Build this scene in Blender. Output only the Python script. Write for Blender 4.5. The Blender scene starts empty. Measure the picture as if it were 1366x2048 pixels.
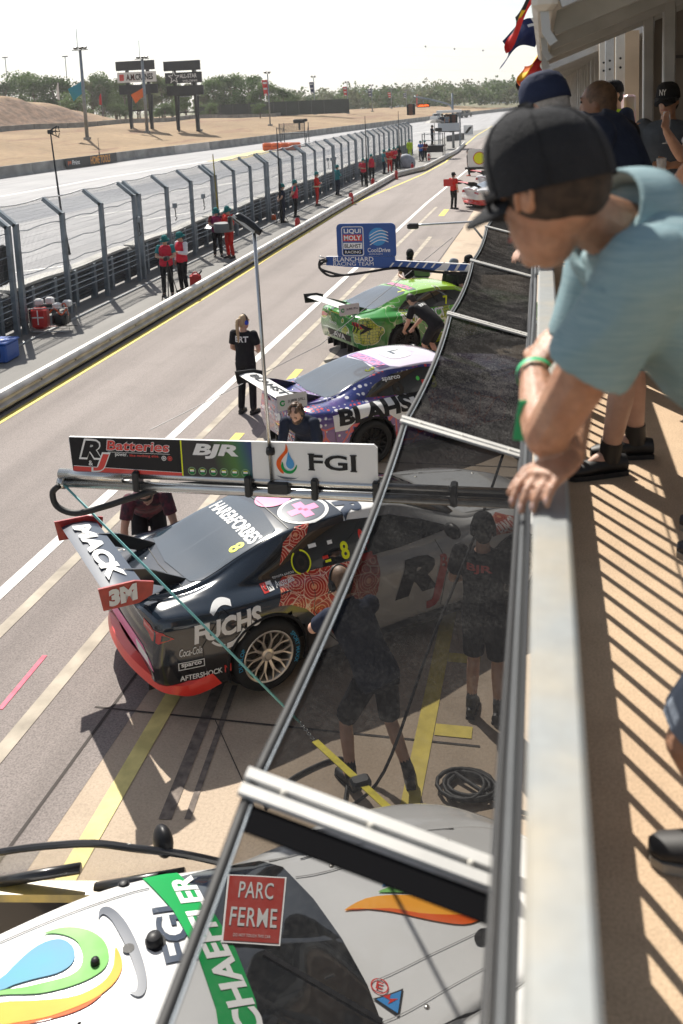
import bpy, bmesh, math, random
from mathutils import Vector, Matrix, Quaternion, noise
from mathutils.bvhtree import BVHTree
from mathutils.geometry import tessellate_polygon
from mathutils.interpolate import poly_3d_calc
V = Vector
R = math.radians
S = bpy.context.scene
COL = S.collection
random.seed(7)

# ---------------------------------------------------------------- camera
EYE = V((0, 0, 5.25))
FPX, CX, CY = 1900.0, 683.0, 500.0           # the photograph is a crop: its lens axis lies above the picture's middle
_fw = V((1085 - CX, 187 - CY, FPX)).normalized()
_g = V((math.sin(R(.5)), math.cos(R(.5)), 0)); _dn = (_g - _fw * _g.dot(_fw)).normalized()
_rt = _dn.cross(_fw)
CM = Matrix((_rt, _fw, -_dn))                 # camera (x right, y down, z forward) -> world
cam_d = bpy.data.cameras.new('camera')
cam = bpy.data.objects.new('camera', cam_d); COL.objects.link(cam)
_m = CM @ Matrix(((1, 0, 0), (0, -1, 0), (0, 0, -1)))
cam.matrix_world = Matrix.Translation(EYE) @ _m.to_4x4()
cam_d.sensor_fit = 'VERTICAL'; cam_d.sensor_height = 36; cam_d.sensor_width = 24
cam_d.lens = 36 * FPX / 2048; cam_d.shift_y = -(1024 - CY) / 2048
cam_d.clip_start = 0.05; cam_d.clip_end = 6000
cam_d.dof.use_dof = True; cam_d.dof.focus_distance = 10.5; cam_d.dof.aperture_fstop = 3.8
S.camera = cam
# ---------------------------------------------------------------- sun, sky, exposure
SUN_AZ, SUN_EL = R(33), R(46)                 # the sun stands left of the lane, ahead of the camera
LDIR = V((math.sin(SUN_AZ) * math.cos(SUN_EL), -math.cos(SUN_AZ) * math.cos(SUN_EL), -math.sin(SUN_EL)))
sun_d = bpy.data.lights.new('sun', 'SUN'); sun_d.energy = 4.9; sun_d.angle = R(0.5); sun_d.color = (1, .945, .855)
sun = bpy.data.objects.new('sun', sun_d); COL.objects.link(sun)
sun.rotation_euler = LDIR.to_track_quat('-Z', 'Y').to_euler()
W = bpy.data.worlds.new('World'); S.world = W; W.use_nodes = True
_n = W.node_tree.nodes; _bg = _n['Background']
_sky = _n.new('ShaderNodeTexSky'); _sky.sky_type = 'NISHITA'; _sky.sun_disc = False
_sky.sun_elevation = SUN_EL; _sky.sun_rotation = -SUN_AZ; _sky.air_density = 1.0; _sky.dust_density = 1.0; _sky.ozone_density = 1.0
_hs = _n.new('ShaderNodeHueSaturation'); _hs.inputs['Saturation'].default_value = .5      # thin white haze over the whole sky
W.node_tree.links.new(_sky.outputs[0], _hs.inputs['Color']); W.node_tree.links.new(_hs.outputs[0], _bg.inputs[0]); _bg.inputs[1].default_value = 0.085
S.view_settings.view_transform = 'Standard'; S.view_settings.look = 'None'
S.view_settings.exposure = 0.58; S.view_settings.gamma = 1.0
S.render.engine = 'CYCLES'
S.cycles.use_denoising = True
S.cycles.max_bounces = 6; S.cycles.transparent_max_bounces = 24; S.cycles.transmission_bounces = 4
S.cycles.caustics_reflective = False; S.cycles.caustics_refractive = False
S.cycles.sample_clamp_indirect = 6

# ---------------------------------------------------------------- measuring helpers
def ray(px, py):
    return (CM @ V((px - CX, py - CY, FPX))).normalized()
def G(px, py, z=0.0):
    d = ray(px, py); return EYE + d * ((z - EYE.z) / d.z)
def AT(px, py, y):
    d = ray(px, py); return EYE + d * (y / d.y)

# ---------------------------------------------------------------- objects
def tag(o, label=None, cat=None, group=None, kind=None):
    if label: o['label'] = label
    if cat: o['category'] = cat
    if group: o['group'] = group
    if kind: o['kind'] = kind
    return o
def empty(name, loc=(0, 0, 0), rz=0.0, label=None, cat=None, group=None):
    o = bpy.data.objects.new(name, None); COL.objects.link(o)
    o.location = loc; o.rotation_euler = (0, 0, rz); o.empty_display_size = .2
    return tag(o, label, cat, group)
def kids(o):
    return [c for c in bpy.data.objects if c.parent == o]
def copy_tree(o, parent=None):
    c = o.copy(); COL.objects.link(c); c.parent = parent
    for k in list(o.children): copy_tree(k, c)
    return c
def link_mesh(name, me, parent=None, mats=()):
    o = bpy.data.objects.new(name, me); COL.objects.link(o)
    for m in mats: me.materials.append(m)
    if parent: o.parent = parent
    return o

class MB:
    """collects simple shapes; build() links them as one mesh object"""
    def __init__(s): s.v = []; s.f = []; s.mi = []; s.m = 0
    def add(s, vs, fs):
        b = len(s.v); s.v += [tuple(v) for v in vs]
        s.f += [tuple(i + b for i in f) for f in fs]; s.mi += [s.m] * len(fs); return s
    def box(s, c, d, rot=None, bev=0.0):
        hx, hy, hz = d[0] / 2, d[1] / 2, d[2] / 2
        if bev <= 0:
            vs = [V((x, y, z)) for z in (-hz, hz) for x, y in ((-hx, -hy), (hx, -hy), (hx, hy), (-hx, hy))]
            fs = [(3, 2, 1, 0), (4, 5, 6, 7), (0, 1, 5, 4), (1, 2, 6, 5), (2, 3, 7, 6), (3, 0, 4, 7)]
        else:
            b = min(bev, hx * .9, hy * .9, hz * .9); vs = []
            for z, e in ((-hz, b), (-hz + b, 0), (hz - b, 0), (hz, b)):
                ax, ay = hx - e, hy - e
                vs += [V(p + (z,)) for p in ((-ax + b, -ay), (ax - b, -ay), (ax, -ay + b), (ax, ay - b), (ax - b, ay), (-ax + b, ay), (-ax, ay - b), (-ax, -ay + b))]
            fs = [tuple(range(7, -1, -1)), tuple(range(24, 32))]
            for k in range(3):
                for i in range(8):
                    j = (i + 1) % 8; fs.append((k * 8 + i, k * 8 + j, k * 8 + 8 + j, k * 8 + 8 + i))
        if rot is not None:
            q = rot if not isinstance(rot, (int, float)) else Matrix.Rotation(rot, 3, 'Z')
            vs = [q @ v for v in vs]
        c = V(c); return s.add([v + c for v in vs], fs)
    def loft(s, rings, cap=True, closed=True):
        n = len(rings[0]); vs = [p for r in rings for p in r]; fs = []
        for k in range(len(rings) - 1):
            for i in range(n if closed else n - 1):
                j = (i + 1) % n; fs.append((k * n + i, k * n + j, k * n + n + j, k * n + n + i))
        if cap and closed:
            fs.append(tuple(range(n - 1, -1, -1))); b = (len(rings) - 1) * n; fs.append(tuple(range(b, b + n)))
        return s.add(vs, fs)
    def tube(s, pts, r, n=8, r2=None, cap=True):
        pts = [V(p) for p in pts]; rings = []; up = None
        for k, p in enumerate(pts):
            a = pts[max(k - 1, 0)]; b = pts[min(k + 1, len(pts) - 1)]; t = (b - a).normalized()
            if up is None:
                up = V((0, 0, 1)) if abs(t.z) < .9 else V((1, 0, 0))
            x = t.cross(up)
            if x.length < 1e-5: x = t.cross(V((1, 0, .3)))
            x.normalize(); y = x.cross(t).normalized(); up = y
            rr = r[k] if isinstance(r, (list, tuple)) else (r if r2 is None else r + (r2 - r) * k / (len(pts) - 1))
            rings.append([p + (x * math.cos(2 * math.pi * i / n) + y * math.sin(2 * math.pi * i / n)) * rr for i in range(n)])
        return s.loft(rings, cap)
    def rbar(s, pts, w, h, up=(0, 0, 1)):
        """rectangular bar along pts"""
        pts = [V(p) for p in pts]; rings = []
        for k, p in enumerate(pts):
            a = pts[max(k - 1, 0)]; b = pts[min(k + 1, len(pts) - 1)]; t = (b - a).normalized()
            x = t.cross(V(up))
            if x.length < 1e-5: x = V((1, 0, 0))
            x.normalize(); y = x.cross(t).normalized()
            rings.append([p + x * (w / 2 * i) + y * (h / 2 * j) for i, j in ((-1, -1), (1, -1), (1, 1), (-1, 1))])
        return s.loft(rings)
    def ell(s, c, rad, n=12, m=8, rot=None, lo=-1.0, hi=1.0):
        c = V(c); rings = []
        if isinstance(rad, (int, float)): rad = (rad,) * 3
        for k in range(m + 1):
            a = math.asin(lo) + (math.asin(hi) - math.asin(lo)) * k / m
            cr = max(math.cos(a), 1e-3); sz = math.sin(a)
            ring = [V((rad[0] * cr * math.cos(2 * math.pi * i / n), rad[1] * cr * math.sin(2 * math.pi * i / n), rad[2] * sz)) for i in range(n)]
            rings.append([(rot @ p if rot else p) + c for p in ring])
        return s.loft(rings)
    def lathe(s, c, prof, axis='Z', n=24, rot=None, cap=True):
        c = V(c); rings = []
        for r, z in prof:
            ring = []
            for i in range(n):
                a = 2 * math.pi * i / n; x, y = r * math.cos(a), r * math.sin(a)
                p = V((x, y, z)) if axis == 'Z' else (V((x, -z, y)) if axis == 'Y' else V((z, x, y)))
                ring.append((rot @ p if rot else p) + c)
            rings.append(ring)
        return s.loft(rings, cap)
    def quad(s, a, b, c, d): return s.add([a, b, c, d], [(0, 1, 2, 3)])
    def poly(s, pts): return s.add(pts, [tuple(range(len(pts)))])
    def prism(s, pts, h, mat4=None):
        n = len(pts); vs = [V((p[0], p[1], 0)) for p in pts] + [V((p[0], p[1], h)) for p in pts]
        if mat4 is not None: vs = [mat4 @ v for v in vs]
        fs = [tuple(range(n - 1, -1, -1)), tuple(range(n, 2 * n))] + [(i, (i + 1) % n, n + (i + 1) % n, n + i) for i in range(n)]
        return s.add(vs, fs)
    def mesh(s, name, mats, smooth=False):
        me = bpy.data.meshes.new(name); me.from_pydata(s.v, [], s.f)
        for m in (mats if isinstance(mats, (list, tuple)) else [mats]): me.materials.append(m)
        for p, i in zip(me.polygons, s.mi): p.material_index = i; p.use_smooth = bool(smooth)
        me.update()
        if smooth and smooth is not True:
            try: me.set_sharp_from_angle(angle=R(smooth))
            except Exception: pass
        return me
    def build(s, name, mats, parent=None, smooth=False):
        return link_mesh(name, s.mesh(name, mats, smooth), parent)

def crom(pts, n):
    """Catmull-Rom through points (vectors or tuples), n steps per span"""
    P = [V(p) for p in pts]; out = []
    for k in range(len(P) - 1):
        p0 = P[max(k - 1, 0)]; p1 = P[k]; p2 = P[k + 1]; p3 = P[min(k + 2, len(P) - 1)]
        for i in range(n):
            t = i / n
            out.append(.5 * ((2 * p1) + (p2 - p0) * t + (2 * p0 - 5 * p1 + 4 * p2 - p3) * t * t + (3 * p1 - p0 - 3 * p2 + p3) * t ** 3))
    out.append(P[-1]); return out

# ---------------------------------------------------------------- materials
MATS = {}
def mat(name, col, rough=.6, metal=0.0, var=0.0, scale=8.0, bump=0.0, bscale=None, col2=None, coat=0.0, emit=None, spec=.5, detail=4, stretch=None, alpha=None):
    if name in MATS: return MATS[name]
    m = bpy.data.materials.new(name); m.use_nodes = True; nt = m.node_tree; b = nt.nodes['Principled BSDF']
    b.inputs['Base Color'].default_value = (*col, 1); b.inputs['Roughness'].default_value = rough; b.inputs['Metallic'].default_value = metal
    b.inputs['Specular IOR Level'].default_value = spec
    if coat: b.inputs['Coat Weight'].default_value = coat; b.inputs['Coat Roughness'].default_value = .04
    if emit: b.inputs['Emission Color'].default_value = (*col, 1); b.inputs['Emission Strength'].default_value = emit
    if alpha is not None: b.inputs['Alpha'].default_value = alpha
    if var or bump or col2:
        tc = nt.nodes.new('ShaderNodeTexCoord'); vec = tc.outputs['Object']
        if stretch:
            mp = nt.nodes.new('ShaderNodeMapping'); mp.inputs['Scale'].default_value = stretch; nt.links.new(vec, mp.inputs[0]); vec = mp.outputs[0]
        nz = nt.nodes.new('ShaderNodeTexNoise'); nz.inputs['Scale'].default_value = scale; nz.inputs['Detail'].default_value = detail
        nt.links.new(vec, nz.inputs['Vector'])
        if var or col2:
            rp = nt.nodes.new('ShaderNodeValToRGB'); e = rp.color_ramp.elements
            e[0].position = .3; e[1].position = .7
            e[0].color = (*[c * (1 - var) for c in col], 1)
            e[1].color = (*(col2 if col2 else [min(1, c * (1 + var)) for c in col]), 1)
            nt.links.new(nz.outputs[0], rp.inputs[0]); nt.links.new(rp.outputs[0], b.inputs['Base Color'])
        if bump:
            n2 = nt.nodes.new('ShaderNodeTexNoise'); n2.inputs['Scale'].default_value = bscale or scale * 3; n2.inputs['Detail'].default_value = 3
            nt.links.new(vec, n2.inputs['Vector'])
            bp = nt.nodes.new('ShaderNodeBump'); bp.inputs['Strength'].default_value = bump; bp.inputs['Distance'].default_value = .02
            nt.links.new(n2.outputs[0], bp.inputs['Height']); nt.links.new(bp.outputs[0], b.inputs['Normal'])
    MATS[name] = m; return m
class NT:
    """small node-graph helper"""
    def __init__(s, name, rough=.6):
        s.m = bpy.data.materials.new(name); s.m.use_nodes = True; s.t = s.m.node_tree; s.b = s.t.nodes['Principled BSDF']
        s.b.inputs['Roughness'].default_value = rough; MATS[name] = s.m
    def n(s, typ, **kw):
        x = s.t.nodes.new('ShaderNode' + typ)
        for k, v in kw.items():
            if k in ('operation', 'blend_type', 'data_type', 'feature', 'wave_type', 'bands_direction', 'distance', 'clamp'): setattr(x, k, v)
        return x
    def l(s, a, b): s.t.links.new(a, b)
    def val(s, x, sock):
        if hasattr(x, 'is_output'): s.l(x, sock)
        else: sock.default_value = x
    def math(s, op, a, b=0.0, c=0.0):
        x = s.n('Math', operation=op); s.val(a, x.inputs[0]); s.val(b, x.inputs[1]); s.val(c, x.inputs[2]); return x.outputs[0]
    def mix(s, f, a, b, mode='MIX'):
        x = s.n('MixRGB', blend_type=mode); s.val(f, x.inputs[0])
        for q, i in ((a, 1), (b, 2)):
            if isinstance(q, tuple): x.inputs[i].default_value = (*q[:3], 1)
            else: s.l(q, x.inputs[i])
        return x.outputs[0]
    def pos(s): 
        x = s.n('TexCoord'); return x.outputs['Object']
    def sep(s, v):
        x = s.n('SeparateXYZ'); s.l(v, x.inputs[0]); return x.outputs
    def noise(s, v, scale, detail=3, rough=.5):
        x = s.n('TexNoise'); x.inputs['Scale'].default_value = scale; x.inputs['Detail'].default_value = detail; x.inputs['Roughness'].default_value = rough; s.l(v, x.inputs['Vector']); return x.outputs[0]
    def vor(s, v, scale, feature='F1', rnd=1.0):
        x = s.n('TexVoronoi', feature=feature); x.inputs['Scale'].default_value = scale; x.inputs['Randomness'].default_value = rnd; s.l(v, x.inputs['Vector']); return x.outputs
    def ramp(s, f, *stops):
        x = s.n('ValToRGB'); e = x.color_ramp.elements
        while len(e) < len(stops): e.new(.5)
        for k, (p, c) in enumerate(stops): e[k].position = p; e[k].color = (*c, 1) if isinstance(c, tuple) else (c, c, c, 1)
        s.l(f, x.inputs[0]); return x.outputs[0]
    def scale(s, v, sc):
        x = s.n('Mapping'); x.inputs['Scale'].default_value = sc; s.l(v, x.inputs[0]); return x.outputs[0]
    def bump(s, h, strength, dist=.02):
        x = s.n('Bump'); x.inputs['Strength'].default_value = strength; x.inputs['Distance'].default_value = dist; s.l(h, x.inputs['Height']); s.l(x.outputs[0], s.b.inputs['Normal'])
    def col(s, c): s.l(c, s.b.inputs['Base Color'])

# ---------------------------------------------------------------- flat shapes and lettering
_txt = {}
def text2d(t, size=1.0, bold=0.0, shear=0.0, sx=1.0, space=1.0):
    """lettering as a flat list (points, faces), centred on its own box, cap height about 0.7*size"""
    k = (t, size, bold, shear, sx, space)
    if k in _txt: return _txt[k]
    c = bpy.data.curves.new('t', 'FONT'); c.body = t; c.size = 1.0; c.offset = bold; c.shear = shear; c.space_character = space
    c.align_x = 'CENTER'; c.resolution_u = 3
    o = bpy.data.objects.new('t', c); COL.objects.link(o)
    dg = bpy.context.evaluated_depsgraph_get(); me = bpy.data.meshes.new_from_object(o.evaluated_get(dg))
    vs = [(v.co.x, v.co.y) for v in me.vertices]; fs = [tuple(p.vertices) for p in me.polygons]
    bpy.data.objects.remove(o); bpy.data.curves.remove(c); bpy.data.meshes.remove(me)
    x0, x1 = min(v[0] for v in vs), max(v[0] for v in vs); y0, y1 = min(v[1] for v in vs), max(v[1] for v in vs)
    mx, my = (x0 + x1) / 2, (y0 + y1) / 2
    vs = [((x - mx) * size * sx, (y - my) * size) for x, y in vs]
    _txt[k] = (vs, fs); return _txt[k]
def fit(t, w, h, bold=0.0, shear=0.0, space=1.0):
    """lettering stretched to w x h"""
    vs, fs = text2d(t, 1, bold, shear, 1, space)
    ww = max(v[0] for v in vs) * 2; hh = max(v[1] for v in vs) * 2
    return [(x * w / ww, y * h / hh) for x, y in vs], fs
def shift(s, dx, dy, rot=0.0):
    c, n = math.cos(rot), math.sin(rot)
    return [(x * c - y * n + dx, x * n + y * c + dy) for x, y in s[0]], s[1]
def rect(w, h, r=0.0):
    if r <= 0: return [(-w / 2, -h / 2), (w / 2, -h / 2), (w / 2, h / 2), (-w / 2, h / 2)], [(0, 1, 2, 3)]
    p = []
    for cx, cy, a in ((w / 2 - r, -h / 2 + r, -90), (w / 2 - r, h / 2 - r, 0), (-w / 2 + r, h / 2 - r, 90), (-w / 2 + r, -h / 2 + r, 180)):
        p += [(cx + r * math.cos(R(a + k * 22.5)), cy + r * math.sin(R(a + k * 22.5))) for k in range(5)]
    return p, [tuple(range(len(p)))]
def disc(r, n=28, ry=None):
    return [(r * math.cos(2 * math.pi * i / n), (ry or r) * math.sin(2 * math.pi * i / n)) for i in range(n)], [tuple(range(n))]
def ring(r0, r1, n=32, a0=0.0, a1=360.0, ry=1.0):
    full = abs(a1 - a0) >= 359.9; m = n if full else n + 1
    p = []
    for i in range(m):
        a = R(a0 + (a1 - a0) * i / n); p += [(r0 * math.cos(a), r0 * ry * math.sin(a)), (r1 * math.cos(a), r1 * ry * math.sin(a))]
    f = [(2 * i, 2 * i + 1, (2 * i + 3) % (2 * m), (2 * i + 2) % (2 * m)) for i in range(n)]
    return p, f
def shape(pts, n=0):
    """closed outline; n>0 smooths it"""
    if n:
        q = [V((p[0], p[1], 0)) for p in pts]; L = len(q); out = []
        for k in range(L):
            p0, p1, p2, p3 = q[k - 1], q[k], q[(k + 1) % L], q[(k + 2) % L]
            for i in range(n):
                t = i / n; w = .5 * ((2 * p1) + (p2 - p0) * t + (2 * p0 - 5 * p1 + 4 * p2 - p3) * t * t + (3 * p1 - p0 - 3 * p2 + p3) * t ** 3); out.append((w.x, w.y))
        pts = out
    return list(pts), [tuple(range(len(pts)))]
def drop(r, tip, lean=0.0, n=20):
    """teardrop standing on a round base"""
    p = []
    for i in range(n + 1):
        a = R(160 + 220 * i / n)
        p.append((r * math.cos(a), r * math.sin(a)))
    p.append((lean, tip)); return p, [tuple(range(len(p)))]
def join(*ss):
    vs, fs = [], []
    for s in ss:
        b = len(vs); vs += list(s[0]); fs += [tuple(i + b for i in f) for f in s[1]]
    return vs, fs
def tess(s2):
    """the same flat shape as triangles, all facing up"""
    out = []
    for f in s2[1]:
        if len(f) == 3: tr = [f]
        elif len(f) == 4 and False: tr = [f]
        else: tr = [tuple(f[i] for i in t) for t in tessellate_polygon([[V((s2[0][i][0], s2[0][i][1], 0)) for i in f]])]
        for t in tr:
            (ax, ay), (bx, by), (cx, cy) = (s2[0][i] for i in t); a = (bx - ax) * (cy - ay) - (by - ay) * (cx - ax)
            if abs(a) < 1e-12: continue
            out.append(t if a > 0 else t[::-1])
    return s2[0], out
def flat(name, s2, origin, ux, uy, m, parent=None, lift=.003):
    """a flat decal laid on a plane (origin, ux, uy)"""
    o, ux, uy = V(origin), V(ux), V(uy); n = ux.cross(uy).normalized() * lift
    s2 = tess(s2); bm = bmesh.new(); vs = [bm.verts.new(o + ux * x + uy * y + n) for x, y in s2[0]]
    for f in s2[1]:
        try: bm.faces.new([vs[i] for i in f])
        except ValueError: pass
    bmesh.ops.triangulate(bm, faces=[f for f in bm.faces if len(f.verts) > 4])
    me = bpy.data.meshes.new(name); bm.to_mesh(me); bm.free()
    return link_mesh(name, me, parent, [m])
SMOOTH = {}
def conform(name, s2, origin, ux, uy, bvh, m, parent=None, lift=.003, grid=.06, maxd=3.0):
    """a decal wrapped onto a body: the flat shape is cut on a grid and dropped along -(ux x uy) onto the surface"""
    o, ux, uy = V(origin), V(ux).normalized(), V(uy).normalized(); d = -(ux.cross(uy)).normalized()
    s2 = tess(s2); bm = bmesh.new(); vs = [bm.verts.new((x, y, 0)) for x, y in s2[0]]
    for f in s2[1]:
        try: bm.faces.new([vs[i] for i in f])
        except ValueError: pass
    bmesh.ops.triangulate(bm, faces=[f for f in bm.faces if len(f.verts) > 4]); bm.normal_update()
    bmesh.ops.reverse_faces(bm, faces=[f for f in bm.faces if f.normal.z < 0])
    for ax in (0, 1):
        lo = min(v.co[ax] for v in bm.verts); hi = max(v.co[ax] for v in bm.verts); k = math.floor(lo / grid) + 1
        while k * grid < hi:
            c = V((0, 0, 0)); c[ax] = k * grid; nn = V((0, 0, 0)); nn[ax] = 1
            bmesh.ops.bisect_plane(bm, geom=bm.verts[:] + bm.edges[:] + bm.faces[:], plane_co=c, plane_no=nn); k += 1
    bad = []; nrm = {}; src = SMOOTH.get(id(bvh))
    for v in bm.verts:
        p = o + ux * v.co.x + uy * v.co.y; h = bvh.ray_cast(p, d, maxd)
        if h[0] is None: bad.append(v); continue
        nn = h[1] if h[1].dot(d) < 0 else -h[1]
        v.co = h[0] + nn * lift
        if src:
            vs_, fs_, ns_ = src; f_ = fs_[h[2]]; w_ = poly_3d_calc([vs_[i] for i in f_], h[0]); n2 = V((0, 0, 0))
            for i, k_ in zip(f_, w_): n2 += ns_[i] * k_
            nrm[v] = n2.normalized() if n2.dot(nn) > 0 else -n2.normalized()
    if bad: bmesh.ops.delete(bm, geom=bad, context='VERTS')
    for f in bm.faces: f.smooth = True
    bm.verts.index_update(); cn = [nrm.get(v, V((0, 0, 1))) for v in bm.verts]
    me = bpy.data.meshes.new(name); bm.to_mesh(me); bm.free()
    if src and len(me.vertices): me.normals_split_custom_set_from_vertices(cn)
    return link_mesh(name, me, parent, [m])
# ================================================================ the setting
def sheet(name, pts, z, m, kind='structure', sub=0):
    b = MB(); b.poly([(p[0], p[1], z) for p in pts]); o = b.build(name, m); o['kind'] = kind; return o
def asphalt(name, c1, c2, patch, speck=.35, scale=60.0, stain=.25):
    k = NT(name, .85); p = k.pos()
    n1 = k.noise(p, .16, 4); n2 = k.noise(p, scale, 2, .7); n3 = k.noise(k.scale(p, (1.2, .05, 1)), 1.0, 3)
    base = k.mix(k.ramp(n1, (.35, 0), (.65, 1)), c1, c2)
    base = k.mix(k.math('MULTIPLY', k.ramp(n3, (.45, 0), (.7, 1)), patch), base, tuple(c * .72 for c in c1))
    n4 = k.noise(p, .9, 6, .62); n5 = k.noise(p, 3.1, 5, .6)
    base = k.mix(k.math('MULTIPLY', k.math('MULTIPLY', k.ramp(n4, (.50, 0), (.68, 1)), k.ramp(n5, (.4, .3), (.6, 1))), stain), base, tuple(c * .55 for c in c1))
    sp = k.ramp(n2, (.3, 1 - speck), (.5, 1.0), (.72, 1 + speck * .8))
    base = k.mix(1.0, base, sp, 'MULTIPLY'); k.col(base); k.bump(n2, .35, .01); return k.m
M_LANE = asphalt('pit_asphalt', (.232, .199, .184), (.272, .236, .220), .75)
M_TRACK = asphalt('track_asphalt', (.30, .30, .31), (.36, .355, .36), .6, .12, 30)
M_VERGE = asphalt('verge_concrete', (.19, .185, .175), (.245, .235, .22), .4, .15, 40)
M_APRON = asphalt('apron_concrete', (.46, .36, .265), (.52, .42, .32), .45, .13, 45, .55)
M_DARKLANE = asphalt('drag_rubber', (.20, .21, .235), (.24, .25, .27), .5, .1, 20)
M_PAINTW = mat('white_road_paint', (.72, .71, .68), .7, var=.14, scale=9, detail=8)
M_PAINTOLD = mat('worn_road_paint', (.40, .35, .28), .8, var=.3, scale=3, detail=8)
M_PAINTY = mat('yellow_road_paint', (.70, .56, .10), .7, var=.16, scale=7, detail=8)
M_PAINTY2 = mat('pale_yellow_paint', (.72, .62, .24), .7, var=.2, scale=5, detail=8)
M_DRY = mat('dry_ground', (.26, .17, .085), .95, var=.35, scale=.035, col2=(.36, .23, .12), bump=.5, bscale=.8)
def strip(name, a, b, w, z, m, n=1):
    a, b = V((a[0], a[1], z)), V((b[0], b[1], z)); t = (b - a).normalized(); s = V((-t.y, t.x, 0)) * w / 2
    o = MB().quad(a - s, b - s, b + s, a + s).build(name, m); o['kind'] = 'structure'; return o

sheet('ground', [(-3000, -300), (3000, -300), (3000, 4000), (-3000, 4000)], -.06, mat('scrub_ground', (.20, .16, .08), .95, var=.4, scale=.02, col2=(.16, .17, .07)))
WALL = [(-50, 20), (-46.5, 62), (-45, 78), (-43.6, 97), (-39.6, 122), (-34, 170), (-27, 225), (-18, 290), (0, 380)]
def wall_x(y):
    for (x0, y0), (x1, y1) in zip(WALL, WALL[1:]):
        if y <= y1: return x0 + (x1 - x0) * (y - y0) / (y1 - y0)
    return WALL[-1][0]
sheet('race_track', [(-12.6, -40)] + [(-12.6, 130), (-8, 165), (40, 380), (30, 420), (0, 380)] + [(x, y) for x, y in WALL[::-1]] + [(-60, -40)], -.008, M_TRACK)
sheet('drag_strip', [G(0, 420).to_tuple()[:2], G(0, 455).to_tuple()[:2], G(700, 300).to_tuple()[:2], G(700, 292).to_tuple()[:2]], -.004, M_DARKLANE)
# the lane bends a little to the right at its far end
EDGE = [(-9.52, -8), (-9.52, 24), (-9.75, 44), (-9.8, 66)] + [G(*p).to_tuple()[:2] for p in ((840, 346), (883, 323), (913, 307), (930, 290))]
sheet('pit_verge', [(-12.9, -20), (-9.7, -20)] + [(x + .3, y) for x, y in EDGE[1:]] + [(-6.5, 130), (-8, 165), (-12.9, 130)], 0.0, M_VERGE)
sheet('pit_lane', [(-9.9, -20), (-3.88, -20), (-3.2, 40), (-2.9, 130), (2, 200), (-4, 200), (-7, 140)] + EDGE[::-1][:-1], .004, M_LANE)
sheet('pit_apron', [(-3.9, -20), (14, -20), (14, 130), (-2.9, 130), (-3.2, 40)], .002, M_APRON)
def polyline(name, pts, w, z, m):
    b = MB(); P = [V((p[0], p[1], z)) for p in pts]; L = []
    for k, p in enumerate(P):
        t = (P[min(k + 1, len(P) - 1)] - P[max(k - 1, 0)]).normalized(); s = V((-t.y, t.x, 0)) * w / 2; L.append((p - s, p + s))
    for (a, b1), (c, d) in zip(L, L[1:]): b.quad(a, c, d, b1)
    o = b.build(name, m); o['kind'] = 'structure'; return o
polyline('yellow_edge_line', [(-9.28, -8), (-9.28, 20), (-9.3, 26), G(700, 411).to_tuple()[:2]] + [G(*p).to_tuple()[:2] for p in ((845, 349), (890, 325), (926, 294), (953, 271), (985, 252))], .15, .009, M_PAINTY)
polyline('white_lane_line', [(-6.02, -8), (-5.92, 16), (-5.79, 48), G(948, 329).to_tuple()[:2], G(985, 285).to_tuple()[:2]], .155, .009, M_PAINTW)
polyline('old_lane_line', [(-5.58, 2), (-5.4, 18), (-5.1, 46)], .135, .009, M_PAINTOLD)
polyline('old_bay_line', [(-4.5, 2), (-4.42, 13), (-4.25, 36)], .145, .009, M_PAINTOLD)
strip('yellow_bay_line', (-3.27, 4.85), (-3.33, 7.75), .15, .008, M_PAINTY2)
strip('yellow_bay_line', (-4.85, 12.4), (-4.85, 14.1), .155, .009, M_PAINTY)
strip('yellow_bay_line', (-4.82, 15.4), (-4.8, 17.8), .155, .009, M_PAINTY)
strip('yellow_bay_line', (-4.5, 42.4), (-4.5, 44.9), .26, .009, M_PAINTY)
strip('yellow_box_line', (-1.03, 5.6), (-.98, 9.6), .145, .008, M_PAINTY)
strip('yellow_box_tick', (-.93, 7.24), (-.62, 7.24), .15, .008, M_PAINTY)
strip('yellow_box_tick', (-.92, 8.3), (-.62, 8.3), .15, .008, M_PAINTY)
strip('pink_chalk_line', G(90, 1312), G(0, 1420), .05, .009, mat('pink_chalk', (.75, .16, .22), .8, var=.3, scale=6))
M_JOINT = mat('joint_dark', (.06, .05, .045), .9)
for a, b in (((190, 1415), (960, 1494)), ):
    strip('concrete_joint', G(*a), G(*b), .022, .007, M_JOINT)
strip('concrete_joint', (-3.8, 13.1), (0, 13.1), .02, .007, M_JOINT); strip('concrete_joint', (-3.6, 19.1), (0, 19.1), .02, .007, M_JOINT)
strip('apron_edge_gap', (-3.9, 2), (-3.2, 38.5), .028, .0075, M_JOINT)
M_SKID = mat('tyre_rubber_mark', (.17, .14, .12), .9, var=.45, scale=14, detail=8)
strip('tyre_mark', G(440, 1365), G(330, 1640), .10, .0065, M_SKID); strip('tyre_mark', G(470, 1372), G(375, 1640), .05, .0066, M_SKID)
strip('lane_patch', G(838, 487), G(888, 485), 1.9, .0085, asphalt('patch_asphalt', (.25, .215, .19), (.29, .25, .225), .3))
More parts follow.
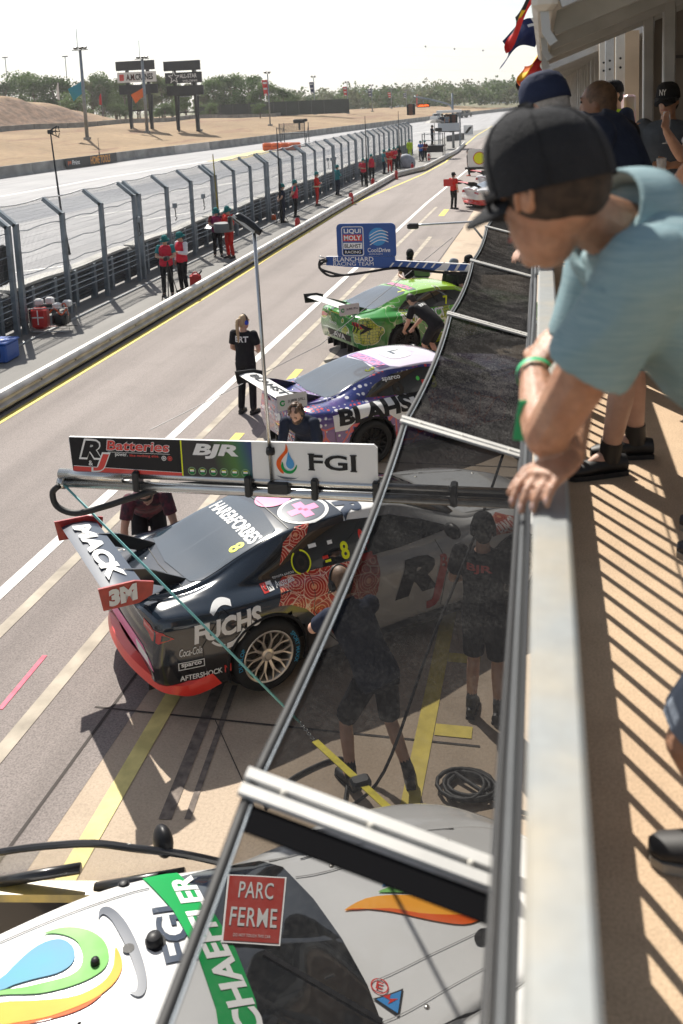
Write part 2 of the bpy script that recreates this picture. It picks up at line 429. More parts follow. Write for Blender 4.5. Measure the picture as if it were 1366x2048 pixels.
# grid marks on the race track
for k, (a, b) in enumerate([((150, 435), (268, 420)), ((30, 545), (140, 530)), ((330, 385), (520, 358)), ((430, 372), (600, 345)), ((290, 440), (395, 423)), ((560, 330), (680, 312))]):
    strip('track_grid_line', G(*a), G(*b), .18, .0, M_PAINTW)
polyline('track_edge_line', [G(*p).to_tuple()[:2] for p in ((0, 393), (200, 357), (480, 312), (700, 283), (860, 262))], .35, .0, M_PAINTW)
polyline('track_yellow_patch', [G(*p).to_tuple()[:2] for p in ((440, 322), (540, 300))], 3.0, .001, mat('yellow_track_paint', (.55, .45, .2), .8, var=.3, scale=.5))

# ---------------------------------------------------------------- rising ground beyond the track
def sst(a, b, x):
    t = max(0, min(1, (x - a) / (b - a))); return t * t * (3 - 2 * t)
def land(x, y):
    d = wall_x(y) - x
    if d < 0: return -.05
    n = noise.noise(V((x * .07, y * .07, 3)))
    h = .8 + 2.3 * sst(0, 32, d) * (1 - .25 * sst(170, 230, y)) + .3 * n * sst(1, 8, d)
    bank = 1 - sst(132, 168, y)
    return h + bank * (4.9 * sst(31.5, 42, d) + .8 * noise.noise(V((x * .2, y * .2, 9))) * sst(32, 36, d) * (1 - sst(41, 46, d)) - .015 * max(0, d - 46))
def terrain():
    ys = [30 + 2.6 * k for k in range(120)]; ds = [.3] + [1.5 * k for k in range(1, 46)] + [75, 90, 120, 170]
    vs, fs = [], []
    for y in ys:
        for d in ds:
            x = wall_x(y) - d; vs.append((x, y, land(x, y)))
    n = len(ds)
    for i in range(len(ys) - 1):
        for j in range(n - 1): fs.append((i * n + j, i * n + n + j, i * n + n + j + 1, i * n + j + 1))
    k = NT('dry_grass_bank', .95); p = k.pos(); z = k.sep(p)[2]
    n1 = k.noise(p, .06, 5); n2 = k.noise(p, .9, 4, .7); n3 = k.noise(k.scale(p, (.25, .06, .3)), 1, 5, .65)
    c = k.mix(k.ramp(n1, (.35, 0), (.65, 1)), (.24, .16, .085), (.33, .225, .125))
    c = k.mix(k.ramp(n3, (.52, 0), (.62, 1)), c, (.22, .125, .07))
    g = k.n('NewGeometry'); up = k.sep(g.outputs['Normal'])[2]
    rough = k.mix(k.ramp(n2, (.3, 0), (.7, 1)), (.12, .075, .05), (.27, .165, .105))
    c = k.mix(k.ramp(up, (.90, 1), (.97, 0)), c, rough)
    c = k.mix(1.0, c, k.ramp(n2, (.3, .8), (.7, 1.15)), 'MULTIPLY'); k.col(c); k.bump(n2, .9, .3)
    o = MB().add(vs, fs).build('dry_grass_hill', k.m, smooth=True); o['kind'] = 'structure'
terrain()

def land_hit(px, py):
    y = 60.0
    while y < 320:
        p = AT(px, py, y)
        if p.x < wall_x(y) and p.z <= land(p.x, y): return p
        y += .5
    return AT(px, py, 200)

r_ = random.Random(4)
for a, b in (((430, 1440), (520, 1640)),): strip('hairline_crack', G(*a), G(*b), .008, .0068, M_JOINT)
# ================================================================ barriers along the pit lane and track
M_GALV = mat('galvanised_steel', (.24, .27, .30), .5, .55, var=.22, scale=5, detail=5)
M_POST = mat('weathered_grey_post', (.20, .235, .265), .55, .2, var=.25, scale=4, detail=6)
M_RAIL = mat('guardrail_zinc', (.52, .50, .47), .45, .4, var=.22, scale=2.5, detail=7)
M_WIRE = mat('fence_wire', (.16, .17, .18), .5, .5)
M_BLACK = mat('black_rubber', (.012, .012, .013), .6)
M_BLKMET = mat('black_metal', (.02, .021, .023), .4, .3)
M_WALLTOP = mat('pale_concrete', (.5, .49, .46), .85, var=.2, scale=1.2, detail=6)
M_CONC = mat('barrier_concrete', (.27, .265, .25), .9, var=.3, scale=.8, detail=7, bump=.2)
M_DARKARM = mat('dark_barrier', (.10, .105, .11), .7, var=.4, scale=1.2, detail=6)
M_ORANGE = mat('orange_plastic', (.72, .13, .03), .5, var=.2, scale=2)
M_RED = mat('red_paint', (.52, .02, .02), .35)
M_WHITE = mat('white_paint', (.75, .75, .74), .45)

# guardrail: W-beam sections of 4 m on short posts, following the lane edge
GR = EDGE
def along(P, step):
    out = []; P = [V((p[0], p[1], 0)) for p in P]; k = 0; acc = 0.0
    for a, b in zip(P, P[1:]):
        L = (b - a).length; t = (b - a) / L; s = acc
        while s < L: out.append((a + t * s, t)); s += step
        acc = s - L
    return out
def wbeam(name, a, b, parent=None):
    t = (b - a).normalized(); s = V((t.y, -t.x, 0))       # s points to the lane (+x)
    prof = [(u, z - .285) for u, z in [(-.09, .66), (.02, .665), (.075, .61), (.085, .57), (.02, .52), (.015, .47), (.085, .42), (.075, .37), (.01, .32), (-.005, .32), (.06, .375), (.065, .42), (-.01, .47), (0, .53), (.065, .575), (.06, .6), (.01, .64), (-.09, .635)]]
    m = MB(); m.loft([[p + s * u + V((0, 0, z)) for u, z in prof] for p in (a, b)])
    return m.build(name, M_RAIL, parent, smooth=40)
gpts = along(GR, 3.0)
for k in range(len(gpts) - 1):
    a, b = gpts[k][0], gpts[k + 1][0]
    g = empty('guardrail', a, 0, 'zinc guardrail section along the yellow edge of the pit lane', 'guardrail', 'guardrail sections beside the pit lane')
    va = a; o = wbeam('beam', V((0, 0, 0)), b - a, g)
    m = MB(); m.box((-.15, .0, .16), (.10, .14, .32)); m.box((-.06, 0, .22), (.08, .12, .2)); m.build('post', M_POST, g)
    for q in (.12, 1.5):
        m = MB(); p = (b - a) * (q / (b - a).length); m.ell(p + V((.03, 0, .215)), (.02, .02, .02), 6, 4); m.build('bolt', M_GALV, g)
    mm = MB(); mm.rbar([V((-.02, 0, .02)), (b - a) + V((-.02, 0, .02))], .10, .035); mm.build('gap_strip', M_BLACK, g)  # black strip filling the dark gap under the beam

# debris fence: modules of four bays, cranked posts, wire mesh, cables, stacked barrier rails behind
FX = -12.33
def crank(b, x0=0.0):
    b.rbar([(x0, 0, 0), (x0, 0, 2.70)], .12, .11, (0, 1, 0)); b.rbar([(x0, 0, 2.65), (x0 - .50, 0, 3.07)], .10, .11, (0, 1, 0))
def fence_module(y, n=3, bay=2.26, fine=True):
    f = empty('debris_fence', (FX, y, 0), 0, 'grey cranked-post mesh debris fence bays between pit lane and race track', 'fence', 'debris fence modules on the pit wall')
    L = n * bay
    for k in range(n + 1):
        b = MB(); crank(b); 
        for z in (.5, .9, 1.4, 1.95, 2.5): b.ell((.065, .0, z), .018, 6, 4)
        o = b.build('post', M_POST, f); o.location = (0, k * bay + (.0 if k else .0), 0)
    b = MB(); sp = .06 if fine else .11; r = .0034 if fine else .0046; u = 0.0; x = -.09
    while u < L:
        for p, q in (((x, u, 1.0), (x, u, 2.7)), ((x, u, 2.7), (x - .48, u, 3.05))):
            b.tube([p, q], r, 3, cap=False)
        u += sp
    w = .16 if fine else .2; z = 1.0
    while z < 2.7: b.tube([(x, 0, z), (x, L, z)], r, 3, cap=False); z += w
    for q in range(0, 6): b.tube([(x - .096 * q, 0, 2.7 + .07 * q), (x - .096 * q, L, 2.7 + .07 * q)], r, 3, cap=False)
    b.build('wire_mesh', M_WIRE, f)
    for z in (1.4, 1.95, 2.5):
        b = MB(); b.tube([(-.02, L * i / 12, z + .03 * math.sin(i * 2.1 + z)) for i in range(13)], .012, 5)
        b.build('cable', M_GALV, f)
    b = MB(); b.tube([(-.52, L * i / 15, 3.10 - .05 * abs(math.sin(i * math.pi / 5))) for i in range(16)], .02, 6); b.build('top_cable', M_WHITE, f)
    for q in range(n * 2):
        yy = q * bay / 2 + .9; b = MB(); b.box((-.3, yy, .5), (.16, .14, 1.0)); b.build('barrier_post', M_POST, f)
    for z in (.18, .42, .66, .9):
        b = MB()
        pr = [(-.38, z - .11), (-.30, z - .06), (-.38, z), (-.30, z + .06), (-.38, z + .11), (-.46, z + .11), (-.46, z - .11)]
        b.loft([[V((px, yy, pz)) for px, pz in pr] for yy in (0, L + .3)])
        b.build('barrier_rail', M_DARKARM, f)
    b = MB(); b.loft([[V((px, yy, pz + .03 * math.sin(yy * 1.3))) for px, pz in ((-.28, 1.0), (-.28, 1.07), (-.62, 1.1), (-.62, .98))] for yy in [L * i / 16 for i in range(17)]])
    b.build('barrier_top', M_WALLTOP, f)
    for z in (.55, .7, .85, 1.0): MB().tube([(.0, 0, z), (0, L, z)], .012, 5).build('lower_cable', M_GALV, f)
y = 27.55 - 7.14 * 3
while y < 86:
    fence_module(y, 3, 2.26, y < 48); y += 7.14
# far concrete wall along the track, in blocks, two of them painted
wp = []
for (x0, y0), (x1, y1) in zip(WALL, WALL[1:]):
    n = max(1, int(math.hypot(x1 - x0, y1 - y0) / 8)); wp += [V((x0 + (x1 - x0) * i / n, y0 + (y1 - y0) * i / n, 0)) for i in range(n)]
M_CONCW = mat('whitewashed_concrete', (.48, .46, .43), .9, var=.25, scale=.6, detail=7)
M_SIGNBLK = mat('dark_board', (.03, .033, .036), .5)
for k in range(len(wp) - 1):
    a, b = wp[k], wp[k + 1]; t = (b - a).normalized(); L = (b - a).length
    if b.y < 62: continue
    o = MB().loft([[V((u, y, z)) for u, z in ((.3, 0), (.12, .25), (.09, 1.0), (-.09, 1.0), (-.12, .25), (-.3, 0))] for y in (0.0, L - .06)]).build('concrete_barrier', M_CONC)
    o.location = a; o.rotation_euler = (0, 0, math.atan2(-t.x, t.y))
    px = CX + FPX * (CM.transposed() @ (a - EYE)).x / (CM.transposed() @ (a - EYE)).z
    pale = 290 < px < 385
    if pale: o.data.materials[0] = M_CONCW
    tag(o, 'whitewashed concrete barrier block beside the race track near the billboards' if pale else 'grey concrete barrier block on the far side of the race track', 'barrier', 'whitewashed track barriers' if pale else 'concrete barriers on the far side of the track')
def wall_pt(px, z=0):
    """point of the far wall seen at pixel column px"""
    best = None
    for (x0, y0), (x1, y1) in zip(WALL, WALL[1:]):
        for i in range(60):
            p = V((x0 + (x1 - x0) * i / 60, y0 + (y1 - y0) * i / 60, z)); c = CM.transposed() @ (p - EYE); e = abs(CX + FPX * c.x / c.z - px)
            if best is None or e < best[0]: best = (e, p)
    return best[1]
a, b = wall_pt(128, 0), wall_pt(228, 0); t = (b - a).normalized(); s = V((t.y, -t.x, 0))
o = empty('barrier_banner', a + s * .36, math.atan2(t.y, t.x), 'dark banner with orange lettering on the concrete wall beside the race track', 'banner')
L = (b - a).length
m = MB(); m.box((L / 2, 0, .54), (L, .05, .98)); m.build('panel', M_SIGNBLK, o)
flat('lettering', shift(fit('Print', L*.14, .45, .02), L*.18, .56), (0, -.03, 0), (1, 0, 0), (0, 0, 1), M_WHITE, o)
flat('lettering', shift(fit('pe', L*.06, .4, .02), L*.06, .54), (0, -.03, 0), (1, 0, 0), (0, 0, 1), M_ORANGE, o)
flat('lettering', shift(fit('HOME TOOLS', L*.4, .8, .03), L * .66, .54), (0, -.03, 0), (1, 0, 0), (0, 0, 1), mat('amber_paint', (.7, .3, .04), .5), o)
# second wall at the foot of the bank
for i in range(16):
    y0 = 100 + i * 8.0; q0, q1 = V((wall_x(y0) - 31.3, y0, 0)), V((wall_x(y0 + 7.8) - 31.3, y0 + 7.8, 0)); z0, z1 = land(q0.x, q0.y), land(q1.x, q1.y)
    o = MB().loft([[q + V((dx, 0, z + dz)) for dx, dz in ((-.2, -.4), (.2, -.4), (.2, .75), (-.2, .75))] for q, z in ((q0, z0), (q1, z1))]).build('bank_wall', M_CONC); tag(o, 'grey concrete wall at the foot of the brown bank', 'wall', 'wall pieces below the bank')
# ================================================================ racing coupes (x forward from the rear axle, y left, z up)
# station: x, sill z, half width, shoulder z, belt half width, belt z, roof-edge half width, roof-edge z, centre z
ST = [(-.97, .30, .80, .86, .66, .885, .45, .895, .90), (-.90, .25, .88, .90, .72, .93, .5, .945, .95), (-.62, .20, .955, .90, .76, .955, .60, .97, .98),
      (-.35, .17, .985, .885, .79, .955, .61, 1.02, 1.04), (0.0, .15, .99, .87, .80, .935, .585, 1.135, 1.165), (.45, .13, .965, .84, .81, .905, .585, 1.235, 1.275),
      (.9, .13, .945, .82, .82, .885, .60, 1.265, 1.315), (1.3, .13, .94, .80, .83, .875, .61, 1.255, 1.31), (1.62, .13, .94, .79, .835, .87, .605, 1.205, 1.26),
      (2.05, .13, .95, .785, .83, .87, .65, 1.04, 1.09), (2.42, .14, .965, .785, .81, .88, .68, .91, .945), (2.82, .15, .985, .79, .78, .845, .60, .865, .885),
      (3.25, .15, .97, .72, .74, .77, .55, .80, .815), (3.6, .16, .90, .62, .68, .66, .5, .69, .70), (3.83, .20, .76, .5, .56, .53, .4, .55, .56), (3.90, .26, .66, .44, .5, .47, .35, .49, .495)]
RW, FW_, TR = 0.0, 2.82, .335
def car_section(s):
    x, zs, w, zh, wb, zb, wr, zr, zc = s
    half = [(w * .90, zs), (w * .975, zs + .05), (w * .99, zs + .16), (w * .995, (zs + .16) * .5 + (zh - .1) * .5), (w, zh - .10), (w * .985, zh - .045), (w * .955, zh), (wb * .45 + w * .5, zh * .45 + zb * .55 + .005), (wb, zb),
            (wb * .68 + wr * .32 + .012, zb * .66 + zr * .34), (wb * .34 + wr * .66 + .012, zb * .32 + zr * .68), (wr + .01, zr - .012), (wr - .03, zr + .012), (wr * .66, zr * .35 + zc * .65), (wr * .33, zr * .1 + zc * .9), (0, zc)]
    return half
def car_deform(p):
    x, y, z = p
    if x < -.35:
        t = min(1, (-.35 - x) / .6); x -= .13 * (1 - (y / .9) ** 2) * t; x += .10 * t * max(0, (.5 - z) / .5) + .05 * t * max(0, (z - .6) / .3)
    if x > 3.1:
        t = min(1, (x - 3.1) / .8); x += .16 * (1 - (y / .9) ** 2) * t - .12 * t * max(0, (.35 - z) / .35)
    return V((x, y, z))
_body = {}
def car_body_mesh(arch=True):
    if 'm' in _body: return _body['m']
    secs = [[V((s[0], y, z)) for y, z in car_section(s)] for s in ST]
    n = len(secs[0]); cols = []
    for j in range(n): cols.append(crom([sec[j] for sec in secs], 7))     # smooth along the length
    rows = []
    for k in range(len(cols[0])):
        half = crom([cols[j][k] for j in range(n)], 3)
        full = half + [V((p.x, -p.y, p.z)) for p in half[-2::-1]]
        rows.append([car_deform(p) for p in full])
    nr, nc = len(rows), len(rows[0]); vs = [p for r in rows for p in r]; fs = []
    for k in range(nr - 1):
        for j in range(nc - 1): fs.append((k * nc + j, k * nc + j + 1, k * nc + nc + j + 1, k * nc + nc + j))
    for k in (0, nr - 1):                                                  # closing the two ends with strips
        for j in range((nc - 1) // 2):
            q = (k * nc + j, k * nc + j + 1, k * nc + nc - 2 - j, k * nc + nc - 1 - j)
            if len(set(q)) == 4: fs.append(q if k else q[::-1])
            elif len(set(q)) == 3: fs.append(tuple(dict.fromkeys(q)))
    # wheel arches
    v2 = [V(p) for p in vs]; kill = set(); RA = .385
    for i, p in enumerate(v2):
        if abs(p.y) < .62 or p.z > .8: continue
        for cx in (RW, FW_):
            d = V((p.x - cx, p.z - TR)); r = d.length
            if r < RA - .045: kill.add(i)
            elif r < RA + .02 and p.z < .76:
                d *= RA / r; v2[i] = V((cx + d.x, p.y, TR + d.y))
    fs2 = [f for f in fs if not any(i in kill for i in f)]
    me = bpy.data.meshes.new('body'); me.from_pydata(v2, [], fs2)
    bm = bmesh.new(); bm.from_mesh(me); bmesh.ops.delete(bm, geom=[v for v in bm.verts if not v.link_faces], context='VERTS')
    bmesh.ops.recalc_face_normals(bm, faces=bm.faces)
    for f in bm.faces: f.smooth = True
    bm.to_mesh(me); bm.free()
    full = bpy.data.meshes.new('bodyfull'); full.from_pydata(vs, [], fs)
    bm = bmesh.new(); bm.from_mesh(full); bmesh.ops.recalc_face_normals(bm, faces=bm.faces); bm.to_mesh(full); bm.free()
    fv, ff, fn = [v.co.copy() for v in full.vertices], [tuple(p.vertices) for p in full.polygons], [v.normal.copy() for v in full.vertices]
    bvh = BVHTree.FromPolygons(fv, ff); SMOOTH[id(bvh)] = (fv, ff, fn); bpy.data.meshes.remove(full)
    _body['m'] = (me, bvh); return _body['m']
M_GLASS = mat('dark_car_glass', (.012, .014, .016), .03, spec=.9, coat=1.0)
M_GLASSB = mat('rear_window_glass', (.035, .055, .075), .05, spec=.9, coat=.6)
M_CARBON = mat('carbon_fibre', (.012, .012, .014), .3, coat=.6)
M_TYRE = mat('tyre', (.013, .013, .013), .75, var=.3, scale=20)
M_RIM = mat('bronze_alloy', (.74, .70, .64), .3, .95, var=.1, scale=10)
M_RIMD = mat('dark_alloy', (.03, .03, .032), .35, .8)
M_LGREY = mat('brake_parts', (.05, .045, .04), .5, .6)
M_TEALTXT = mat('blue_tyre_lettering', (.02, .28, .48), .6)
M_LWHITE = mat('white_vinyl', (.78, .78, .77), .4, spec=.2)
M_LBLACK = mat('black_vinyl', (.015, .015, .017), .4, spec=.2)
M_LYEL = mat('fluoro_yellow_vinyl', (.75, .80, .03), .45, spec=.2)
M_LPINK = mat('pink_vinyl', (.85, .25, .45), .4, spec=.2)
M_LRED = mat('red_vinyl', (.62, .03, .02), .35, coat=.5)
M_LNAVY = mat('navy_vinyl', (.03, .045, .075), .3, coat=.4)
M_LAMPR = mat('tail_lamp_red', (.45, .01, .01), .12, coat=1)
M_LAMPC = mat('headlamp_clear', (.5, .52, .55), .05, coat=1)

_wheel = {}
def wheel(parent, x, side, rimmat, letters=True, steer=0):
    """side -1 = right. One tyre and one open-spoke rim, with brake behind and lettering on the sidewall"""
    y = side * .865
    if 'tyre' not in _wheel:
        b = MB(); b.lathe((0, 0, 0), [(.232, -.12), (.29, -.135), (.32, -.115), (.335, -.07), (.335, .07), (.32, .115), (.295, .133), (.245, .128), (.232, .11)], 'Y', 48, cap=False); _wheel['tyre'] = b.mesh('tyre', M_TYRE, 50)
        b = MB()
        b.lathe((0, 0, 0), [(.236, .128), (.247, .122), (.247, .108), (.228, .10), (.215, .06), (.21, -.1), (.2, -.1), (.2, .05), (.214, .10), (.225, .124), (.236, .128)], 'Y', 48, cap=False)
        for k in range(10):                     # ten forked spokes
            a = 2 * math.pi * k / 10
            def P(r, aa, yy): return V((r * math.cos(aa), -yy, r * math.sin(aa)))
            b.rbar([P(.05, a, .08), P(.10, a, .088), P(.145, a + .0, .095)], .026, .03, P(0, 0, 1))
            b.rbar([P(.135, a, .095), P(.18, a + .11, .10), P(.226, a + .19, .112)], .014, .024, P(0, 0, 1))
            b.rbar([P(.135, a, .095), P(.18, a - .11, .10), P(.226, a - .19, .112)], .014, .024, P(0, 0, 1))
        b.lathe((0, 0, 0), [(.0, .115), (.03, .115), (.036, .10), (.062, .095), (.07, .07), (.07, .03), (0, .03)], 'Y', 24, cap=False)
        _wheel['rim'] = b.mesh('rim', M_RIM, 35)
        b = MB(); b.lathe((0, 0, 0), [(.0, .02), (.185, .02), (.185, -.01), (.0, -.01)], 'Y', 32, cap=False); b.box((.13, .0, .07), (.1, .07, .16)); _wheel['brake'] = b.mesh('brake', M_LGREY, 35)
    w = empty('wheel', (x, y, TR)); w.parent = parent
    w.rotation_euler = (0, 0, (math.pi if side > 0 else 0) + steer)       # outside face is local -y
    # the wheel itself is the tyre; rim and brake are pieces of it
    bpy.data.objects.remove(w)
    w = link_mesh('wheel', _wheel['tyre'], parent); w.location = (x, y, TR); w.rotation_euler = (0, 0, (math.pi if side > 0 else 0) + steer)
    r = link_mesh('rim', _wheel['rim'], w)
    if rimmat is not M_RIM:
        r.material_slots[0].link = 'OBJECT'; r.material_slots[0].material = rimmat
    link_mesh('brake_disc', _wheel['brake'], w)
    if letters:
        for txt, mid in (('DUNLOP', 168), ('SPORT MAXX', 5)):
            vs, fs = [], []; tv, tf = text2d(txt, .052, .012); b0 = len(vs)
            for tx, ty in tv:
                a = R(mid) - tx / .283; rr = .283 + ty; vs.append((rr * math.cos(a), rr * math.sin(a)))
            fs += [tuple(i + b0 for i in f) for f in tf]
            flat('sidewall_lettering', (vs, fs), (0, -.1355, 0), (1, 0, 0), (0, 0, 1), M_TEALTXT, w, .001)
    return w
def car_paint(name, fn, rough=.22, coat=1.0):
    k = NT(name, rough); k.b.inputs['Coat Weight'].default_value = coat; k.b.inputs['Coat Roughness'].default_value = .03
    fn(k); return k.m
def pixhit(c, bvh, px, py):
    """the point of car c seen at a pixel of the photograph, in the car's own axes"""
    m = Matrix.Translation(c.location) @ c.rotation_euler.to_matrix().to_4x4(); i = m.inverted(); h = bvh.ray_cast(i @ EYE, i.to_3x3() @ ray(px, py))
    return h[0]
def pixshape(c, bvh, pts, n=0):
    q = [pixhit(c, bvh, *p) for p in pts]; return shape([(p.x, p.y) for p in q if p is not None], n)
def sideproj(c, bvh, side=-1):
    """decal frame on the right (-1) or left side: returns f(name, shape, x, z, mat, lift)"""
    def f(name, s2, x, z, m, lift=.004, grid=.035):
        grid = min(grid, .035)
        if side < 0: return conform(name, s2, (x, -1.6, z), (1, 0, 0), (0, 0, 1), bvh, m, c, lift, grid, 1.5)
        return conform(name, s2, (x, 1.6, z), (-1, 0, 0), (0, 0, 1), bvh, m, c, lift, grid, 1.5)
    return f
def topproj(c, bvh, rot=0.0):
    u = V((math.cos(rot), math.sin(rot), 0)); v = V((-math.sin(rot), math.cos(rot), 0))
    def f(name, s2, x, y, m, lift=.004, grid=.06): return conform(name, s2, (x, y, 2.2), u, v, bvh, m, c, lift, grid, 2.0)
    return f
def rearproj(c, bvh):
    def f(name, s2, y, z, m, lift=.004, grid=.06): return conform(name, s2, (-1.9, y, z), (0, -1, 0), (0, 0, 1), bvh, m, c, lift, grid, 1.6)
    return f
def car(name, loc, rz, label, paint, wingmat, endmat, rim=None, lowmat=None, lip=None, jack=0.0, left_mirror=True, wing_h=1.22, rear=True, letters=True):
    c = empty(name, (loc[0], loc[1], jack), rz, label, 'race car')
    me, bvh = car_body_mesh(); m2 = me.copy(); body = link_mesh('body', m2, c, [paint])
    T = topproj(c, bvh); Sr = sideproj(c, bvh, -1); Sl = sideproj(c, bvh, 1); Rr = rearproj(c, bvh)
    # glass
    T('rear_window', shape([(-.52, -.52), (-.44, -.58), (.0, -.56), (.28, -.54), (.36, -.48), (.42, 0), (.36, .48), (.28, .54), (.0, .56), (-.44, .58), (-.52, .52), (-.58, 0)]), 0, 0, M_GLASSB, .005, .04)
    T('windscreen', shape([(1.60, -.53), (1.66, -.3), (1.68, 0), (1.66, .3), (1.60, .53), (1.95, .62), (2.22, .66), (2.33, .58), (2.385, .3), (2.40, 0), (2.385, -.3), (2.33, -.58), (2.22, -.66), (1.95, -.62)]), 0, 0, M_GLASS, .006, .04)
    win = shape([(.0, .965), (.22, 1.10), (.55, 1.195), (1.05, 1.22), (1.5, 1.165), (1.85, 1.04), (2.16, .91), (1.5, .885), (.9, .90), (.4, .925)])
    for pj, q in ((Sr, 1), (Sl, -1)):
        w2 = ([(x * q, z) for x, z in win[0]], win[1])
        pj('side_window', w2, 0, 0, M_GLASS, .004, .05)
    # arch lips
    def line(pj, pts, w=.008, m=M_LBLACK):
        for (x0, y0), (x1, y1) in zip(pts, pts[1:]):
            L = math.hypot(x1 - x0, y1 - y0) or 1; nx, ny = -(y1 - y0) / L * w / 2, (x1 - x0) / L * w / 2
            pj('panel_gap', ([(x0 - nx, y0 - ny), (x1 - nx, y1 - ny), (x1 + nx, y1 + ny), (x0 + nx, y0 + ny)], [(0, 1, 2, 3)]), 0, 0, m, .0045, .05)
    gp = mat('shut_line', (.02, .02, .022), .7)
    line(Sr, [(.52, .90), (.48, .62), (.62, .34), (.72, .22)], .007, gp); line(Sr, [(1.92, .86), (1.98, .55), (1.90, .22)], .007, gp); line(Sr, [(-.42, .88), (-.60, .62), (-.58, .38)], .007, gp); line(Sr, [(2.45, .80), (2.42, .68)], .007, gp)
    line(T, [(-.60, -.62), (-.86, -.60)], .007, gp); line(T, [(-.60, .62), (-.86, .60)], .007, gp); line(T, [(-.60, -.62), (-.64, 0), (-.60, .62)], .007, gp)
    line(T, [(2.46, -.62), (3.0, -.60), (3.45, -.50)], .008, gp); line(T, [(2.46, .62), (3.0, .60), (3.45, .50)], .008, gp)
    pin = MB().lathe((0, 0, 0), [(0, .006), (.012, .005), (.016, 0), (0, 0)], 'Z', 10).mesh('bonnet_pin', M_RIM, True)
    for x, y in ((3.35, -.42), (3.35, .42), (2.6, -.5), (2.6, .5), (-.82, -.5), (-.82, .5), (-.7, -.2), (-.7, .2)):
        h = bvh.ray_cast(V((x, y, 2)), V((0, 0, -1)))
        if h[0]: link_mesh('bonnet_pin' if x > 0 else 'boot_pin', pin, c).location = h[0]
    for cx in (RW, FW_):
        for sd in (-1, 1):
            b = MB(); pts = []
            for k in range(25):
                a = R(-22 + 224 * k / 24); x, z = cx + .388 * math.cos(a), TR + .388 * math.sin(a)
                yy = .93
                h = bvh.ray_cast(V((x, sd * 1.5, z)), V((0, -sd, 0)), 1.0)
                if h[0]: yy = abs(h[0].y)
                pts.append((x, sd * (yy + .003), z))
            b.tube(pts, .014, 6); b.build('arch_lip', M_LBLACK if lowmat is None else lowmat, c, smooth=True)
    b = MB(); b.box((1.4, 0, .21), (3.9, 1.1, .16)); 
    for cx in (RW, FW_):
        for sd in (-1, 1): b.lathe((cx, sd * .72, TR), [(.39, -.15), (.39, .02), (0, .02)], 'Y', 20, cap=False)
    b.build('floor', M_BLACK, c)
    # sill splitter, diffuser, rear lip
    for sd in (-1, 1): b = MB(); b.box((1.42, sd * .93, .13), (2.0, .10, .04)); b.build('side_skirt', lowmat or M_CARBON, c)
    b = MB(); b.prism([(3.3, -.93), (3.75, -.86), (4.02, -.45), (4.1, 0), (4.02, .45), (3.75, .86), (3.3, .93)], .03, Matrix.Translation((0, 0, .12))); b.build('front_splitter', M_CARBON, c)
    b = MB(); b.loft([[V((-.86, y, .16)), V((-.3, y, .10)), V((-.3, y, .22)), V((-.88, y, .32))] for y in (-.62, .62)])
    for y in (-.55, -.3, 0, .3, .55): b.box((-.80, y, .2), (.36, .015, .15))
    b.build('diffuser', M_CARBON, c)
    if lip:
        b = MB(); pts = [(-.60, -.965, .25), (-.78, -.925, .225), (-.93, -.77, .23), (-1.03, -.4, .25), (-1.06, 0, .25), (-1.03, .4, .25), (-.93, .77, .23), (-.78, .925, .225), (-.60, .965, .25)]
        pts = crom(pts, 5)
        b.loft([[p + V((.07, 0, .10)) , p + V((-.0, 0, .075)), p + V((-.02, 0, .0)), p + V((.05, 0, -.04)), p + V((.15, 0, -.02))] for p in pts]); b.build('rear_lip', lip, c, smooth=40)
    # wing on two swan plates
    w = empty('wing', (0, 0, 0)); bpy.data.objects.remove(w)
    b = MB(); prof = [(x - .09, z) for x, z in [(-1.25, .03), (-1.15, .048), (-1.02, .04), (-.91, .0), (-1.02, .012), (-1.15, .022), (-1.24, .016)]]
    b.loft([[V((x, y, wing_h + z + .0)) for x, z in prof] for y in (-.76, .76)]); w = b.build('wing', wingmat, c, smooth=30)
    for sd in (-1, 1):
        b = MB(); b.loft([[V((x, sd * .77 + dy, wing_h + z)) for x, z in ((-1.40, .10), (-1.09, .085), (-.93, .03), (-.95, -.08), (-1.07, -.12), (-1.37, -.10))] for dy in (-.011, .011)])
        b.build('endplate', endmat, w)
        b = MB(); b.loft([[V((x, sd * .42 + dy, z)) for x, z in ((-.62, .93), (-.50, .98), (-.88, wing_h - .02), (-1.07, wing_h + .03), (-1.2, wing_h + .025), (-1.05, wing_h - .08))] for dy in (-.012, .012)])
        b.build('wing_support', M_CARBON, w)
    # wheels
    for x in (RW, FW_):
        for sd in (-1, 1): wheel(c, x, sd, rim or M_RIM, letters and sd < 0 and jack >= 0)
    # mirrors
    for sd in ((-1, 1) if left_mirror else (-1,)):
        b = MB(); b.tube([(2.06, sd * .80, .93), (2.02, sd * .95, .97)], .015, 6); b.ell((2.0, sd * 1.03, 1.0), (.06, .12, .075), 14, 8); b.build('mirror', M_LBLACK, c, smooth=50)
    # roof antennas
    for x, y, h in ((1.05, -.12, .05), (1.25, .18, .04)):
        b = MB(); b.lathe((x, y, 1.25), [(.0, h + .02), (.02, h + .012), (.03, h - .01), (.032, 0)], 'Z', 12); b.build('antenna', M_LBLACK, c, smooth=40)
    if rear:
        for sd in (-1, 1):
            Rr('tail_lamp', shape([(.52, .80), (.70, .82), (.86, .80), (.90, .74), (.84, .70), (.66, .74), (.54, .74)] if sd < 0 else [(-.52, .80), (-.70, .82), (-.86, .80), (-.90, .74), (-.84, .70), (-.66, .74), (-.54, .74)]), 0, 0, M_LAMPR, .006)
    return c, bvh, T, Sr, Sl, Rr, w
NC = R(41.5)
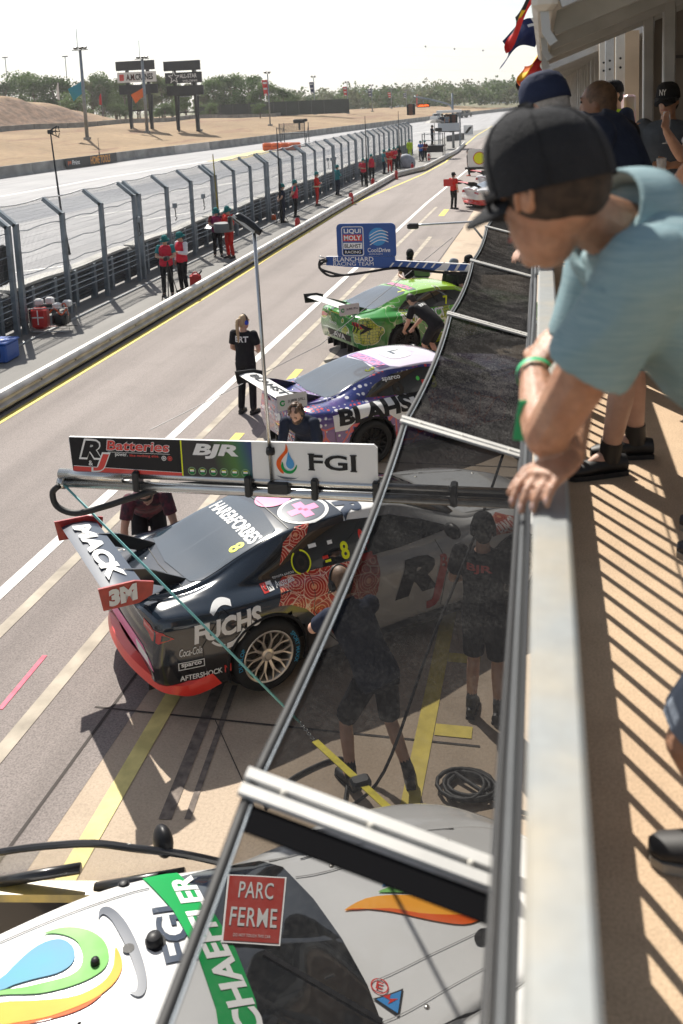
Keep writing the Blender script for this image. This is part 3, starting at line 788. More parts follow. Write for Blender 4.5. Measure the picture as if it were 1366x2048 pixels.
# ---------------------------------------------------------------- the dark car, nearest in full view
def navy(k):
    p = k.pos(); x, y, z = k.sep(p)
    f = k.math('ADD', x, k.math('MULTIPLY', z, -.5)); edge = k.math('GREATER_THAN', k.math('ADD', f, k.math('MULTIPLY', k.math('ABSOLUTE', y), -.15)), .30)
    low = k.math('LESS_THAN', z, .50)
    c = k.mix(low, (.012, .021, .034), (.006, .006, .008)); k.col(k.mix(edge, c, (.72, .72, .71)))
P8 = car_paint('navy_and_white_paint', navy, .14, .75)
def dots(k):
    p = k.pos(); v = k.vor(p, 6.2, rnd=.8); d = v['Distance']; n = k.noise(p, 5, 2)
    ringf = k.math('FRACT', k.math('MULTIPLY', d, 6.0))
    c = k.ramp(ringf, (.0, (.50, .02, .008)), (.45, (.30, .008, .005)), (.62, (.55, .06, .01)), (.8, (.75, .55, .40)), (.9, (.5, .02, .01)))
    core = k.ramp(d, (.16, 1), (.19, 0)); c = k.mix(core, c, (.70, .30, .16))
    e = k.vor(p, 6.2, 'DISTANCE_TO_EDGE', rnd=.8)['Distance']; c = k.mix(k.ramp(e, (.012, 1), (.022, 0)), c, (.72, .55, .42))
    fine = k.vor(p, 62); c = k.mix(k.math('MULTIPLY', k.ramp(fine['Distance'], (.22, 1), (.3, 0)), k.ramp(n, (.5, 0), (.56, 1))), c, (.75, .6, .45)); k.col(c)
M_DOTS = car_paint('red_dot_art_vinyl', dots, .3, .6)
M_END3 = mat('red_endplate', (.50, .03, .02), .3, coat=.6, col2=(.30, .01, .01), scale=9)
c, bvh, T, Sr, Sl, Rr, w = car('race_car', (-3.08, 8.21), NC, 'dark navy race coupe with red dot-art doors, parked under the battery sign boom', P8, M_LNAVY, M_END3, lip=mat('fluoro_red_lip', (.80, .035, .02), .35, coat=.4), jack=.06, wing_h=1.21)
Sr('door_art', shape([(.12, .78), (.20, .90), (.26, .935), (1.25, .885), (1.18, .58), (.98, .30), (.72, .26), (.54, .50), (.40, .66), (.25, .75)]), 0, 0, M_DOTS, .0035, .05)
Sr('roof_art', shape([(.26, 1.02), (.36, 1.17), (.52, 1.255), (.66, 1.265), (.60, 1.19), (.44, 1.12)]), 0, 0, M_DOTS, .005, .04)
Sr('lettering', shift(fit('FUCHS', .62, .17, .045, .12), 0, 0, R(2)), -.36, .75, M_LWHITE, .006, .05)
for e_ in (ring(.155, .19, 16, 62, 132), ring(.16, .182, 8, 218, 262), ring(.155, .205, 16, 268, 338)): Sr('emblem', e_, -.38, .75, M_LWHITE, .005, .05)
Sr('lettering', fit('AFTERSHOCK', .36, .05, .02), -.62, .36, M_LWHITE, .006)
Sr('emblem', fit('N', .06, .07, .01), -.39, .36, M_LRED, .006)
Sr('lettering', join(fit('sparco', .17, .045, .03), ([(-.11, -.035), (.11, -.035), (.11, .035), (-.11, .035), (-.103, -.028), (.103, -.028), (.103, .028), (-.103, .028)], [(0, 1, 5, 4), (1, 2, 6, 5), (2, 3, 7, 6), (3, 0, 4, 7)])), -.70, .475, M_LWHITE, .006, .04)
Sr('lettering', fit('Coca-Cola', .19, .07, .008, .3), -.70, .60, M_LWHITE, .006, .04)
Sr('lettering', fit('Australia', .2, .034, .008), .26, .905, M_LWHITE, .006, .04)
Sr('lettering', fit('TOYOTA GAZOO Racing', .30, .022, .004), .31, .945, M_LWHITE, .006, .04)
Sr('badge', rect(.11, .05), .08, .912, M_LWHITE, .005, .04); Sr('badge', shift(rect(.055, .05), -.0275, 0), .08, .912, M_LRED, .0055, .04); Sr('lettering', fit('GR', .09, .036, .02), .08, .912, M_LBLACK, .007, .04)
Sr('race_number', fit('8', .085, .15, .03), .93, .995, M_LYEL, .008, .04)
Sr('sticker', rect(.08, .03), .62, 1.10, M_LWHITE, .007); Sr('sticker', rect(.06, .025), .72, .985, M_LRED, .007); Sr('sticker', rect(.06, .02), .74, .95, M_LYEL, .007); Sr('sticker', rect(.05, .03), .80, 1.09, M_LWHITE, .007)
Sr('fuel_port', disc(.085, 24), .47, 1.0, M_BLKMET, .009, .04); Sr('port_ring', ring(.085, .098, 24, -70, 80), .47, 1.0, M_LYEL, .011, .04); Sr('port_ring', ring(.085, .098, 24, 120, 250), .47, 1.0, M_LYEL, .011, .04)
Sr('port_cap', ring(.03, .055, 20), .47, 1.0, M_LGREY, .012, .04)
T2 = topproj(c, bvh, -math.pi / 2)
def top8(nm, s2, x, y, m, l=.006): return conform(nm, s2, (x, y, 2.2), (0, -1, 0), (1, 0, 0), bvh, m, c, l, .04, 2)
top8('lettering', fit('HARE&FORBES', 1.0, .15, .03), .15, .0, M_LWHITE, .007)
top8('race_number', fit('8', .10, .15, .03), -.02, -.43, M_LYEL, .008)
e8 = pixhit(c, bvh, 606, 1020); f8 = pixhit(c, bvh, 547, 996); r8 = pixhit(c, bvh, 697, 1012)
top8('roof_emblem', disc(.25), e8.x, e8.y, M_LWHITE, .005); top8('roof_emblem', disc(.215), e8.x, e8.y, M_LNAVY, .007)
top8('roof_cross', join(rect(.10, .30), rect(.30, .10)), e8.x, e8.y, M_LPINK, .009)
top8('pink_disc', disc(.19), f8.x, f8.y, M_LPINK, .006)
top8('lettering', fit('R', .28, .24, .05, .15), r8.x, r8.y, M_LNAVY, .007); top8('lettering', fit('&J', .13, .13, .03), r8.x, r8.y - .26, M_LRED, .007)
Sr('lettering', fit('R', .50, .36, .06, .25), 1.62, .60, M_LBLACK, .006, .05); Sr('lettering', fit('J', .26, .40, .06, .25), 1.86, .42, M_LRED, .007, .05)
Sr('lettering', fit('Batteries', .62, .16, .03, .15), 2.2, .66, M_LRED, .007, .05); Sr('lettering', fit('power. like nothing else.', .5, .045, .008), 2.16, .53, M_LBLACK, .006, .05)
Sr('guard_art', shape([(2.35, .80), (2.6, .76), (2.9, .74), (3.05, .79), (2.8, .86), (2.5, .87)]), 0, 0, M_DOTS, .005); Sr('lettering', fit('DUNLOP', .26, .06, .015), 2.78, .80, M_LWHITE, .008)
Rr('bumper_panel', shape([(-.55, .56), (-.75, .50), (-.78, .42), (-.4, .40), (.4, .40), (.78, .42), (.75, .50), (.55, .56)]), 0, 0, M_LPINK, .005)
Rr('plate', shape([(.35, .54), (.68, .53), (.70, .44), (.35, .42)]), 0, 0, M_LWHITE, .008); Rr('lettering', fit('BJ', .13, .07, .02), .50, .485, M_LNAVY, .010)
Sr('panel_gap', shape([(-.40, .90), (-.393, .90), (-.16, .62), (-.17, .62)]), 0, 0, M_LBLACK, .005)
top8('panel_gap', rect(1.08, .010), .46, 0, M_LBLACK, .006)
# wing lettering, along the span
flat('wing_lettering', shift(fit('MACK', 1.25, .17, .06), .0, 0), (-1.18, .02, 1.21 + .052), (0, -1, 0), (1, 0, -.12), M_LWHITE, w, .004)
flat('endplate_lettering', fit('3M', .24, .15, .07), (-1.2, -.785, 1.205), (1, 0, 0), (0, 0, 1), M_LWHITE, w, .003)
# ---------------------------------------------------------------- the white car, nearest and cut by the picture's edge
def plainwhite(k):
    k.col(k.mix(k.math('LESS_THAN', k.sep(k.pos())[2], .3), (.78, .78, .77), (.02, .02, .022)))
PW = car_paint('white_paint_gloss', plainwhite, .25)
M_FGREEN = mat('green_vinyl', (.01, .30, .075), .5, spec=.12); M_LGREEN = mat('leaf_green_vinyl', (.13, .50, .06), .5, spec=.12, var=.3, scale=3, col2=(.30, .62, .22)); M_LTEAL = mat('teal_vinyl', (.10, .36, .42), .5, spec=.12, col2=(.14, .30, .55), scale=3)
M_LORANGE = mat('orange_vinyl', (.85, .30, .02), .5, spec=.12, col2=(.95, .45, .06), scale=2); M_LFLAME = mat('flame_orange_vinyl', (.75, .12, .02), .5, spec=.12)
c, bvh, T, Sr, Sl, Rr, w = car('race_car', (-2.9, 2.66), R(40), 'white race coupe with a green windscreen banner and one open door', PW, M_CARBON, M_LWHITE, jack=.0, letters=False, lip=M_LRED, left_mirror=False)
def topf(nm, s2, x, y, m, l=.006, g=.05): return conform(nm, s2, (x, y, 2.2), (0, 1, 0), (-1, 0, 0), bvh, m, c, l, g, 2)
def topw(nm, s2, x, y, m, l=.006, g=.05): return conform(nm, s2, (x, y, 2.2), (0, -1, 0), (1, 0, 0), bvh, m, c, l, g, 2)
topw('screen_banner', shape([(-.60, -.12), (-.3, -.05), (0, -.03), (.3, -.05), (.60, -.12), (.63, .06), (.3, .14), (0, .16), (-.3, .14), (-.63, .06)]), 1.66, 0, M_FGREEN, .008)
topf('lettering', fit('SCHAEFFLER', 1.12, .13, .035), 1.725, 0, M_LWHITE, .011)
Z6 = lambda *p: [(x / 2.203, 1560 + y / 2.203) for x, y in p]
def pix(nm, pts, m, l=.006, n=3): s2 = pixshape(c, bvh, pts, n); return conform(nm, s2, (0, 0, 2.2), (1, 0, 0), (0, 1, 0), bvh, m, c, l, .05, 2)
pix('roof_emblem', Z6((-160, 960), (0, 880), (60, 825), (130, 760), (200, 718), (270, 706), (318, 735), (330, 780), (310, 822), (250, 857), (150, 882), (60, 908), (0, 932)), M_LTEAL, .007)
pix('roof_emblem', Z6((190, 682), (260, 657), (340, 655), (410, 675), (460, 715), (480, 770), (470, 820), (430, 860), (350, 900), (250, 930), (150, 947), (0, 952), (-120, 985), (0, 934), (100, 918), (200, 895), (300, 868), (352, 832), (365, 780), (345, 722), (300, 692), (240, 680)), M_LGREEN, .0065)
pix('roof_emblem', Z6((508, 742), (532, 780), (538, 830), (510, 890), (450, 945), (380, 985), (280, 1025), (180, 1055), (0, 1085), (-100, 1090), (-100, 1030), (0, 985), (150, 976), (300, 962), (400, 928), (468, 880), (500, 820)), M_LORANGE, .0065)
pix('roof_emblem', Z6((450, 947), (400, 990), (330, 1025), (250, 1050), (120, 1080), (0, 1110), (-100, 1120), (-100, 1093), (0, 1087), (180, 1057), (280, 1027), (380, 987)), M_LFLAME, .006)
pix('roof_swoosh', Z6((433, 620), (440, 577), (470, 563), (510, 582), (560, 640), (610, 740), (645, 860), (642, 930), (620, 958), (590, 955), (568, 935), (592, 938), (604, 918), (600, 860), (570, 770), (530, 690), (490, 622), (457, 597), (441, 606)), M_LNAVY, .0075)
p0, p1 = pixhit(c, bvh, *Z6((800, 795))[0]), pixhit(c, bvh, *Z6((735, 565))[0]); dv = (p1 - p0); dv.z = 0; up = V((-dv.y, dv.x, 0)); mid = (p0 + p1) / 2
conform('lettering', fit('FGI', dv.length * 1.04, .155, .02), (mid.x, mid.y, 2.2), dv, up, bvh, M_LNAVY, c, .007, .05, 2)
vents = [(pixhit(c, bvh, *Z6(q)[0]), r_, h_) for q, r_, h_ in (((680, 720), .042, .05), ((420, 812), .022, .035), ((545, 462), .024, .02))]
vents = [v_ for v_ in vents if v_[0] is not None]
for p, r, h in vents:
    b = MB(); b.lathe((p.x, p.y, p.z - .005), [(r * 1.3, 0), (r * 1.3, .008), (r, .01), (r, h * .6), (r * .8, h * .95), (r * .4, h * 1.08), (0, h * 1.1)], 'Z', 20); b.build('roof_vent', M_LBLACK, c, smooth=40)
p = pixhit(c, bvh, *Z6((566, 748))[0]); topw('roof_hole', disc(.028), p.x, p.y, M_LBLACK, .009)
topw('panel_gap', shape([(-.55, -1.0), (-.543, -1.0), (-.50, .55), (-.508, .55)]), 1.0, 0, M_LBLACK, .006)
# bonnet marks
Z7 = lambda *p: [(320 + x / 1.846, 1500 + y / 1.846) for x, y in p]
pix('bonnet_emblem', Z7((680, 595), (760, 551), (880, 538), (1040, 545), (1150, 570), (1222, 600), (1190, 627), (1120, 648), (1000, 632), (850, 600), (740, 589)), M_LORANGE)
pix('bonnet_emblem', Z7((690, 594), (850, 588), (960, 606), (1100, 612), (1218, 602), (1190, 627), (1120, 648), (1000, 632), (850, 600), (740, 589)), M_LFLAME, .007)
pix('bonnet_emblem', Z7((805, 526), (880, 502), (960, 505), (1045, 531), (940, 531), (860, 529)), M_LGREEN)
pix('bonnet_emblem', Z7((818, 506), (850, 465), (880, 478), (905, 490), (860, 500)), mat('sky_blue_vinyl', (.04, .28, .60), .4), .006, 0)
pix('bonnet_vent', Z7((1160, 690), (1185, 662), (1225, 668), (1236, 690), (1205, 722), (1170, 722)), M_LBLACK)
p = pixhit(c, bvh, *Z7((810, 875))[0]); ang = -R(40)
def topr(nm, s2, p, m, l): return conform(nm, s2, (p.x, p.y, 2.2), (math.cos(ang), math.sin(ang), 0), (-math.sin(ang), math.cos(ang), 0), bvh, m, c, l, .05, 2)
topr('sticker', ring(.038, .045, 24), p, M_LRED, .006); topr('lettering', fit('E', .034, .045, .012), p, M_LRED, .007)
pix('sticker', Z7((784, 922), (898, 884), (882, 990)), M_LBLACK, .006, 0); pix('sticker', Z7((797, 925), (890, 894), (877, 977)), mat('sticker_blue', (.03, .25, .6), .4), .008, 0); pix('sticker', Z7((820, 915), (850, 908), (846, 925), (878, 925), (840, 945), (848, 930)), M_LRED, .010, 0)
for a_, b_ in (((400, 410), (570, 370)), ((500, 470), (720, 420)), ((800, 850), (1225, 650)), ((810, 1010), (1225, 790))):
    (ax, ay), (bx, by) = Z7(a_, b_); pix('panel_gap', [(ax, ay), (bx, by), (bx, by + 2.2), (ax, ay + 2.2)], mat('grey_panel_gap', (.3, .3, .3), .6), .006, 0)
b = MB(); b.rbar([(2.35, -.5, .955), (1.95, -.05, 1.14)], .025, .02); b.build('wiper', M_LBLACK, c)
# race notice taped on the windscreen, square to the viewer's side
q = Z7((248, 470), (465, 480), (440, 735), (222, 722)); pix('notice_edge', q, M_LWHITE, .016, 0)
mx = sum(x for x, y in q) / 4; my = sum(y for x, y in q) / 4; M_NOTICE = mat('notice_red', (.33, .035, .025), .7, spec=.1)
pix('notice', [(mx + (x - mx) * .94, my + (y - my) * .95) for x, y in q], M_NOTICE, .019, 0)
qa, qb, qc, qd = [pixhit(c, bvh, *k_) for k_ in q]
uy = ((qa + qb) - (qc + qd)) / 2; ux = ((qb + qc) - (qa + qd)) / 2; uy.z = ux.z = 0; o_ = (qa + qb + qc + qd) / 4
for txt, v_, w_, h_ in (('PARC', .24, .60, .26), ('FERME', -.16, .78, .26), ('DO NOT TOUCH THIS CAR', -.41, .6, .04)):
    s2 = fit(txt, w_, h_, .008 if h_ > .1 else .0, 0, 1.08); s2 = ([((x) * ux.x + (y + v_) * uy.x, (x) * ux.y + (y + v_) * uy.y) for x, y in s2[0]], s2[1]); conform('lettering', s2, (o_.x, o_.y, 2.2), (1, 0, 0), (0, 1, 0), bvh, mat('notice_print', (.50, .50, .49), .6, spec=.1), c, .023, .05, 2)
# open left door: slim carbon frame with clear window, seen edge-on past the roof
M_CLEAR = mat('clear_polycarbonate', (.8, .72, .5), .05, alpha=.25)
inv = (Matrix.Translation(c.location) @ c.rotation_euler.to_matrix().to_4x4()).inverted()
A = [inv @ G(px, py, z) for px, py, z in ((-70, 1722, .98), (0, 1704, 1.06), (91, 1692, 1.11), (186, 1687, 1.13), (272, 1697, 1.12), (363, 1708, 1.06), (440, 1724, .98))]; A = crom(A, 4)
b = MB(); b.tube(A, .020, 8); low = [V((p.x, p.y, .80)) for p in (A[0], A[-1])]; b.rbar(low, .05, .05); b.tube([A[0], low[0]], .018, 6); b.tube([A[-1], low[1]], .018, 6); q_ = V((0, .03, 0))
b.add([low[0], low[1], low[1] - V((0, 0, .5)), low[0] - V((0, 0, .5))] + [v + q_ for v in (low[0], low[1], low[1] - V((0, 0, .5)), low[0] - V((0, 0, .5)))], [(0, 1, 2, 3), (7, 6, 5, 4), (0, 4, 5, 1), (1, 5, 6, 2), (2, 6, 7, 3), (3, 7, 4, 0)])
d = b.build('door', M_CARBON, c, smooth=40)
b = MB(); b.poly([p - V((0, 0, .005)) for p in A] + [low[1], low[0]]); b.build('window', M_CLEAR, d)
b = MB(); dl = low[1] - low[0]; b.rbar([low[0] + dl * .05 + V((0, -.06, .03)), low[0] + dl * .62 + V((0, -.06, .03))], .10, .05); b.build('door_pad', mat('amber_panel', (.60, .42, .10), .35, col2=(.25, .20, .10), scale=6), d)
b = MB(); b.tube([low[0] + dl * .1 + V((0, -.03, .06)), low[0] + dl * .45 + V((0, -.03, .16))], .03, 8); b.tube([low[0] + dl * .5 + V((0, -.05, .04)), low[0] + dl * .85 + V((0, -.05, .14))], .035, 8); b.build('door_duct', M_CARBON, d, True)
mp = inv @ G(326, 1682, 1.08); b = MB(); b.ell(mp, (.055, .11, .09), 16, 10, rot=Matrix.Rotation(R(-35), 3, 'X')); b.tube([mp + V((.0, -.02, -.05)), A[-1]], .016, 6); mo = b.build('mirror', M_LBLACK, d, 50)
# ---------------------------------------------------------------- the purple car
def purple(k):
    p = k.pos(); x, y, z = k.sep(p); n = k.noise(p, 1.3, 2)
    base = k.mix(k.ramp(n, (.42, 0), (.58, 1)), (.022, .035, .19), (.14, .05, .24))
    rd = k.vor(k.scale(p, (1, 1, 1)), 14, rnd=.25); wv = k.math('FRACT', k.math('MULTIPLY', k.math('ADD', n, k.math('MULTIPLY', z, .35)), 5.0))
    c = k.mix(k.math('MULTIPLY', k.ramp(rd['Distance'], (.30, 1), (.38, 0)), k.ramp(wv, (.30, 0), (.34, 1), (.62, 1), (.66, 0))), base, (.62, .05, .05))
    wd = k.vor(p, 11, rnd=.15); c = k.mix(k.math('MULTIPLY', k.ramp(wd['Distance'], (.30, 1), (.38, 0)), k.ramp(wv, (.72, 0), (.75, 1))), c, (.75, .74, .78))
    e = k.vor(p, 3.0, 'DISTANCE_TO_EDGE')['Distance']
    c = k.mix(k.math('MULTIPLY', k.ramp(e, (.02, 1), (.05, 0)), k.math('LESS_THAN', z, .72)), c, (.55, .04, .05))
    top = k.ramp(k.math('ADD', z, k.math('MULTIPLY', n, .2)), (.0, 0), (1, 1))
    c = k.mix(k.math('GREATER_THAN', k.math('ADD', z, k.math('MULTIPLY', n, .12)), 1.30), c, (.66, .58, .70))
    k.col(c)
PP = car_paint('purple_dot_art_paint', purple)
c, bvh, T, Sr, Sl, Rr, w = car('race_car', (-3.08, 13.74), R(40), 'purple and red dot-art race coupe with a white lettered door panel', PP, M_LWHITE, M_LBLACK, rim=M_RIMD, wing_h=1.14, letters=False)
Sr('door_panel', shape([(-.62, .85), (-.2, .905), (1.0, .905), (1.02, .58), (.44, .60), (.27, .73), (0, .775), (-.27, .73), (-.42, .62), (-.60, .62)]), 0, 0, M_LWHITE, .006, .025); Sr('lettering', fit('BLAHST', 1.5, .22, .05), .22, .80, M_LBLACK, .010, .025)
def topp(nm, s2, x, y, m, l=.006): return conform(nm, s2, (x, y, 2.2), (0, -1, 0), (1, 0, 0), bvh, m, c, l, .04, 2)
topp('banner', shape([(-.5, -.09), (.5, -.09), (.52, .08), (-.52, .08)]), .52, 0, mat('purple_vinyl', (.18, .12, .33), .35), .006); topp('lettering', fit('BOSCH', .82, .14, .03), .51, 0, M_LPINK, .009)
topp('race_number', fit('3', .1, .15, .03), .33, -.38, M_LYEL, .009); Sr('race_number', fit('3', .11, .17, .03), 1.2, 1.0, M_LYEL, .009)
Sr('fuel_port', ring(.03, .09, 24), .58, .99, M_LGREY, .009, .04); Sr('sticker', disc(.03), .95, 1.08, mat('green_dot', (.1, .6, .1), .4), .008); Sr('sticker', rect(.1, .06), 1.05, 1.02, M_LRED, .008)
Sr('lettering', fit('sparco', .3, .06, .02), .52, 1.135, M_LWHITE, .008)
Rr('lettering', fit('BLAHST', .62, .12, .03), -.02, .42, M_LWHITE, .006); Rr('lettering', fit('SUPERSPACER', .42, .06, .01), .5, .63, M_LWHITE, .006); Rr('badge', disc(.06), .1, .62, M_LWHITE, .006)
topp('roof_patch', shape([(-.22, -.2), (.25, -.2), (.27, .12), (.02, .2), (-.24, .1)], 3), 1.0, 0, M_LWHITE, .005); topp('roof_mark', ([(-.1, -.1), (.1, -.1), (.1, -.05), (-.05, -.05), (-.05, .1), (-.1, .1)], [tuple(range(6))]), 1.02, .02, M_LNAVY, .008)
flat('wing_lettering', fit('BLAHST', 1.2, .13, .03), (-1.18, .0, 1.14 + .052), (0, -1, 0), (1, 0, -.12), M_LBLACK, w, .004)
M_PLATEG = mat('pale_endplate', (.60, .60, .60), .4)
def emblem_plate(w, h):
    flat('endplate_panel', rect(.46, .22, .03), (-1.17, -.785, h), (1, 0, 0), (0, 0, 1), M_PLATEG, w, .004)
    flat('endplate_lettering', shift(fit('SUPER SPILL', .27, .04, .012), .07, .01), (-1.17, -.785, h), (1, 0, 0), (0, 0, 1), M_LBLACK, w, .007)
    flat('endplate_emblem', join(shift(ring(.02, .042, 14, 20, 250), -.15, .0), shift(ring(.012, .03, 10, 200, 400), -.145, -.015)), (-1.17, -.785, h), (1, 0, 0), (0, 0, 1), M_FGREEN, w, .007)
emblem_plate(w, 1.135)
# ---------------------------------------------------------------- the green car
def green(k):
    p = k.pos(); x, y, z = k.sep(p); n = k.noise(p, 1.6, 2)
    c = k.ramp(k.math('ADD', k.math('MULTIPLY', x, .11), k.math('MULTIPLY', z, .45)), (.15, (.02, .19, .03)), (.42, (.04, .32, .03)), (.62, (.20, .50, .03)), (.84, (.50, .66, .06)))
    sc = k.vor(p, 17, rnd=.35); e = k.vor(p, 17, 'DISTANCE_TO_EDGE', rnd=.35)['Distance']
    m = k.ramp(n, (.585, 0), (.60, 1)); scale = k.mix(k.ramp(e, (.05, 0), (.10, 1)), (.05, .14, .02), (.40, .46, .03))
    c = k.mix(m, c, scale); ln = k.ramp(k.math('ABSOLUTE', k.math('ADD', n, -.59)), (.003, 1), (.007, 0)); c = k.mix(ln, c, (.75, .78, .6))
    n2 = k.noise(p, 2.3, 1); c = k.mix(k.ramp(k.math('ABSOLUTE', k.math('ADD', n2, -.42)), (.002, 1), (.005, 0)), c, (.55, .66, .4))
    c = k.mix(k.math('LESS_THAN', k.math('ADD', x, k.math('MULTIPLY', n, .1)), -.98), c, (.55, .5, .03)); k.col(c)
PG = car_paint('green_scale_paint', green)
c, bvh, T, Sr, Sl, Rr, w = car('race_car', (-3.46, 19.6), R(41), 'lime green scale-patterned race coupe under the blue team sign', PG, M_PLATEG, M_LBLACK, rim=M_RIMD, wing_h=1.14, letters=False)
Sr('lettering', fit('PRECINCT', .92, .17, .03, .1), .62, .80, M_LWHITE, .007); Sr('lettering', fit('THE', .2, .13, .02, .1), .04, .82, M_LWHITE, .007); Sr('lettering', fit('EVENTS', .18, .05, .01), .06, .72, M_LWHITE, .007)
topp('banner', shape([(-.5, -.09), (.5, -.09), (.52, .08), (-.52, .08)]), .54, 0, mat('slate_vinyl', (.10, .14, .14), .35), .006); topp('lettering', fit('BOSCH', .82, .14, .03), .53, 0, M_LPINK, .009)
topp('race_number', fit('7', .1, .15, .03), .33, -.38, M_LYEL, .009); Sr('race_number', fit('7', .11, .17, .03), 1.2, 1.0, M_LYEL, .009)
Sr('fuel_port', ring(.03, .09, 24), .58, .99, M_LGREY, .009, .04)
Rr('grille', shape([(-.5, .5), (.5, .5), (.45, .36), (-.45, .36)]), 0, 0, M_LBLACK, .005); Rr('lettering', fit('AVA', .5, .12, .02), .0, .43, M_LWHITE, .008); Rr('lettering', fit('iseco', .3, .07, .01), .25, .66, M_LWHITE, .008)
for k in range(3): Rr('lamp_bar', shape([(.56 + .12 * k, .80), (.64 + .12 * k, .70), (.58 + .12 * k, .60), (.61 + .12 * k, .60), (.69 + .12 * k, .70), (.61 + .12 * k, .80)]), 0, 0, M_LBLACK, .01)
emblem_plate(w, 1.135)
# ---------------------------------------------------------------- two red and white cars far down the lane
def redwhite(k):
    z = k.sep(k.pos())[2]; k.col(k.ramp(z, (.44, (.55, .02, .02)), (.46, (.72, .72, .72))))
PR_ = car_paint('white_and_red_paint', redwhite)
for (x, y), lb in (((-2.6, 45.8), 'white race coupe with a red lower edge parked beside the red-shirted crew member'), ((-2.4, 52.5), 'farthest white and red race coupe, half hidden behind the black cap')):
    c, bvh, T, Sr, Sl, Rr, w = car('race_car', (x, y), R(30), lb, PR_, M_LRED, M_LBLACK, rim=M_RIMD, letters=False, lip=M_LRED)
# ================================================================ balcony, rail, mesh screens
FZ, RZ = 3.60, 4.60
k = NT('balcony_floor', .85); p = k.pos(); n1 = k.noise(p, 1.1, 5); n2 = k.noise(p, 160, 2, .7); n3 = k.noise(p, 9, 4)
cc = k.mix(k.ramp(n1, (.3, 0), (.7, 1)), (.49, .345, .22), (.56, .41, .27)); cc = k.mix(1.0, cc, k.ramp(n2, (.3, .74), (.5, 1), (.7, 1.2)), 'MULTIPLY'); cc = k.mix(1.0, cc, k.ramp(n3, (.3, .92), (.6, 1.04)), 'MULTIPLY'); k.col(cc); k.bump(n2, .4, .004)
M_FLOOR = k.m
o = MB().box((6.03, 56, FZ - .09), (12, 120, .18)).build('balcony_floor', M_FLOOR); o['kind'] = 'structure'
M_GARAGE = mat('garage_wall_grey', (.20, .20, .20), .8, var=.15, scale=1)
o = MB().box((.62, 56, 1.7), (.2, 120, 3.4)).build('garage_wall', M_GARAGE); o['kind'] = 'structure'
k = NT('worn_rail_paint', .42); p = k.pos(); n1 = k.noise(p, 5.5, 5); n2 = k.noise(p, 30, 5, .7); n3 = k.noise(k.scale(p, (14, 3, 1)), 1.6, 6, .7)
cc = k.mix(k.ramp(n1, (.45, 0), (.7, 1)), (.32, .335, .33), (.40, .365, .295)); cc = k.mix(k.ramp(n3, (.62, 0), (.72, 1)), cc, (.30, .30, .29)); cc = k.mix(1.0, cc, k.ramp(n2, (.3, .9), (.7, 1.06)), 'MULTIPLY'); k.col(cc); k.b.inputs['Metallic'].default_value = .15
M_HAND = k.m
M_DKGREY = mat('dark_grey_steel', (.06, .065, .07), .45, .4, var=.2, scale=4)
M_LTUBE = mat('light_grey_tube', (.42, .45, .48), .35, .6, var=.15, scale=6)
def balustrade(y0, y1):
    f = empty('balustrade', (0, y0, FZ), 0, 'grey painted balustrade along the balcony edge, nearest section' if y0 < 0 else 'grey painted balustrade section farther along the balcony', 'railing', 'balcony balustrade sections')
    L = y1 - y0
    MB().box((.008, L / 2, RZ - FZ - .025), (.058, L, .05), bev=.006).build('handrail', M_HAND, f)
    MB().box((.004, L / 2, .13), (.045, L, .25), bev=.006).build('bottom_rail', M_HAND, f)
    n = int(L / .135); m = MB().box((0, 0, .52), (.016, .016, .88)).mesh('baluster', M_DKGREY)
    for i in range(min(n, 96)):
        b = link_mesh('baluster', m, f); b.location = (.004, (i + .5) * .135, 0)
    for i in range(int(L / 3.4) + 1): MB().box((.004, min(L - .03, .03 + i * 3.4), .48), (.05, .05, .96)).build('rail_post', M_DKGREY, f)
balustrade(-1.6, 9.6); balustrade(9.62, 20.8); balustrade(20.82, 32)
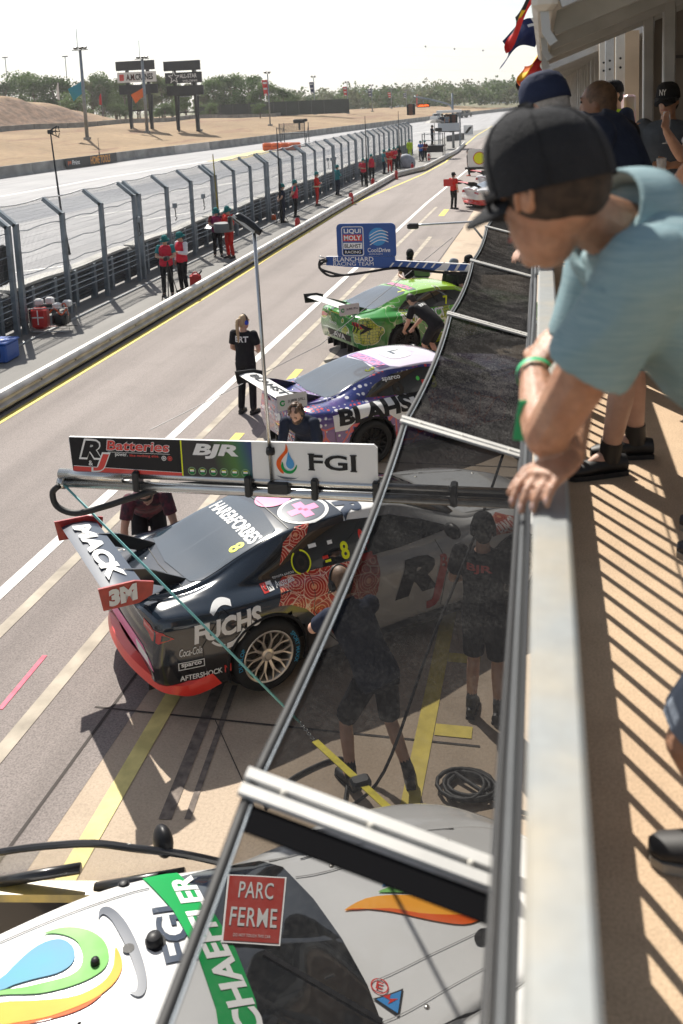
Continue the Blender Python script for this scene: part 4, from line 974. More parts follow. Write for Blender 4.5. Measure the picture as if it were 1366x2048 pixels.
# leaning mesh screens outside the rail
XI, ZI, XO, ZO = -.083, 4.0, -.49, 4.115
RIB = [-.45, 1.37, 3.21, 4.90, 6.55, 8.3, 10.1, 11.9, 13.7, 15.5, 17.3]
def meshmat(name, tau, col, dirt):
    m = bpy.data.materials.new(name); m.use_nodes = True; t = m.node_tree; N = t.nodes; N.remove(N['Principled BSDF']); out = N['Material Output']
    def nd(x, **kw):
        q = N.new('ShaderNode' + x)
        for a, b in kw.items(): setattr(q, a, b)
        return q
    g = nd('NewGeometry'); d = nd('VectorMath', operation='DOT_PRODUCT'); t.links.new(g.outputs['Normal'], d.inputs[0]); t.links.new(g.outputs['Incoming'], d.inputs[1])
    a = nd('Math', operation='ABSOLUTE'); t.links.new(d.outputs['Value'], a.inputs[0]); mx = nd('Math', operation='MAXIMUM'); t.links.new(a.outputs[0], mx.inputs[0]); mx.inputs[1].default_value = .03
    dv = nd('Math', operation='DIVIDE'); dv.inputs[0].default_value = -tau; t.links.new(mx.outputs[0], dv.inputs[1]); ex = nd('Math', operation='EXPONENT'); t.links.new(dv.outputs[0], ex.inputs[0])   # open share of a woven cloth, seen along its slant
    tc = nd('TexCoord'); w = nd('TexNoise'); w.inputs['Scale'].default_value = 7; w.inputs['Detail'].default_value = 8; w.inputs['Roughness'].default_value = .75; t.links.new(tc.outputs['Object'], w.inputs['Vector'])
    w2 = nd('TexNoise'); w2.inputs['Scale'].default_value = 170; w2.inputs['Detail'].default_value = 1; t.links.new(tc.outputs['Object'], w2.inputs['Vector'])
    mm = nd('Math', operation='MULTIPLY'); t.links.new(w.outputs[0], mm.inputs[0]); t.links.new(w2.outputs[0], mm.inputs[1])
    r = nd('ValToRGB'); r.color_ramp.elements[0].position = .22; r.color_ramp.elements[0].color = (*col, 1); r.color_ramp.elements[1].position = .46; r.color_ramp.elements[1].color = (*dirt, 1); t.links.new(mm.outputs[0], r.inputs[0])
    df = nd('BsdfDiffuse'); t.links.new(r.outputs[0], df.inputs[0]); tr = nd('BsdfTransparent'); ms = nd('MixShader')
    t.links.new(ex.outputs[0], ms.inputs[0]); t.links.new(df.outputs[0], ms.inputs[1]); t.links.new(tr.outputs[0], ms.inputs[2]); t.links.new(ms.outputs[0], out.inputs[0]); MATS[name] = m; return m
M_SCREEN = meshmat('black_shade_mesh', .80, (.012, .012, .013), (.045, .044, .043))
M_SCREEN2 = meshmat('black_shade_mesh_dusty', .80, (.014, .014, .015), (.11, .105, .10))
def spt(u, y): return V((XI + (XO - XI) * u, y, ZI + (ZO - ZI) * u))
for i in range(len(RIB) - 1):
    y0, y1 = RIB[i], RIB[i + 1]; where = ['nearest, over the white race car', 'over the dark car, second along the rail', 'third along the rail, with dusty patches', 'fourth along the rail', 'fifth along, beside the navy-capped person'][i] if i < 5 else None
    s = empty('mesh_screen', (0, y0, 0), 0, ('black mesh screen outside the rail, ' + where) if where else 'black shade mesh screen leaning out from the balcony, far along the rail', 'screen', 'mesh screens outside the balcony rail')
    L = y1 - y0; vs, fs = [], []; NU, NY = 10, 24
    for a in range(NU + 1):
        for b in range(NY + 1):
            u, t = a / NU, b / NY; p = spt(u, t * L); bow = 4 * t * (1 - t)
            p.x += .012 * bow * u; p.z -= .035 * bow * math.sin(u * math.pi) + .02 * bow * u; vs.append(p)
    for a in range(NU):
        for b in range(NY): q = a * (NY + 1) + b; fs.append((q, q + 1, q + NY + 2, q + NY + 1))
    MB().add(vs, fs).build('mesh_cloth', M_SCREEN if i < 2 else M_SCREEN2, s, smooth=True)
    edge = [vs[NU * (NY + 1) + b] for b in range(NY + 1)]
    MB().tube(edge, .011, 8).build('outer_tube', M_BLACK, s, smooth=True)
    MB().tube([p + V((.012, 0, .004)) for p in edge], .0024, 5).build('piping', M_GALV, s, smooth=True)
    MB().tube([spt(0, 0), spt(0, L)], .012, 8).build('inner_tube', M_BLACK, s, smooth=True)
    MB().box(((-.085 - .046) / 2, L / 2, 4.03), (.042, L, .012)).build('edge_strip', M_BLKMET, s)
    # hem strip and the double white rib at the far end of this panel
    for dy, wd in ((-.022, .024), (.016, .024)):
        MB().rbar([spt(-.02, L + dy) + V((0, 0, .012)), spt(1.03, L + dy) + V((0, 0, .012))], wd, .008, (0, 0, 1)).build('rib_bar', mat('white_rib', (.62, .61, .58), .45, var=.12, scale=8), s)
    MB().rbar([spt(-.02, L) + V((0, 0, .004)), spt(1.03, L) + V((0, 0, .004))], .02, .006).build('rib_core', M_LTUBE, s)
    for u in (.1, .5, .86): MB().ell(spt(u, L - .003) + V((0, 0, .016)), (.006, .006, .005), 10, 5).build('bolt', mat('cream_bolt', (.6, .57, .5), .4), s, smooth=True)
    if i == 0:
        MB().rbar([spt(.0, L - .065) + V((0, 0, .003)), spt(.97, L - .065) + V((0, 0, .003))], .055, .003).build('hem', mat('black_hem', (.006, .006, .007), 1.0, spec=.05), s)
for j, (x, z, r, m_) in enumerate(((-.034, 4.575, .005, M_DKGREY), (-.046, 4.54, .004, M_BLKMET))):
    pts = [(x + .004 * math.sin(i * 1.9 + j), -1.5 + i * 1.2, z + .006 * math.sin(i * 2.7 + j)) for i in range(18)]
    tag(MB().tube(pts, r, 8).build('edge_cable' if j % 2 else 'edge_tube', m_, None, True), ('grey cable' if m_ is M_GALV else 'dark grey tube') + ' running along the outer side of the balcony rail', 'cable' if j % 2 else 'tube', 'lines along the outside of the rail')

# ---------------------------------------------------------------- the battery-sign boom over the dark car
BY = 6.33
M_STEEL = mat('polished_tube', (.55, .55, .54), .22, .95, var=.1, scale=4)
bm_ = empty('overhead_boom', (-3.63, BY, 2.45), 0, 'polished steel overhead boom with battery and FGI sign board, above the dark car', 'boom')
MB().tube([(0, 0, 0), (4.3, .0, .0)], .037, 14).build('lower_tube', M_STEEL, bm_, True)
MB().tube([(.05, .0, .085), (4.3, .0, .085)], .024, 12).build('upper_tube', M_STEEL, bm_, True)
MB().tube([(-.02, 0, .075), (.5, 0, .065)], .040, 14).build('end_sleeve', M_STEEL, bm_, True)
MB().tube([(-.03, 0, 0), (.02, 0, 0)], .05, 14).build('end_cap', M_STEEL, bm_, True)
MB().tube(crom([(0, -.06, -.0), (-.06, -.06, -.06), (-.03, -.06, -.17), (.12, -.06, -.215), (.36, -.06, -.15), (.6, -.04, -.07), (.9, .03, -.0), (1.4, .05, .03), (2.0, .05, .04), (2.6, .05, .03), (4.2, .05, .035)], 5), .024, 10).build('hose', M_BLACK, bm_, True)
MB().tube(crom([(.0, .05, .04), (.3, .06, .03), (.9, .05, .06), (1.6, .05, .055), (4.2, .05, .05)], 5), .014, 8).build('hose', M_BLACK, bm_, True)
for x in (.62, 1.5, 2.0, 2.45, 3.0): MB().box((x, 0, .05), (.05, .11, .16), bev=.01).build('clamp', M_BLKMET, bm_)
brd = MB(); out = [(.09, .375), (2.44, .395), (2.465, .37), (2.46, .11), (2.44, .09), (.12, .085), (.10, .11), (.085, .36)]
brd.prism(out, .022, Matrix.Translation((0, .011, 0)) @ Matrix.Rotation(R(90), 4, 'X')); board = brd.build('sign_board', M_LWHITE, bm_)
M_FADE = None
k = NT('black_green_panel', .35); xx = k.sep(k.pos())[0]; zz = k.sep(k.pos())[2]
k.col(k.ramp(k.math('ADD', xx, k.math('MULTIPLY', zz, .25)), (1.3 / 2.5, (.012, .012, .013)), (1.46 / 2.5, (.05, .16, .02)), (1.53 / 2.5, (.02, .12, .08)), (1.60 / 2.5, (.015, .05, .16))))
# ramp input is scaled below
ls = [l for l in k.t.links if l.to_node.type == 'VALTORGB'][0]; src = ls.from_socket; dst = ls.to_socket; k.t.links.remove(ls); k.l(k.math('MULTIPLY', src, .4), dst); M_FADE = k.m
FX_, FO = (1, 0, 0), (0, -.011, 0)
def bflat(nm, s2, m, lift=.002, par=None): return flat(nm, s2, FO, (1, 0, 0), (0, 0, 1), m, par or board, lift)
bflat('black_panel', ([(.091, .372), (.985, .381), (.985, .088), (.122, .087), (.102, .11)], [(0, 1, 2, 3, 4)]), M_LBLACK)
bflat('green_panel', ([(.995, .381), (1.535, .386), (1.535, .09), (.995, .088)], [(0, 1, 2, 3)]), M_FADE); bflat('yellow_stripe', ([(.985, .381), (.995, .381), (.995, .088), (.985, .088)], [(0, 1, 2, 3)]), M_LYEL)
bflat('red_base', ([(.112, .145), (.985, .127), (.985, .089), (.125, .088), (.102, .11)], [(0, 1, 2, 3, 4)]), M_LRED, .003)
bflat('white_trim', ([(.11, .15), (.985, .130), (.985, .127), (.112, .146)], [(0, 1, 2, 3)]), M_LWHITE, .0035)
bflat('lettering', shift(fit('R', .20, .165, .075, .25), .26, .285), M_LWHITE, .004); bflat('lettering', shift(fit('R', .165, .135, .05, .25), .262, .285), M_LBLACK, .005)
bflat('lettering', shift(fit('J', .17, .16, .075, .25), .34, .185), M_LWHITE, .0055); bflat('lettering', shift(fit('J', .14, .135, .05, .25), .342, .183), M_LRED, .0065); bflat('lettering', shift(fit('&', .035, .04, .01), .255, .175), M_LWHITE, .005)
bflat('lettering', shift(fit('Batteries', .51, .085, .04, .12), .645, .322), M_LWHITE, .004); bflat('lettering', shift(fit('Batteries', .50, .075, .02, .12), .645, .322), M_LRED, .005)
bflat('rule', shift(rect(.5, .003), .65, .268), M_LWHITE, .004); bflat('lettering', shift(fit('power.', .10, .03, .012), .51, .245), M_LWHITE, .004); bflat('lettering', shift(fit('like nothing else.', .235, .025, .012), .695, .246), M_LRED, .004)
bflat('badge', shift(ring(.014, .019, 16), .85, .235), M_LWHITE, .004); bflat('badge', shift(ring(.014, .019, 16), .897, .235), M_LRED, .004); bflat('badge', join(shift(rect(.02, .006), .85, .235), shift(rect(.006, .02), .85, .235)), M_LWHITE, .0045); bflat('badge', shift(disc(.009), .897, .235), M_LRED, .0045)
bflat('lettering', shift(fit('BJR', .355, .115, .045, .2), 1.255, .302), M_LWHITE, .004)
for i in range(6):
    x = 1.065 + i * .083; bflat('round_badge', shift(ring(.027, .0315, 20), x, .145), mat('pale_green_print', (.22, .42, .2), .4), .004); bflat('round_badge', shift(rect(.034, .014), x, .148), M_LWHITE, .0042); bflat('round_badge', shift(rect(.03, .006), x, .158), M_LYEL, .0044); bflat('round_badge', shift(rect(.03, .01), x, .131), M_FGREEN, .0044)
def droplogo(f, cx, cz, s, l):
    f('drop_emblem', shape([(cx + s * x, cz + s * z) for x, z in ((-.02, .95), (.06, .6), (-.12, .35), (-.28, .1), (-.30, -.2), (-.18, -.5), (-.35, -.45), (-.52, -.15), (-.48, .15), (-.28, .4), (-.08, .65))], 4), M_LFLAME, l)
    f('drop_emblem', shape([(cx + s * x, cz + s * z) for x, z in ((-.30, -.25), (-.1, -.48), (.2, -.5), (.42, -.28), (.46, -.05), (.3, -.3), (.05, -.38), (-.15, -.25), (-.22, .05), (-.28, -.05))], 4), M_FGREEN, l + .0004)
    f('drop_emblem', shape([(cx + s * x, cz + s * z) for x, z in ((.08, .55), (.18, .3), (.32, .08), (.32, -.14), (.18, -.27), (.02, -.22), (-.06, -.05), (0, .2))], 4), mat('sky_blue_vinyl', (.04, .28, .60), .4), l + .0008)
    f('drop_emblem', shape([(cx + s * x, cz + s * z) for x, z in ((-.55, -.62), (-.2, -.78), (.3, -.78), (.56, -.62), (.4, -.72), (0, -.70), (-.4, -.66))], 3), M_LNAVY, l)
droplogo(lambda n_, s_, m_, l_: bflat(n_, s_, m_, l_), 1.80, .235, .155, .004)
bflat('lettering', shift(fit('FGI', .345, .115, .022), 2.135, .25), M_LBLACK, .004); bflat('lettering_serif', join(*[shift(rect(.05, .010), 1.98 + d, z) for d, z in ((.0, .31), (.0, .192), (.31, .31), (.31, .192))]), M_LBLACK, .0045)
# camera mast standing on the boom
mast = empty('camera_mast', (-1.95, BY - .02, 2.5), 0, 'tall thin steel mast with a black camera arm, standing on the sign boom', 'mast')
MB().tube([(0, 0, -.03), (-.03, .0, 1.87)], .0135, 10).build('pole', M_STEEL, mast, True)
b = MB(); b.tube(crom([(.02, 0, 1.87), (-.06, 0, 1.93), (-.14, 0, 1.98), (-.16, 0, 2.0)], 4), [.022, .024, .028, .032, .034, .036, .037, .038, .038, .036, .034, .03, .025], 10); b.build('camera_head', M_BLKMET, mast, True)
MB().rbar([(-.02, -.03, 1.88), (-.17, -.03, 2.0)], .012, .02).build('trim', M_LTUBE, mast)
b = MB(); b.lathe((0, 0, .27), [(0, -.02), (.03, -.02), (.034, .0), (.03, .03), (0, .03)], 'Z', 12); b.build('knob', M_BLACK, mast, True); MB().box((.05, 0, .0), (.16, .07, .09), bev=.01).build('mount', M_BLKMET, mast)
M_TEAL = mat('teal_cord', (.18, .48, .48), .6)
RA_, RB_, RC_ = AT(600, 1445, 6.3), AT(630, 1482, 6.1), AT(805, 1642, 5.35)
tag(MB().tube([(-3.62, BY - .03, 2.46), RA_], .009, 6).build('guy_rope', M_TEAL, None, True), 'thin teal cord stretched from the boom tip down across the dark car', 'rope')
b = MB(); A, B = RA_, RB_
for i in range(9): b.lathe(A.lerp(B, (i + .5) / 9), [(.012, -.004), (.018, 0), (.012, .004)], 'Z' if i % 2 else 'X', 10, cap=False)
tag(b.build('chain', M_STEEL, None, True), 'short steel chain joining the teal cord and the yellow strap', 'chain')
t = empty('ratchet_strap', B, 0, 'yellow ratchet strap under the mesh screen, from the chain to a black hook', 'strap'); D = RC_ - B
MB().rbar([V((0, 0, 0)), D], .055, .006, (.3, -.2, 1)).build('webbing', mat('yellow_webbing', (.62, .52, .03), .7, var=.2, scale=20), t); MB().box(D * .55, (.1, .14, .06), rot=R(-58), bev=.015).build('ratchet', M_BLKMET, t); MB().box(D * 1.0, (.10, .16, .07), rot=R(-60), bev=.03).build('hook', M_BLACK, t)
# hose coil and hose on the apron
b = MB(); pts = [(-.60 + (.19 + .035 * math.sin(i * .173) + .02 * math.sin(i * .61)) * math.cos(i * .42) + .03 * math.sin(i * .09), 6.58 + (.15 + .03 * math.sin(i * .137 + 1) + .015 * math.sin(i * .37)) * math.sin(i * .42), .018 + .02 * (i % 15) / 15 + i * .0004) for i in range(66)] + [(-.3, 6.4, .03), (.1, 6.3, .03)]
tag(b.tube(pts, .017, 7).build('coiled_hose', M_BLACK, None, True), 'black air hose coiled on the apron under the mesh screen', 'hose')
tag(MB().tube(crom([(-1.5, 6.2, .02), (-1.2, 6.3, .3), (-.9, 6.9, 1.0), (-.55, 7.6, 1.7), (-.2, 8.3, 2.6)], 6), .012, 7).build('air_line', M_BLACK, None, True), 'thin black air line rising from the apron beside the dark car', 'hose')
tag(MB().tube(crom([(-2.1, 6.15, .02), (-1.95, 6.5, .02), (-1.6, 6.75, .02), (-1.5, 6.2, .02)], 6), .014, 7).build('air_line', M_BLACK, None, True), 'black air line lying by the feet of the kneeling mechanic', 'hose')

# ---------------------------------------------------------------- the blue team boom over the green car
BB = 14.8
M_BLUE = mat('team_blue', (.015, .075, .30), .35)
bm2 = empty('overhead_boom', (-3.45, BB, 2.6), 0, 'blue team boom with square blue sign, above the lime green car', 'boom')
MB().prism([(0, .19), (.0, .05), (.35, .02), (2.35, -.07), (3.6, -.09), (3.6, .03), (2.35, .05), (1.13, .12), (1.13, .19)], .05, Matrix.Translation((0, .025, 0)) @ Matrix.Rotation(R(90), 4, 'X')).build('arm', M_LWHITE, bm2)
fr = lambda nm, s2, m, l=.003: flat(nm, s2, (0, -.025, 0), (1, 0, 0), (0, 0, 1), m, bm2, l)
fr('arm_panel', ([(0, .19), (0, .05), (.35, .02), (1.75, -.045), (1.9, .06), (1.13, .12), (1.13, .19)], [tuple(range(7))]), M_BLUE)
fr('lettering', shift(fit('BLANCHARD', .66, .075, .012), .45, .145), M_LWHITE, .006); fr('lettering', shift(fit('RACING TEAM', .66, .06, .0), .45, .07), M_LWHITE, .006)
for i in range(7): fr('stripe', ([(1.02 + i * .135, -.0), (1.05 + i * .135, -.0), (1.12 + i * .135, .085), (1.09 + i * .135, .085)], [(0, 1, 2, 3)]), M_LWHITE, .006)
for i in range(2): fr('stripe', ([(1.95 + i * .16, -.045), (2.06 + i * .16, -.05), (2.12 + i * .16, .05), (2.01 + i * .16, .055)], [(0, 1, 2, 3)]), M_BLUE, .006)
pts, f_ = rect(.96, .56, .07); b = MB(); b.prism(pts, .03, Matrix.Translation((.67, .015, .44)) @ Matrix.Rotation(R(90), 4, 'X')); sb = b.build('sign_board', M_BLUE, bm2)
fs_ = lambda nm, s2, m, l: flat(nm, s2, (.67, -.015, .44), (1, 0, 0), (0, 0, 1), m, sb, l)
fs_('frame', shift(rect(.36, .48, .04), -.22, -.005), M_LWHITE, .003); fs_('frame', shift(rect(.335, .455, .035), -.22, -.005), M_BLUE, .004)
fs_('panel', shift(rect(.31, .105, .01), -.22, .155), M_BLUE, .005); fs_('lettering', shift(fit('LIQUI', .28, .085, .03), -.22, .155), M_LWHITE, .006); fs_('panel', shift(rect(.31, .105), -.22, .05), M_LRED, .005); fs_('lettering', shift(fit('MOLY', .28, .08, .03), -.22, .05), M_LWHITE, .006)
fs_('panel', shift(rect(.31, .10), -.22, -.08), M_LWHITE, .005); fs_('lettering', shift(fit('BLAHST', .27, .065, .015), -.22, -.08), M_LBLACK, .006); fs_('panel', shift(rect(.31, .07), -.22, -.18), M_LBLACK, .005); fs_('lettering', shift(fit('RACING', .26, .045, .01), -.22, -.18), M_LWHITE, .006)
fs_('emblem', shift(disc(.145, 32), .19, .065), mat('sky_blue_vinyl', (.04, .28, .60), .4), .004)
for i in range(4):
    w_ = [(.06 + .3 * t, .0 - .055 + i * .05 + .05 * math.sin(t * 3.4 - .4) + .02 * t) for t in [q / 10 for q in range(11)]]; fs_('emblem_wave', (w_ + [(x, z + .014) for x, z in w_[::-1]], [(q, q + 1, 20 - q, 21 - q) for q in range(10)]), M_LWHITE, .006)
fs_('lettering', shift(fit('Cool', .16, .07, .003), .10, -.15), M_LWHITE, .005); fs_('lettering', shift(fit('Drive', .19, .07, .02, .15), .29, -.15), M_LWHITE, .005); fs_('lettering', shift(fit('AUTO PARTS', .22, .02, .004), .15, -.215), M_LWHITE, .005)
for i, sg in enumerate((-.02, .04)): MB().tube(crom([(.02, -.05, .13), (-.09, -.05, .09 + sg), (-.10, -.05, .0), (.05, -.05, -.08 - sg), (.3, -.05, -.11), (.7, -.05, -.06), (1.2, -.05, -.0), (2.0, -.05, -.08), (3.4, -.05, -.1)], 5), .02, 8).build('hose', M_BLACK, bm2, True)
for i in range(4): MB().tube([(.0, -.03, .16 - i * .03), (-.11, -.05, .2 - i * .05)], .01, 6).build('fitting', M_STEEL, bm2, True)
bm3 = empty('overhead_boom', (-2.7, 19.76, 2.62), 0, 'bare grey boom pole with a black block at its tip, beyond the green car', 'boom')
MB().tube(crom([(0.05, 0, 0), (1.2, 0, .05), (1.75, 0, .06), (1.95, 0, -.05), (2.0, 0, -.6)], 5), .022, 8).build('pole', M_LTUBE, bm3, True); MB().box((.0, 0, -.02), (.24, .12, .12), bev=.02).build('head', M_BLKMET, bm3); MB().tube([(1.2, 0, .04), (1.9, -.4, -.8)], .022, 8).build('strut', M_DKGREY, bm3, True); MB().tube([(2.0, 0, -.6), (2.9, 0, -.6)], .03, 8).build('bracket', M_DKGREY, bm3, True)
bm4 = empty('overhead_boom', G(930, 335, 2.3), 0, 'small white boom board with a round yellow emblem far down the lane', 'boom')
pts, f_ = rect(1.0, .75, .1); MB().prism(pts, .05, Matrix.Translation((.62, .03, .38)) @ Matrix.Rotation(R(90), 4, 'X')).build('sign_board', M_LWHITE, bm4); flat('emblem', shift(disc(.27), .62, .38), (0, -.03, 0), (1, 0, 0), (0, 0, 1), M_LRED, bm4, .01); flat('emblem', shift(disc(.24), .62, .38), (0, -.03, 0), (1, 0, 0), (0, 0, 1), M_LYEL, bm4, .02); MB().box((1.2, 0, -.04), (2.4, .1, .09)).build('arm', M_BLKMET, bm4)
tag(MB().tube([AT(905, 475, 17.5), AT(640, 690, 15.5), AT(300, 860, 12.8)], .006, 5).build('cable', M_DKGREY), 'thin dark wire crossing the lane between the green and purple cars', 'cable')

# ---------------------------------------------------------------- hospitality tents on the balcony
M_TENTR = mat('cream_tent_fabric', (.62, .58, .52), .8, var=.10, scale=1.2, detail=5)
def thin_cloth(m, share):
    t = m.node_tree; b = t.nodes['Principled BSDF']; o = t.nodes['Material Output']; tl = t.nodes.new('ShaderNodeBsdfTranslucent'); mx = t.nodes.new('ShaderNodeMixShader'); mx.inputs[0].default_value = share
    tl.inputs[0].default_value = b.inputs['Base Color'].default_value; t.links.new(b.outputs[0], mx.inputs[1]); t.links.new(tl.outputs[0], mx.inputs[2]); t.links.new(mx.outputs[0], o.inputs[0])
thin_cloth(M_TENTR, .28)
M_TENTW = mat('tent_wall_fabric', (.20, .185, .17), .85, var=.14, scale=1.5, detail=5)  # the tent's inner shade is put into this darker wall colour
M_ALU = mat('tent_aluminium', (.40, .41, .42), .42, .5, var=.12, scale=5)
M_ALUW = mat('pale_tent_post', (.55, .53, .48), .5, .2, var=.12, scale=4)
def tent(y0, y1, label, wall=True, near=False):
    t = empty('marquee_tent', (.02, y0, FZ), 0, label, 'tent', 'marquee tents along the balcony'); L = y1 - y0; E, RS = 2.02, .36
    W_ = 3.6
    r = MB(); r.add([(-.02, 0, E + .03), (-.02, L, E + .03), (W_, L, E + W_ * RS + .03), (W_, 0, E + W_ * RS + .03), (-.02, 0, E + .045), (-.02, L, E + .045), (W_, L, E + W_ * RS + .045), (W_, 0, E + W_ * RS + .045)], [(0, 1, 2, 3), (7, 6, 5, 4), (0, 4, 5, 1), (1, 5, 6, 2), (2, 6, 7, 3), (3, 7, 4, 0)]); r.build('roof', M_TENTR, t)
    MB().box((-.01, L / 2, E - .03), (.09, L, .12), bev=.02).build('eave_beam', M_ALUW, t)
    n = max(2, round(L / 1.5))
    for i in range(n + 1):
        y = min(L - .05, max(.05, i * L / n)); MB().rbar([(.03, y, E - .03), (W_, y, E - .03 + W_ * RS)], .07, .11, (0, 0, 1)).build('rafter', M_ALU, t)
        if i < n: 
            b = MB(); b.rbar([(.01, y, E - .02), (-.012, y, E - .08), (-.005, y, E - .16), (.02, y, E - .2)], .03, .03, (0, 1, 0)); b.build('bracket', M_ALU, t)
    for i in range(n + 1):
        y = min(L - .06, max(.06, i * L / n)); MB().box((1.0, y, (E + 1.0 * RS) / 2), (.10, .08, E + 1.0 * RS - .02), bev=.01).build('post', M_ALU, t)
    if wall:
        MB().box((1.9, L / 2, 1.35), (.04, L, 2.7)).build('side_wall', M_TENTW, t)
        b = MB(); b.add([(1.06, L - .02, 0), (W_, L - .02, 0), (W_, L - .02, E + W_ * RS), (1.06, L - .02, E + 1.06 * RS)], [(0, 1, 2, 3)]); b.build('end_wall', M_TENTW, t)
        MB().box((1.6, L - .06, 1.95), (.7, .03, .03)).build('wall_seam', M_DKGREY, t)
    return t
tent(3.4, 10.0, 'cream marquee tent with aluminium rafters, nearest above the balcony')
tent(13.2, 20.5, 'cream marquee tent farther along the balcony, beyond a gap with pale posts'); tent(20.6, 28, 'third cream marquee tent along the balcony, half hidden by heads'); tent(28.1, 42, 'farthest cream marquee tent along the balcony')
for i, (px, y) in enumerate(((1207, 12.6), (1219, 11.9), (1240, 11.2))):
    a = AT(px, 200, y); p = empty('pale_post', (a.x, y, FZ), 0, ['pale aluminium post with bolt holes, leftmost of three in the tent gap', 'grey aluminium post with bolt holes, middle of three in the tent gap', 'pale aluminium post with bolt holes, rightmost of three in the tent gap'][i], 'post')
    MB().box((0, 0, 1.45), (.10, .08, 2.9), bev=.008).build('shaft', M_ALUW if i != 1 else M_ALU, p)
    for z in (.9, 1.0, 1.9, 2.0, 2.4, 2.5):
        b = MB(); b.tube([(0, -.038, z), (0, -.044, z)], .014, 8); b.build('bolt_hole', M_BLACK, p)
o = MB().box((.97, 13.0, FZ + 1.2), (.5, .05, 2.4)).build('partition_panel', mat('plywood_tan', (.44, .35, .25), .8, var=.15, scale=2)); tag(o, 'tan partition wall panel standing behind the pale posts', 'panel')
a = AT(1257, 230, 10.6); o = MB().box((a.x, 10.6, FZ + .95), (.12, .4, 1.3), bev=.02).build('drinks_fridge', mat('fridge_red_grey', (.45, .08, .06), .3, col2=(.4, .4, .42), scale=2.5)); tag(o, 'red and grey display fridge beside the dark tent post', 'fridge')
f = empty('picket_fence', (AT(1262, 300, 9.3).x, 9.3, FZ), 0, 'low white picket fence panel at the tent opening', 'fence')
for i in range(4): 
    b = MB(); b.box((i * .13, 0, .38), (.05, .02, .76)); b.tube([(i * .13, -.01, .76), (i * .13, .01, .76)], .025, 12); b.build('picket', mat('grey_white_plastic', (.5, .5, .49), .5), f)
for z in (.2, .62): MB().box((.2, .02, z), (.5, .02, .07)).build('fence_rail', mat('grey_white_plastic', (.5, .5, .49), .5), f)
# flags on the front of the tents
def flag(loc, w, h, cols, label, seed, mk=None, yaw=math.pi, droop=.55):
    w *= .78; h *= .78
    f = empty('flag', loc, 0, label, 'flag', 'flags on the tent front'); rnd = random.Random(seed); ph = rnd.random() * 6
    NU, NV = 16, 10; b = MB()
    def P(u, v):
        x = -w * u * math.cos(droop) - .10 * h * v + .03 * math.sin(v * 5 + ph); y = .10 * math.sin(u * 6 + ph + v * 2.2) * (.3 + u); z = -w * u * math.sin(droop) - h * v * .92 + .04 * math.sin(u * 5 + ph)
        return V((x, y, z))
    for a in range(NU):
        for c_ in range(NV):
            u0, u1, v0, v1 = a / NU, (a + 1) / NU, c_ / NV, (c_ + 1) / NV; u, v = (u0 + u1) / 2, (v0 + v1) / 2
            b.m = mk(u, v); b.quad(P(u0, v0), P(u1, v0), P(u1, v1), P(u0, v1))
    cl = b.build('cloth', cols, f, True); MB().tube([(0.01, 0, .1), (.02, 0, -h * 1.0)], .012, 6).build('halyard_pole', M_ALU, f, True)
FB, FR, FY, FN, FW2, FO2, FG2 = (mat('flag_' + n_, c_, .75) for n_, c_ in (('black', (.012, .012, .013)), ('red', (.58, .02, .02)), ('yellow', (.80, .50, .02)), ('navy', (.012, .02, .09)), ('white', (.72, .72, .72)), ('orange', (.80, .16, .02)), ('green', (.02, .2, .06))))
def k_ab(u, v): return 2 if (u - .5) ** 2 * 2.2 + (v - .5) ** 2 < .055 else (0 if v < .5 else 1)
def k_navy(u, v): return 1 if (u < .45 and v < .5 and (abs(u - .22) < .03 or abs(v - .25) < .05)) else 0
flag((.0, 6.0, 5.99), .40, .30, [FB, FR, FY], 'black, red and yellow flag flying highest on the tent front', 1, k_ab, droop=.95)
flag((.0, 6.9, 5.78), .36, .26, [FN, FW2], 'dark blue flag hanging behind the black, red and yellow one', 2, k_navy, droop=.45)
flag((.02, 8.6, 5.66), .34, .24, [FR, FY, FO2], 'red and yellow striped flag on the tent front', 3, lambda u, v: 1 if .3 < v < .65 else (0 if u < .6 else 2), droop=.7)
flag((.02, 9.7, 5.60), .36, .24, [FO2, FB, FR], 'orange flag with a dark edge on the tent front', 4, lambda u, v: 1 if u > .8 else (0 if v < .6 else 2), droop=.55)
flag((.03, 11.5, 5.58), .38, .26, [FR, FB, FN], 'red and dark blue flag lowest on the tent front', 5, lambda u, v: 1 if v < .35 and u > .5 else (2 if u < .3 else 0), droop=.75)
# ================================================================ far side: trees, billboards, masts, far structures
def leafmat(name, c1, c2):
    k = NT(name, .7); p = k.pos(); n = k.noise(p, .9, 3); g = k.n('NewGeometry'); o = k.n('ObjectInfo')
    c = k.mix(k.ramp(n, (.35, 0), (.65, 1)), c1, c2); h = k.n('HueSaturation'); k.l(c, h.inputs['Color']); v = k.math('ADD', k.math('MULTIPLY', o.outputs['Random'], .5), .75); k.l(v, h.inputs['Value'])
    k.l(h.outputs[0], k.b.inputs['Base Color']); k.b.inputs['Specular IOR Level'].default_value = .25
    tl = k.n('BsdfTranslucent'); mx = k.n('MixShader'); mx.inputs[0].default_value = .4; k.l(h.outputs[0], tl.inputs[0]); k.l(k.b.outputs[0], mx.inputs[1]); k.l(tl.outputs[0], mx.inputs[2]); k.l(mx.outputs[0], k.t.nodes['Material Output'].inputs[0])
    return k.m
M_LEAF = [leafmat('leaves_dark', (.05, .10, .03), (.085, .14, .042)), leafmat('leaves_mid', (.08, .14, .042), (.125, .185, .06)), leafmat('leaves_olive', (.12, .14, .065), (.18, .195, .095))]
M_TRUNK = mat('bark', (.16, .12, .09), .9, var=.3, scale=6)
